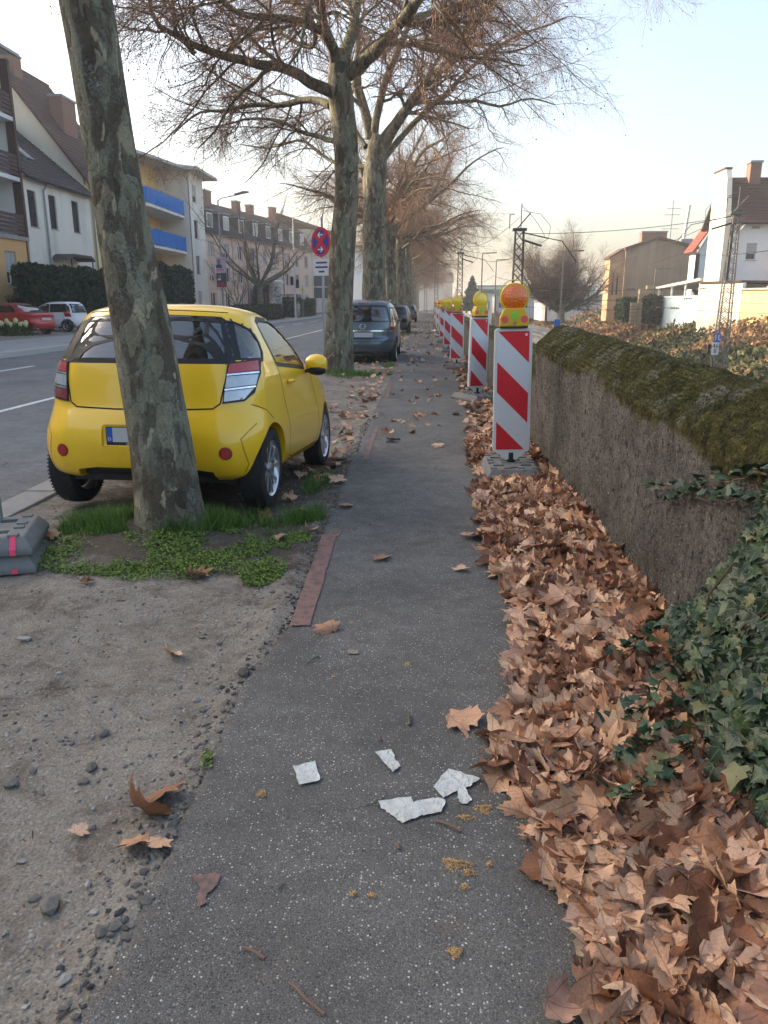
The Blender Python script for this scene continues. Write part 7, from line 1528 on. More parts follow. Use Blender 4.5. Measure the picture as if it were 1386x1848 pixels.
for k, z in enumerate((2.55, 1.95, 1.35)):
    wire(['uppermost', 'middle', 'lowest'][k] + ' cross wire strung over the cutting below the brown gable', [(Mp.x + 1.0, 52, z + .1), (15.5, 52, z - .1), (30, 50, z - .2)], .014)
    for x in (13.0 + k, 17.5 - k * .8):
        m = MB()
        for j in range(5): m.lathe([(.02, j * .11), (.065, j * .11 + .02), (.065, j * .11 + .05), (.02, j * .11 + .08)], 8, 'x', (x, 52, z - .12))
        props(m.build('line_insulator', MAT_INS), 'ribbed dark insulator on the %s cross wire, %s one' % (['uppermost', 'middle', 'lowest'][k], 'left' if x < 15.5 else 'right'), 'insulator', 'insulators on the cross wires')
bs2 = thing('track_sign', 'small blue square signal plate on a post by the fan shaped tree', 'sign', tuple(at_y(1005, 590, 45)[:2]) + (RAIL_Z,)); zt = at_y(1005, 576, 45).z - RAIL_Z
MB().tube([(0, 0, -.2), (0, 0, zt)], .04, 6).build('post', MAT_MAST, bs2); MB().box(-.16, .16, -.05, -.03, zt - .45, zt).build('plate', MAT_SIGNB, bs2)

# ---------------------------------------------------------------- houses above the cutting
HY = 60.0
def HP(x, y, Y=HY): return at_y(x, y, Y)
XL = HP(1313, 450).x; EZ = HP(1340, 401).z; RZ = HP(1340, 343).z + .9
wh_ = thing('white_house', 'white house with brown tiled roof above the embankment at the right edge', 'house', (XL, HY, .2))
W2 = 13.0; MAT_WL = render_mat('sun_toned_white_render', (.62, .57, .46), .12, .3); MAT_WB = render_mat('shade_toned_white_render', (.60, .60, .60), .08, .25)  # sun and shade on the white walls put into two render colours
px2 = lambda x, y: (HP(x, y).x - XL, HP(x, y).z - .2)
u0, v0 = px2(1345, 469); u1, v1 = px2(1367, 439); s0, t0 = px2(1357, 412); s1, t1_ = px2(1373, 395)
facade(wh_, 'wall', MAT_WB, (0, 0, 0), (1, 0, 0), W2, EZ - .2, [(u0, u1, v0, v1, 'half'), (s0, s1, t0, min(t1_, EZ - .45), 'plain'), (u0 + 4.2, u1 + 4.2, v0, v1, 'curtain')])
facade(wh_, 'side_wall', MAT_WL, (0, 3.0, 0), (0, -1, 0), 3.0, EZ - .2, [])
fw_ = MB().prism([(-.0, -.0), (3.2, 0), (3.2, RZ + .45), (1.0, RZ + .45), (.6, RZ - .2), (0, EZ + .0)], -.38, -.003, 'x').build('fire_wall', MAT_WL, wh_); MB().box(-.44, .06, .95, 3.25, RZ + .453, RZ + .58).build('wall_coping', MAT_TILE_B, wh_)
roof_slab(wh_, [(.0, -.5, EZ - .25), (W2, -.5, EZ - .25), (W2, 2.9, RZ + .1), (.0, 2.9, RZ + .1)], MAT_TILE_B, 16, ribs=42); roof_slab(wh_, [(.0, 6.2, EZ - .25), (W2, 6.2, EZ - .25), (W2, 2.9, RZ + .1), (.0, 2.9, RZ + .1)], MAT_TILE_B, 8)
MB().tube([(0, -.55, EZ - .3), (W2, -.55, EZ - .3)], .09, 8).build('gutter', MAT_BLACK, wh_); MB().tube([(.9, -.5, EZ - .35), (.6, -.12, EZ - .9), (.6, -.12, 0)], .06, 8).build('downpipe', MAT_WB, wh_); chimney(wh_, 2.3, 2.8, RZ - .6, RZ + 1.1, .8, .8)
bx = MB().box(4.4, 7.0, -1.6, -.003, 0, EZ - 1.1).build('stair_annex', render_mat('ochre_side_render', (.55, .42, .24)), wh_); MB().box(4.3, 7.1, -1.7, .0, EZ - 1.097, EZ - .95).build('annex_roof', MAT_TILE_B, bx)
# lower garden building in front
an = thing('garden_annex', 'low white and ochre outbuilding below the white house', 'building', (0, 0, 0)); AY = 55.0
xa, za = HP(1262, 512, AY).x, HP(1300, 512, AY).z; xb = HP(1341, 512, AY).x; MAT_OCH = render_mat('sunlit_ochre_render', (.60, .45, .22), .2, .3)
P0 = HP(1264, 512, 58.5); P1 = HP(1341, 512, 55.0); P2 = HP(1420, 512, 51.5); U1 = Vector((P1.x - P0.x, P1.y - P0.y, 0)); U2 = Vector((P2.x - P1.x, P2.y - P1.y, 0)); za = P0.z
facade(an, 'white_wall', MAT_WL, (P0.x, P0.y, -.6), U1, U1.length, za + .6, [])
zb = HP(1360, 524, AY).z; facade(an, 'ochre_wall', MAT_OCH, (P1.x + .02, P1.y - .05, -.6), U2, U2.length, zb + .6, [])
for (A_, B_, z_, nm_, mt_) in ((P0, P1, za, 'roof_edge', MAT_TILE_B), (P1, P2, zb, 'ochre_roof', MAT_ZINC)): MB().prism([(A_.x - .12, A_.y), (B_.x - .12, B_.y), (B_.x + 5, B_.y + 2.4), (A_.x + 5, A_.y + 2.4)], z_ + .003, z_ + .14, 'z').build(nm_, mt_, an)
dm = MB().lathe([(.9, 0), (.85, .12), (.5, .35), (0, .5)], 4, 'z', (P1.x + 2.6, P1.y + .4, zb + .14)); dm.build('roof_light', MAT_WB, an)
# blue walled carport
cpk = thing('carport', 'open shed with pale blue wall and white roof posts left of the outbuilding', 'shed', (0, 0, 0)); CY = 66.0
c0, c1 = HP(1187, 530, CY).x, HP(1266, 530, CY).x; zt0 = HP(1190, 521, CY).z; zt1 = HP(1262, 508, CY).z; zw = HP(1200, 534, CY).z; zb_ = -.5
MAT_LB = render_mat('pale_blue_render', (.40, .50, .54), .15, .2); Q0, Q1 = HP(1188, 530, 69.0), HP(1266, 530, 63.5); UQ = Vector((Q1.x - Q0.x, Q1.y - Q0.y, 0)); facade(cpk, 'wall', MAT_LB, (Q0.x, Q0.y, zb_), UQ, UQ.length, zw - zb_, [])
NQ = UQ.normalized().cross(Vector((0, 0, 1)))
rfm = MB(); _q = [Vector((Q0.x, Q0.y, zt0)) + NQ * .3, Vector((Q1.x, Q1.y, zt1)) + NQ * .3, Vector((Q1.x, Q1.y, zt1)) - NQ * 3.5, Vector((Q0.x, Q0.y, zt0)) - NQ * 3.5]; rfm.add(_q + [v + Vector((0, 0, .2)) for v in _q], [(3, 2, 1, 0), (4, 5, 6, 7), (0, 1, 5, 4), (1, 2, 6, 5), (2, 3, 7, 6), (3, 0, 4, 7)]); rfm.build('roof', plain('white_roof_edge', (.58, .56, .50), .7), cpk)
for k in range(4):
    t_ = .03 + .94 * k / 3; p_ = Vector((Q0.x, Q0.y, 0)).lerp(Vector((Q1.x, Q1.y, 0)), t_) + NQ * .05; MB().box(p_.x - .07, p_.x + .07, p_.y - .07, p_.y + .07, zw + .003, zt0 + (zt1 - zt0) * t_ - .003).build('post', MAT_WB, cpk)
_r0, _r1 = Vector((Q0.x, Q0.y, 0)) - NQ * 3.2, Vector((Q1.x, Q1.y, 0)) - NQ * 3.2; facade(cpk, 'rear_wall', plain('grey_shed_back', (.20, .20, .19), .9), (_r0.x, _r0.y, zb_), UQ, UQ.length, zt0 - zb_ - .05, [])
# red roofed little house
rr_ = thing('red_roof_house', 'narrow blue grey house end with bright red tiled roof', 'house', (0, 0, 0)); RY = 76.0; q0, q1 = HP(1250, 455, RY), HP(1290, 455, RY); qt = HP(1276, 412, RY)
facade(rr_, 'wall', MAT_LB, (q0.x + .4, RY, -.3), (1, 0, 0), 4.0, q0.z + .2, []); facade(rr_, 'side_wall', MAT_LB, (q0.x + .4, RY + 2, -.3), (0, -1, 0), 2, q0.z + .2, [])
roof_slab(rr_, [(q0.x - .1, RY - .3, q0.z), (q0.x - .1, RY + 2.3, q0.z), (q0.x + 2.3, RY + 2.3, q0.z + 3.6), (q0.x + 2.3, RY - .3, q0.z + 3.6)], MAT_TILE_R, 12, ribs=8); MB().prism([(q0.x + .4, q0.z - .3), (q0.x + 4.4, q0.z - .3), (q0.x + 2.3, q0.z + 3.3)], RY + .02, RY + .3, 'y').build('gable', MAT_LB, rr_)
# brown concrete gable building
BY = 85.0; bp = lambda x, y: HP(x, y, BY); g0, g1 = bp(1130, 452), bp(1258, 450); gp = bp(1188, 432)
br = thing('brown_hall', 'large windowless brown rendered building with low gable above the embankment', 'building', (g0.x, BY, 0))
N = NB('streaked_brown_render'); s_ = N.noise(.8, 6, .7, N.co((1.5, 1.5, .10))); c = N.mix(N.ramp(s_, [(.35, 0.0), (.65, 1.0)]), (.19, .145, .105), (.30, .245, .185)); c = N.mix(N.ramp(N.noise(.22, 4, .6), [(.4, 0.0), (.65, .7)]), c, (.34, .23, .14)); N.base(c, .93, 0, .2); N.bump(N.noise(20, 3, .6), .2, .02); MAT_BRN = N.m
w = g1.x - g0.x; MB().prism([(0, -.3), (w, -.3), (w, g1.z), (gp.x - g0.x, gp.z), (0, g0.z)], 0, 3.2, 'y').build('wall', MAT_BRN, br)
for a, b in (((-.15, g0.z + .0), (gp.x - g0.x, gp.z + .02)), ((gp.x - g0.x, gp.z + .02), (w + .15, g1.z))): MB().prism([a, b, (b[0], b[1] + .28), (a[0], a[1] + .28)], -.25, 3.4, 'y').build('roof', MAT_TILE_B, br)
l0 = bp(1104, 466); lo = MB().prism([(l0.x - g0.x, -.3), (-.003, -.3), (-.003, l0.z + .9), (l0.x - g0.x, l0.z)], .6, 3.0, 'y').build('lean_to', render_mat('sun_toned_brown_render', (.42, .27, .15), .15, .3), br); MB().prism([(l0.x - g0.x - .15, l0.z - .05), (-.003, l0.z + .92), (-.003, l0.z + 1.12), (l0.x - g0.x - .15, l0.z + .15)], .4, 3.2, 'y').build('lean_to_roof', MAT_TILE_B, br)  # lean-to stands for the sunlit left side, sun put into its colour
for x in (.35, .8): MB().box(l0.x - g0.x + x, l0.x - g0.x + x + .16, 0.52, .597, 2.4, 4.6).build('slit_window', MAT_PANE, br)
chimney(br, gp.x - g0.x + .0, 2, gp.z - .1, gp.z + .8, 2.6, 1.0); MB().box(gp.x - g0.x + 3.0, gp.x - g0.x + 4.2, 2, 3, gp.z - .8, gp.z + .2).build('vent_box', MAT_ZINC, br); MB().tube([(gp.x - g0.x + 3.3, 2.4, gp.z - .3), (gp.x - g0.x + 3.6, 2.4, gp.z + 3.6)], .17, 10).build('flue', plain('steel_flue', (.5, .5, .5), .4, .7), br)
ae = MB(); ae.tube([(gp.x - g0.x + 1.8, 2, gp.z), (gp.x - g0.x + 1.8, 2, gp.z + 4)], .03, 4)
for k, z in enumerate((1.2, 2.6, 3.2)): ae.tube([(gp.x - g0.x + .8 + .2 * k, 2, gp.z + z), (gp.x - g0.x + 2.6, 2, gp.z + z)], .02, 4)
ae.build('aerial', MAT_WIRE, br)
# low wall, fence and hedge at the top of the bank
lw = thing('garden_wall', 'broken sunlit sandstone wall at the top of the bank', 'wall', (0, 0, 0)); r = random.Random(4); LWY = 72.0
xw0, xw1 = HP(1140, 545, LWY).x, HP(1190, 545, LWY).x; k = 0; x = xw0
while x < xw1:
    wdt = r.uniform(.5, 1.0); z = -.3
    top = HP(1165, 548 - 26 * math.sin(math.pi * (x - xw0) / (xw1 - xw0)) ** .6, LWY).z
    while z < top: h = r.uniform(.3, .55); MB().box(x, x + wdt - .03, LWY + r.uniform(-.05, .05), LWY + .5, z, z + h - .03).build('stone', plain('sandstone_block', (.45, .34, .20), .9, var=.25, vscale=2), lw, bevel=.03); z += h
    x += wdt
hedge('hedge', 'dark clipped hedge on the bank between stone wall and carport', HP(1172, 550, 69).x, HP(1189, 550, 69).x, 68, 71, -.2, HP(1180, 541, 69).z + .2, 2200, MAT_BEECH, .16, 31)
hedge('hedge', 'greyish bushes on the bank below the brown gable', HP(1120, 550, 76).x, HP(1146, 550, 76).x, 75, 78, -.2, HP(1130, 540, 76).z, 2200, MAT_GREENH, .16, 32)
# ---------------------------------------------------------------- fan-shaped tree, conifer and the works buildings far off
street_tree('fan_tree', 'big fan shaped bare tree standing beyond the tracks', tuple(at_y(1012, 560, 72)[:2]) + (.0,), 9.4, 34, 81, 1.5, .8, dict(n1=14, l1=2.0, n2=11, l2=.95, n3=7, l3=.5, up=.35, dr1=-.04, dr=-.03), .34, plain('grey_brown_twig', (.17, .115, .085), .9, var=.2, vscale=3), smin=.02)
co_ = thing('conifer', 'dark green conifer standing far down the line', 'tree', tuple(at_y(851, 560, 150)[:2]) + (0,)); r = np.random.default_rng(8); n = 5000; zt_ = at_y(851, 500, 150).z
z = zt_ * (1 - r.random(n) ** .6 * .97); rad_ = (zt_ - z) * .34 * (1 + .25 * np.sin(z * 4)) ** .8; a = r.uniform(0, 6.3, n); rr2 = rad_ * np.sqrt(r.random(n)) ** .6
o = link_mesh('crown', foliage_mesh('crown', np.stack([rr2 * np.cos(a), rr2 * np.sin(a), z], -1), .34 + 0 * z, r, up=.5), MAT_HEDGE, co_); o['kind'] = 'stuff'; MB().tube([(0, 0, -.3), (0, 0, zt_ * .9)], [.22, .05], 8).build('trunk', MAT_LIMB, co_)
def works(name, label, Y, x0, x1, ytop, col, bands=(), depth=30, z0=-1, wins=0):
    a, b = at_y(x0, ytop, Y), at_y(x1, ytop, Y); t = thing(name, label, 'building', (a.x, Y, 0)); mt = render_mat(name + '_cladding_%d' % int(Y), col); w = b.x - a.x
    wn = [(w * (i + .3) / wins, w * (i + .62) / wins, a.z * .25 - z0, a.z * .62 - z0, 'plain') for i in range(wins)]
    facade(t, 'wall', mt, (0, 0, z0), (1, 0, 0), w, a.z - z0, wn); facade(t, 'side_wall', mt, (0, depth, z0), (0, -1, 0), depth, a.z - z0, []); MB().box(-.2, w + .2, -.2, depth, a.z + .003, a.z + .25).build('roof', MAT_ZINC, t)
    for yb0, yb1, cc, nm in bands: z1, z2 = at_y(x0, yb1, Y).z, at_y(x0, yb0, Y).z; MB().box(.02, w - .02, -.06, -.003, z1, z2).build('band', plain(nm, cc, .7), t)
    return t
works('factory', 'long pale factory with a green stripe far behind the dark mast', 170, 862, 1000, 517, (.48, .48, .44), [(522, 532, (.06, .20, .12), 'green_cladding')], 30)
works('warehouse', 'grey flat warehouse behind the nearest beacon lamp', 140, 893, 1102, 534, (.33, .35, .37), (), 30, wins=9)
works('shed', 'pale low shed with small windows behind the fan shaped tree', 118, 985, 1106, 545, (.50, .48, .44), (), 12, wins=7)
works('works_hall', 'green grey hall with light roof edge seen through the fan shaped tree', 150, 1020, 1075, 518, (.20, .27, .22), (), 20)
hb = works('hoarding', 'white painted wall with dark openings left of the nearest lamp', 105, 870, 888, 528, (.66, .66, .62), (), 10, wins=2)
bf = thing('board_fence', 'reddish wooden board fence beside the white painted wall', 'fence', tuple(at_y(888, 560, 98)[:2]) + (-1.9,))
for k in range(12): MB().box(k * .26, k * .26 + .22, 0, .05, 0, 2.3 + .1 * (k % 3)).build('board', plain('reddish_board', (.26, .13, .08), .85, var=.3, vscale=3), bf)
for i, (px, Y, H) in enumerate(((842, 190, 7), (815, 230, 9), (800, 260, 10), (905, 210, 8), (640, 210, 10))):
    b = at_y(px, 548, Y); street_tree('far_tree', ['bare tree left of the conifer', 'hazy bare tree above the beacon row', 'hazy bare tree where the tracks vanish', 'small bare tree on the factory skyline', 'hazy bare tree behind the pale flat block'][i], (b.x, Y, -.5), H, 9, 120 + i, .9, 1.5, dict(n1=7, l1=2.0, n2=7, l2=1.0, n3=4, l3=.6, up=.3, dr1=0, dr=0), .2)
# far end of the street
fe = block('apartment_house', 'hazy house closing the view at the far end of the street', (8.5, 262, -1), RAD(90), 26, 10, 9, (.42, .38, .34), 3, 8, 3.0)
# ================================================================ beacons, signs, foot plates
def m_foil(name, col, spec=.5):
    N = NB(name); v = N.voro(70); c = N.mix(N.math('MULTIPLY', v, .25), col, tuple(min(1, x * 1.35 + .02) for x in col)); c = N.mix(N.ramp(N.noise(5, 6, .7), [(.55, 0.0), (.8, .35)]), c, tuple(x * .6 + .02 for x in col)); N.base(c, .35, 0, spec); return N.m
MAT_FW = m_foil('white_reflective_foil', (.60, .63, .66)); MAT_FR = m_foil('red_reflective_foil', (.60, .010, .022)); MAT_FRAME = plain('white_plastic_frame', (.66, .67, .68), .45, var=.1, vscale=6, dirt=(.42, .41, .39))
MAT_FOOT = plain('recycled_plastic_foot', (.15, .155, .152), .75, var=.35, vscale=9, bump=.4, bscale=45, dirt=(.26, .25, .23)); MAT_LY = plain('lamp_yellow_plastic', (.66, .42, .025), .4, var=.12, vscale=10)
MAT_SPRAYP = plain('pink_spray_paint', (.85, .07, .16), .7, var=.2, vscale=40); MAT_SPRAYG = plain('green_spray_paint', (.08, .75, .12), .7, var=.2, vscale=40)
def m_lens(name, c0, c1):
    N = NB(name); co = N.co((1, 1, 1)); v = N.voro(60, co); g = N.n('ShaderNodeTexGradient', gradient_type='RADIAL')
    c = N.mix(N.ramp(v, [(.1, 0.0), (.6, 1.0)]), c0, c1); N.base(c, .18, 0, .6); N.b.inputs['Coat Weight'].default_value = 1; N.b.inputs['Subsurface Weight'].default_value = .4; N.b.inputs['Subsurface Radius'].default_value = (.05, .03, .01); N.bump(v, .5, .01); return N.m
MAT_LO = m_lens('orange_lamp_lens', (.72, .115, .002), (.85, .19, .004)); MAT_LYE = m_lens('yellow_lamp_lens', (.80, .52, .01), (.95, .70, .03))
def foot_plate(parent, w, d, h, z0=0.0, mat=MAT_FOOT, name='foot_plate'):
    """tapered slab with hand slots and stud rows"""
    m = MB(); b = .05
    m.add([(-w / 2, -d / 2, z0), (w / 2, -d / 2, z0), (w / 2, d / 2, z0), (-w / 2, d / 2, z0), (-w / 2, -d / 2, z0 + h * .35), (w / 2, -d / 2, z0 + h * .35), (w / 2, d / 2, z0 + h * .35), (-w / 2, d / 2, z0 + h * .35), (-w / 2 + b, -d / 2 + b, z0 + h), (w / 2 - b, -d / 2 + b, z0 + h), (w / 2 - b, d / 2 - b, z0 + h), (-w / 2 + b, d / 2 - b, z0 + h)],
          [(3, 2, 1, 0), (0, 1, 5, 4), (1, 2, 6, 5), (2, 3, 7, 6), (3, 0, 4, 7), (4, 5, 9, 8), (5, 6, 10, 9), (6, 7, 11, 10), (7, 4, 8, 11), (8, 9, 10, 11)])
    cut = [MB().box(x - .05, x + .05, y - .035, y + .035, z0 + h - .035, z0 + h + .1).mesh('c') for x in (-w * .24, w * .24) for y in (-d * .22, d * .22)] + [MB().box(-.04, .04, y - .03, y + .03, z0 + h - .03, z0 + h + .1).mesh('c') for y in (-d * .33, d * .33)]
    base = m.mesh('foot', bevel=.012); me = boolean(base, cut); me.materials.clear(); o = link_mesh(name, me, mat, parent)
    sm_ = MB().box(-.028, .028, -.022, .022, -.002, .010).mesh('stud'); sm_.materials.append(mat)
    for x in (-w * .36, -w * .12, w * .12, w * .36):
        for y in (-d * .08, d * .08, -d * .38, d * .38): link_mesh('stud', sm_, None, o, (x, y, z0 + h))
    return o
BW, BH, BZ = .33, 1.09, .205
def beacon(label, x, y, rz, lens, spray, lampflip=False, lean=0.0):
    t = thing('guide_beacon', label, 'traffic beacon', (x, y, 0), (0, lean, rz), 'red and white beacons along the wall')
    fp = foot_plate(t, .50, .80, .115)
    if spray:
        for xx, mt in ((-.12, MAT_SPRAYP), (.03, MAT_SPRAYG), (.16, MAT_SPRAYP)): MB().add([(xx - .025, -.4035, .012), (xx + .025, -.4035, .012), (xx + .022, -.3565, .11), (xx - .022, -.3565, .11)], [(0, 1, 2, 3)]).build('spray_mark', mt, fp)
    elif spray is None:
        for xx, mt in ((-.10, plain('faded_pink_paint', (.20, .11, .11), .8)), (.08, plain('faded_green_paint', (.12, .16, .11), .8)), (.19, plain('faded_pink_paint', (.20, .11, .11), .8))): MB().add([(xx - .02, -.4035, .012), (xx + .02, -.4035, .012), (xx + .018, -.3565, .11), (xx - .018, -.3565, .11)], [(0, 1, 2, 3)]).build('spray_mark', mt, fp)
    MB().lathe([(.045, .11), (.045, .135), (.03, .14), (.03, .20)], 12).build('post', MAT_BLACK, t, True)
    MB().prism([(-.125, BZ), (.125, BZ), (.03, BZ - .085), (-.03, BZ - .085)], -.02, .02, 'y').build('foot_gusset', MAT_FRAME, t)
    # frame: rounded rectangle ring
    def rrect(w, h, r, n=5):
        out = []
        for cx, cz, a0 in ((w / 2 - r, h / 2 - r, 0), (-w / 2 + r, h / 2 - r, 90), (-w / 2 + r, -h / 2 + r, 180), (w / 2 - r, -h / 2 + r, 270)):
            for k in range(n): a = RAD(a0 + 90 * k / (n - 1)); out.append((cx + r * math.cos(a), cz + r * math.sin(a)))
        return out
    zc = BZ + BH / 2; MB().prism([(a, b + zc) for a, b in rrect(BW, BH, .03)], -.022, .030, 'y').build('board', MAT_FRAME, t, bevel=.006)
    iw, ih = BW - .055, BH - .05
    for sgn, yy in ((-1, -.0235), (1, .0315)):
        fld = MB().prism([(a, b + zc) for a, b in rrect(iw, ih, .008, 3)], *sorted((yy, yy + .0012 * -sgn)), 'y').build('white_face', MAT_FW, t)
        # red stripes at 45 degrees falling to the right, clipped to the field
        per = ih / 1.97; 
        for k in range(-1, 4):
            zt = zc + ih / 2 + .04 - (k - .43) * per; zb = zt - per * .5
            poly = [(-iw / 2, zt), (iw / 2, zt - iw), (iw / 2, zb - iw), (-iw / 2, zb)]
            for lim, up in ((zc + ih / 2, True), (zc - ih / 2, False)):
                out = []
                for i in range(len(poly)):
                    p, q = poly[i], poly[(i + 1) % len(poly)]; ip = (p[1] <= lim) if up else (p[1] >= lim); iq = (q[1] <= lim) if up else (q[1] >= lim)
                    if ip: out.append(p)
                    if ip != iq: u = (lim - p[1]) / (q[1] - p[1]); out.append((p[0] + (q[0] - p[0]) * u, lim))
                poly = out
                if len(poly) < 3: break
            if len(poly) < 3: continue
            d = yy + .0013 * sgn; MB().prism(poly, *sorted((d, d - .0009 * sgn)), 'y').build('red_stripe', MAT_FR, fld)
        MB().lathe([(.011, yy + .002 * sgn), (.011, yy + .0004 * sgn)], 12, 'y', (iw / 2 - .028, 0, zc + ih / 2 - .03)).build('approval_sticker', MAT_FRAME, fld)
    # warning lamp clamped on top
    z = BZ + BH; lamp = MB().prism([(-.125, z + .015), (.125, z + .015), (.122, z + .09), (.085, z + .17), (-.085, z + .17), (-.122, z + .09)], -.055, .055, 'y').build('warning_lamp', MAT_LY, t, bevel=.012)
    MB().box(-.118, .118, -.05, .05, z + .001, z + .018).build('lamp_foot', MAT_BLACK, lamp)
    cz = z + .255; ring = MB(); ring.lathe([(.118, -.03), (.124, -.02), (.124, .02), (.118, .03)], 36, 'y', (0, 0, cz)); ring.build('lamp_ring', MAT_LY, lamp, True)
    MB().lathe([(0, -.062), (.045, -.058), (.085, -.046), (.110, -.028), (.112, .028), (.085, .046), (.045, .058), (0, .062)], 36, 'y', (0, 0, cz)).build('lens', lens, lamp, True)
    MB().tube([(.132 * math.cos(a), 0, cz + .01 + .138 * math.sin(a)) for a in np.linspace(RAD(8), RAD(172), 15)], .004, 6).build('handle', MAT_LY, lamp, True)
    for sgn in (-1, 1):
        y0 = .0565 * sgn
        for xx in (-.083, .083): MB().lathe([(.030, y0), (.030, y0 + .003 * sgn)], 16, 'y', (xx, 0, z + .075)).build('reflector', plain('pinkish_reflector', (.75, .10, .09), .3, coat=1), lamp)
        MB().lathe([(.030, y0), (.030, y0 + .004 * sgn), (.024, y0 + .005 * sgn)], 16, 'y', (0, 0, z + .105)).build('green_badge', plain('green_badge', (.20, .62, .05), .45), lamp)
        MB().lathe([(.017, y0), (.014, y0 + .014 * sgn)], 12, 'y', (0, 0, z + .048)).build('lock_screw', MAT_CHROME, lamp, True)
    return t
nb = ['nearest', 'second', 'third', 'fourth', 'fifth', 'sixth', 'seventh', 'eighth', 'ninth']
ang = [0, 27, -4, 5, -3, 20, 4, -6, 0]; bx_ = [.795, .84, .77, .745, .735, .76, .77, .78, .78]
for k in range(9):
    beacon('%s red and white guide beacon with %s warning lamp beside the wall' % (nb[k], 'an orange' if k == 0 else 'a yellow'), bx_[k], 6.84 + [0, 5.5, 11.86, 18.3, 24.4, 30.5, 36.6, 42.7, 48.8][k], RAD(ang[k]), MAT_LO if k == 0 or k > 5 else MAT_LYE, None if k == 0 else (k in (1, 2)), False, RAD([-1.2, .6, -.5, .8, 0, 1, -.6, .4, 0][k]))
# stacked feet with a barrier pole at the left edge
ft = thing('barrier_foot', 'two stacked grey plastic foot plates with pink spray mark and metal pole at left edge', 'barrier foot', (-2.71, 4.23, float(verge_z(-2.5, 4.2)) - .005), (0, 0, RAD(17)))
f1 = foot_plate(ft, .80, .60, .105); f2 = foot_plate(ft, .78, .57, .105, .108)
for (y0, z0, y1, z1) in ((-.302, .008, -.302, .034), (-.2875, .112, -.2865, .145), (-.2865, .146, -.2365, .212)):
    MB().add([(.265, y0 - .0025, z0), (.300, y0 - .0025, z0), (.297, y1 - .0025, z1 + .002), (.267, y1 - .0025, z1 + .002)], [(0, 1, 2, 3)]).build('spray_mark', MAT_SPRAYP, f2)
MB().box(.267, .297, -.234, -.20, .2135, .2150).build('spray_mark', MAT_SPRAYP, f2)
MB().tube([(.11, .20, .19), (.11, .20, 2.1)], .030, 14).build('pole', plain('galvanised_pole', (.42, .45, .48), .4, .7, var=.12, vscale=8), ft, True)
# no-stopping sign behind the second trunk
ns = thing('no_stopping_sign', 'round red and blue no stopping sign with white arrows beside the second trunk', 'sign', (-2.41, 18.5, -.03)); SZ = 2.90
MB().tube([(0, 0, 0), (0, 0, 3.45)], .030, 10).build('pole', plain('galvanised_pole', (.42, .45, .48), .4, .7), ns, True)
hd_ = bpy.data.objects.new('sign_disc', MB().lathe([(.325, -.052), (.325, -.040)], 40, 'y', (0, 0, SZ)).mesh('sign_disc')); COL.objects.link(hd_); hd_.parent = ns; hd_.rotation_euler = (0, 0, RAD(-40)); hd_.data.materials.append(plain('sign_red', (.55, .012, .02), .4))
MB().lathe([(.270, -.0545), (.270, -.0525)], 40, 'y', (0, 0, SZ)).build('blue_field', plain('sign_blue', (.012, .035, .30), .4), hd_)
for a in (45, -45):
    c, s = math.cos(RAD(a)), math.sin(RAD(a)); L, w_ = .268, .042; MB().prism([(c * L - s * w_, SZ + s * L + c * w_), (-c * L - s * w_, SZ - s * L + c * w_), (-c * L + s * w_, SZ - s * L - c * w_), (c * L + s * w_, SZ + s * L - c * w_)], -.0575 - (.0006 if a > 0 else 0), -.0548, 'y').build('red_bar', plain('sign_red', (.55, .012, .02), .4), hd_)
MAT_SW = plain('sign_white_print', (.70, .70, .70), .45)
for zc, sx in ((SZ + .16, -1), (SZ - .16, 1)):
    MB().prism([(-sx * .085, zc - .013), (sx * .06, zc - .013), (sx * .06, zc + .013), (-sx * .085, zc + .013)], -.0600, -.0590, 'y').build('arrow_shaft', MAT_SW, hd_)
    MB().prism([(sx * .025, zc + .065), (sx * .095, zc), (sx * .025, zc - .065), (sx * .0, zc - .05), (sx * .05, zc), (sx * .0, zc + .05)], -.0612, -.0602, 'y').build('arrow_head', MAT_SW, hd_)
pnl = MB().box(-.22, .22, -.05, -.038, SZ - .74, SZ - .36).build('text_panel', MAT_SW, ns, rot=(0, 0, RAD(-25)))
for k, w_ in enumerate((.30, .34, .16)): MB().box(-w_ / 2, w_ / 2, -.0535, -.0505, SZ - .47 - k * .10, SZ - .43 - k * .10).build('printed_line', plain('sign_print_blue', (.03, .05, .25), .5), pnl)

# ================================================================ grass and weeds at the tree foot
MAT_GRASS = m_leafy('fresh_grass', (.035, .085, .010), (.17, .29, .05), (.08, .17, .022), .6); MAT_CLOVER = m_leafy('chickweed', (.05, .10, .014), (.22, .30, .07), (.12, .19, .03), .65)
blade = np.array([(-.5, 0, 0), (.5, 0, 0), (.38, .12, .45), (-.38, .12, .45), (.0, .42, 1.0)]); bladef = np.array([(0, 1, 2), (0, 2, 3), (3, 2, 4)])
def grass_at(spots, n, hmin, hmax, seed):
    r = np.random.default_rng(seed); P = []
    for (cx, cy, rx, ry, wgt) in spots:
        m = int(n * wgt); a = r.uniform(0, 6.3, m); q = np.sqrt(r.random(m)); P.append(np.stack([cx + rx * q * np.cos(a), cy + ry * q * np.sin(a), 0 * a], -1))
    P = np.concatenate(P); P = P[vnoise(P[:, 0], P[:, 1], seed, 5.5, 3) > -.12 + r.normal(0, .12, len(P))]; P[:, 2] = _vz(P[:, 0], P[:, 1]) - .004; m = len(P); h = (hmin + (hmax * 1.15 - hmin) * r.random(m) ** 1.5) * (1 + .55 * vnoise(P[:, 0], P[:, 1], seed + 1, 4.5, 3))
    return P, rotmats(r.uniform(0, 6.3, m), r.normal(0, .28, m), r.normal(-.15, .3, m)), np.stack([r.uniform(.0022, .0045, m), h * .9, h], -1), r.random(m)
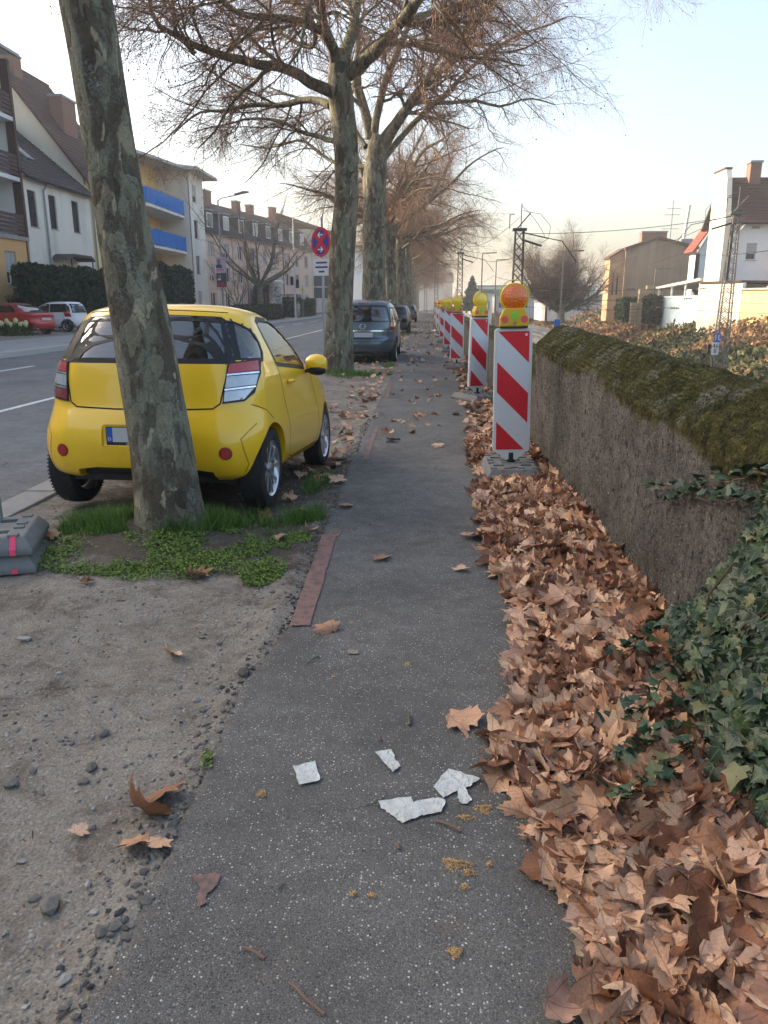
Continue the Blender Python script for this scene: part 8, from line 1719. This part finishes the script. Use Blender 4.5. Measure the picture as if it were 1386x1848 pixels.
Gp = lambda x, y, z=.0: on_ground(x, y, z)
sp = [(-2.18, 4.82, .26, .24, .20), (-2.02, 4.62, .26, .14, .10), (-1.46, 4.90, .22, .26, .20), (-1.30, 5.05, .25, .15, .10), (-1.62, 4.62, .22, .12, .08), (-1.80, 4.60, .34, .10, .08), (-1.02, 5.02, .20, .26, .10), (-.86, 5.25, .15, .25, .08), (-.93, 6.5, .10, .45, .06)]
P, R, S, T = grass_at(sp, 22000, .04, .13, 5); k = (np.hypot(P[:, 0] + 1.75, P[:, 1] - TY) > .23) & (P[:, 0] < path_edge(P[:, 1]) + .02); g_o = link_mesh('grass', scatter('grass', blade, bladef, P[k], R[k], S[k], T[k]), MAT_GRASS); props(g_o, 'fresh green grass tufts around the foot of the leaning tree', 'grass', kind='stuff')
r = np.random.default_rng(12); CP = []
for x, y, rx, ry, n in ((-1.80, 4.33, .62, .34, 11000), (-1.40, 4.48, .46, .30, 8000), (-2.22, 4.52, .26, .22, 3200), (-.92, 4.12, .13, .22, 3600), (-.86, 4.72, .14, .20, 2400), (-1.20, 4.15, .30, .10, 1500), (-1.55, 4.05, .35, .12, 1800), (-.72, 2.22, .02, .05, 60)):
    a = r.uniform(0, 6.3, n); q = np.sqrt(r.random(n)); CP.append(np.stack([x + rx * q * np.cos(a), y + ry * q * np.sin(a), 0 * a], -1))
CP = np.concatenate(CP); CP = CP[vnoise(CP[:, 0], CP[:, 1], 33, 4.0, 3) > -.14 + RNG.normal(0, .1, len(CP))]; CP = CP[(np.hypot(CP[:, 0] + 1.75, CP[:, 1] - TY) > .24) & (CP[:, 0] < path_edge(CP[:, 1]) + .03)]; n = len(CP); CP[:, 2] = _vz(CP[:, 0], CP[:, 1]) + r.random(n) ** 1.3 * (.012 + .035 * np.clip(vnoise(CP[:, 0], CP[:, 1], 35, 3, 3) + .4, 0, 1))
lf = np.array([(0, 0, 0), (.5, .45, .12), (0, 1.0, .0), (-.5, .45, .12)]); s = r.uniform(.008, .017, n)
c_o = link_mesh('chickweed', scatter('chickweed', lf, _cardf, CP, rotmats(r.uniform(0, 6.3, n), r.normal(0, .4, n), r.normal(.2, .4, n)), s, np.clip(r.normal(.55, .22, n), 0, 1)), MAT_CLOVER); props(c_o, 'mat of bright green chickweed in front of the leaning tree', 'weeds', kind='stuff')
sp = [(-1.95 + a, 17.0 + b, .5, .35, .2) for a, b in ((-.3, 0), (.3, -.1), (.75, -.1), (.3, -.5))] + [(-.9, 19.5, .15, .8, .15), (-1.2, 30, .4, 2, .3), (-1.1, 41, .4, 3, .4), (-1.0, 53, .4, 4, .4)]
P, R, S, T = grass_at(sp, 4200, .05, .14, 6); S[:, 0] *= 2.2; g_o = link_mesh('far_grass', scatter('far_grass', blade, bladef, P, R, S, T), MAT_GRASS); props(g_o, 'grass growing along the verge at the feet of the farther trees', 'grass', kind='stuff')

# ================================================================ litter on the path
MAT_PAPER = plain('crumpled_wet_paper', (.58, .60, .58), .85, var=.25, vscale=30, bump=1.0, bscale=60, dirt=(.30, .27, .22))
def paper(px, label, seed):
    out = [on_ground(x, y) for x, y in px]; c = sum(out, Vector()) / len(out); pts = [Vector((p.x - c.x, p.y - c.y)) for p in out]; r = random.Random(seed); dense = []
    for i in range(len(pts)):
        for k in range(5): q = pts[i].lerp(pts[(i + 1) % len(pts)], k / 5); dense.append(q + Vector((r.uniform(-.0028, .0028), r.uniform(-.0028, .0028))))
    n = len(dense); xs = np.arange(-.15, .15, .008); inner = []
    for x in xs:
        for y in xs:
            ins = False
            for i in range(n):
                a, b = dense[i], dense[(i + 1) % n]
                if (a.y > y) != (b.y > y) and x < (b.x - a.x) * (y - a.y) / (b.y - a.y) + a.x: ins = not ins
            if ins: inner.append(Vector((x + r.uniform(-.002, .002), y)))
    vs, es, fs, *_ = delaunay_2d_cdt(dense + inner, [(i, (i + 1) % n) for i in range(n)], [], 1, 1e-6)
    me = bpy.data.meshes.new('paper_scrap'); me.from_pydata([(p.x, p.y, .004 + .0045 * (1.3 - 1.6 * abs(float(vnoise(p.x * .8 + p.y * .6, p.y * .8 - p.x * .6, seed, 34, 3, .6)))) + .006 * max(0, float(vnoise(p.x, p.y, seed + 3, 16, 2)))) for p in vs], [], fs)
    bm = bmesh.new(); bm.from_mesh(me); bmesh.ops.recalc_face_normals(bm, faces=bm.faces); bm.to_mesh(me); bm.free(); me.materials.append(MAT_PAPER)
    props(link_mesh('paper_scrap', me, None, None, (c.x, c.y, 0)), label, 'paper')
paper([(529, 1386), (568, 1378), (579, 1412), (541, 1420)], 'small square white paper scrap, leftmost on the footpath', 1)
paper([(675, 1361), (706, 1355), (714, 1375), (724, 1385), (708, 1398), (700, 1388)], 'slanted white paper scrap between the square one and the leaves', 2)
paper([(683, 1450), (740, 1441), (746, 1452), (762, 1462), (765, 1473), (725, 1490), (705, 1474), (688, 1462)], 'largest torn white paper scrap on the footpath', 3)
paper([(745, 1452), (782, 1442), (805, 1448), (796, 1468), (764, 1476)], 'folded paper piece touching the largest torn scrap', 4)
paper([(782, 1424), (808, 1390), (866, 1408), (848, 1424), (828, 1428), (800, 1444)], 'dirty white paper scrap nearest to the leaf drift', 5)
paper([(825, 1430), (838, 1425), (851, 1446), (843, 1455), (828, 1452)], 'tiny paper tongue below the dirty white scrap', 6)
MAT_STICK = plain('dry_twig_bark', (.20, .115, .08), .85, var=.3, vscale=40); MAT_STICK2 = plain('grey_twig_bark', (.11, .095, .08), .9, var=.3, vscale=40)
def stick(a, b, r0, label, mat, seed, knob=True):
    A, B = on_ground(*a), on_ground(*b); r = random.Random(seed); L = (B - A).length; side = Vector((-(B - A).y, (B - A).x, 0)).normalized(); pts = [A.lerp(B, t) + side * r.uniform(-.025, .025) * L + Vector((0, 0, r0 + .004 + .006 * math.sin(t * 3) * L / .1)) - A for t in (0, .2, .45, .7, 1)]
    m = MB(); m.tube(pts, [r0 * .8, r0, r0 * .9, r0 * .95, r0 * 1.25], 7)
    if knob: m.tube([pts[3], pts[3] + side * .012 + Vector((0, 0, .006))], [r0 * .7, r0 * .3], 5)
    props(m.build('fallen_twig', mat, None, True, loc=A), label, 'twig')
stick((437, 1713), (478, 1734), .0032, 'short reddish twig near the bottom of the path', MAT_STICK, 1); stick((519, 1778), (585, 1837), .0030, 'long thin reddish twig at the bottom edge', MAT_STICK, 2)
stick((737, 1290), (739, 1312), .0042, 'stubby grey twig on the path above the paper scraps', MAT_STICK2, 3); stick((785, 1484), (832, 1503), .0035, 'knobbly twig below the torn paper', MAT_STICK, 4); stick((555, 1201), (575, 1187), .0028, 'small dark twig beside the tan leaf', MAT_STICK2, 5, False); stick((698, 800), (720, 795), .012, 'dark twig lying across the middle of the path', MAT_STICK2, 6); stick((683, 1330), (686, 1340), .003, 'tiny pale splinter on the path', MAT_STICK, 7, False); stick((716, 1526), (721, 1536), .0035, 'tiny red brown twig stub below the papers', MAT_STICK, 8, False); stick((500, 1610), (512, 1598), .0022, 'thin dark twiglet left of the fluff pair', MAT_STICK2, 9, False)
MAT_FLUFF = m_leafy('tan_seed_fluff', (.34, .19, .07), (.75, .52, .25), (.55, .35, .14), .9)
def fluff(x, y, rx, ry, n, label, seed):
    p = on_ground(x, y); r = np.random.default_rng(seed); q = np.sqrt(r.random(n)); a = r.uniform(0, 6.3, n); lob = 1 + .35 * np.sin(a * 3 + seed); P = np.stack([rx * q * lob * np.cos(a), ry * q * lob * np.sin(a), .004 + .012 * r.random(n) * (1 - q)], -1)
    hb = np.array([(-.5, -.06, 0), (.5, -.03, .1), (.5, .03, .1), (-.5, .06, 0)]); o = link_mesh('seed_fluff', scatter('seed_fluff', hb, _cardf, P, rotmats(r.uniform(0, 6.3, n), r.normal(0, .5, n), r.normal(0, .5, n)), r.uniform(.006, .014, n), r.random(n)), MAT_FLUFF, None, (p.x, p.y, 0)); props(o, label, 'seed fluff')
for i, (x, y, rx, ry, n, lab) in enumerate(((472, 1435, .013, .014, 160, 'small round clump of tan seed fluff left of the papers'), (735, 1201, .012, .018, 90, 'small fluff clump high up on the path'), (873, 1462, .024, .020, 260, 'fluff clump between the papers and the leaf drift'), (840, 1478, .025, .010, 110, 'thin smear of fluff below the dirty paper'), (822, 1562, .036, .020, 340, 'largest clump of tan fluff on the path'), (846, 1578, .014, .012, 130, 'fluff clump touching the largest one on its right'), (838, 1603, .011, .008, 80, 'little fluff clump just below the largest one'), (637, 1616, .010, .008, 60, 'left one of a pair of tiny fluff clumps'), (672, 1618, .010, .008, 60, 'right one of a pair of tiny fluff clumps'), (821, 1721, .016, .015, 200, 'lowest clump of tan fluff near the bottom right'), (883, 1563, .008, .007, 40, 'faint fluff speck right of the largest clump'), (601, 1223, .007, .008, 40, 'tiny yellow fluff speck in the upper path'), (634, 1125, .010, .020, 40, 'faint fluff strands beside the curled leaf'))): fluff(x, y, rx, ry, n, lab, 60 + i)
# ================================================================ hazy air
hz = MB().box(-915, 790, -25, 1650, -3.6, 19.5).mesh('haze')
hm = bpy.data.materials.new('pale_haze'); hm.use_nodes = True; hm.node_tree.nodes.clear()
_o = hm.node_tree.nodes.new('ShaderNodeOutputMaterial'); _v = hm.node_tree.nodes.new('ShaderNodeVolumePrincipled')
_v.inputs['Color'].default_value = (.95, .93, .90, 1); _v.inputs['Density'].default_value = .0014; _v.inputs['Anisotropy'].default_value = .35
hm.node_tree.links.new(_v.outputs[0], _o.inputs['Volume']); hz.materials.append(hm)
hzo = link_mesh('haze', hz); props(hzo, 'thin pale haze hanging over the whole street', 'haze', kind='stuff')
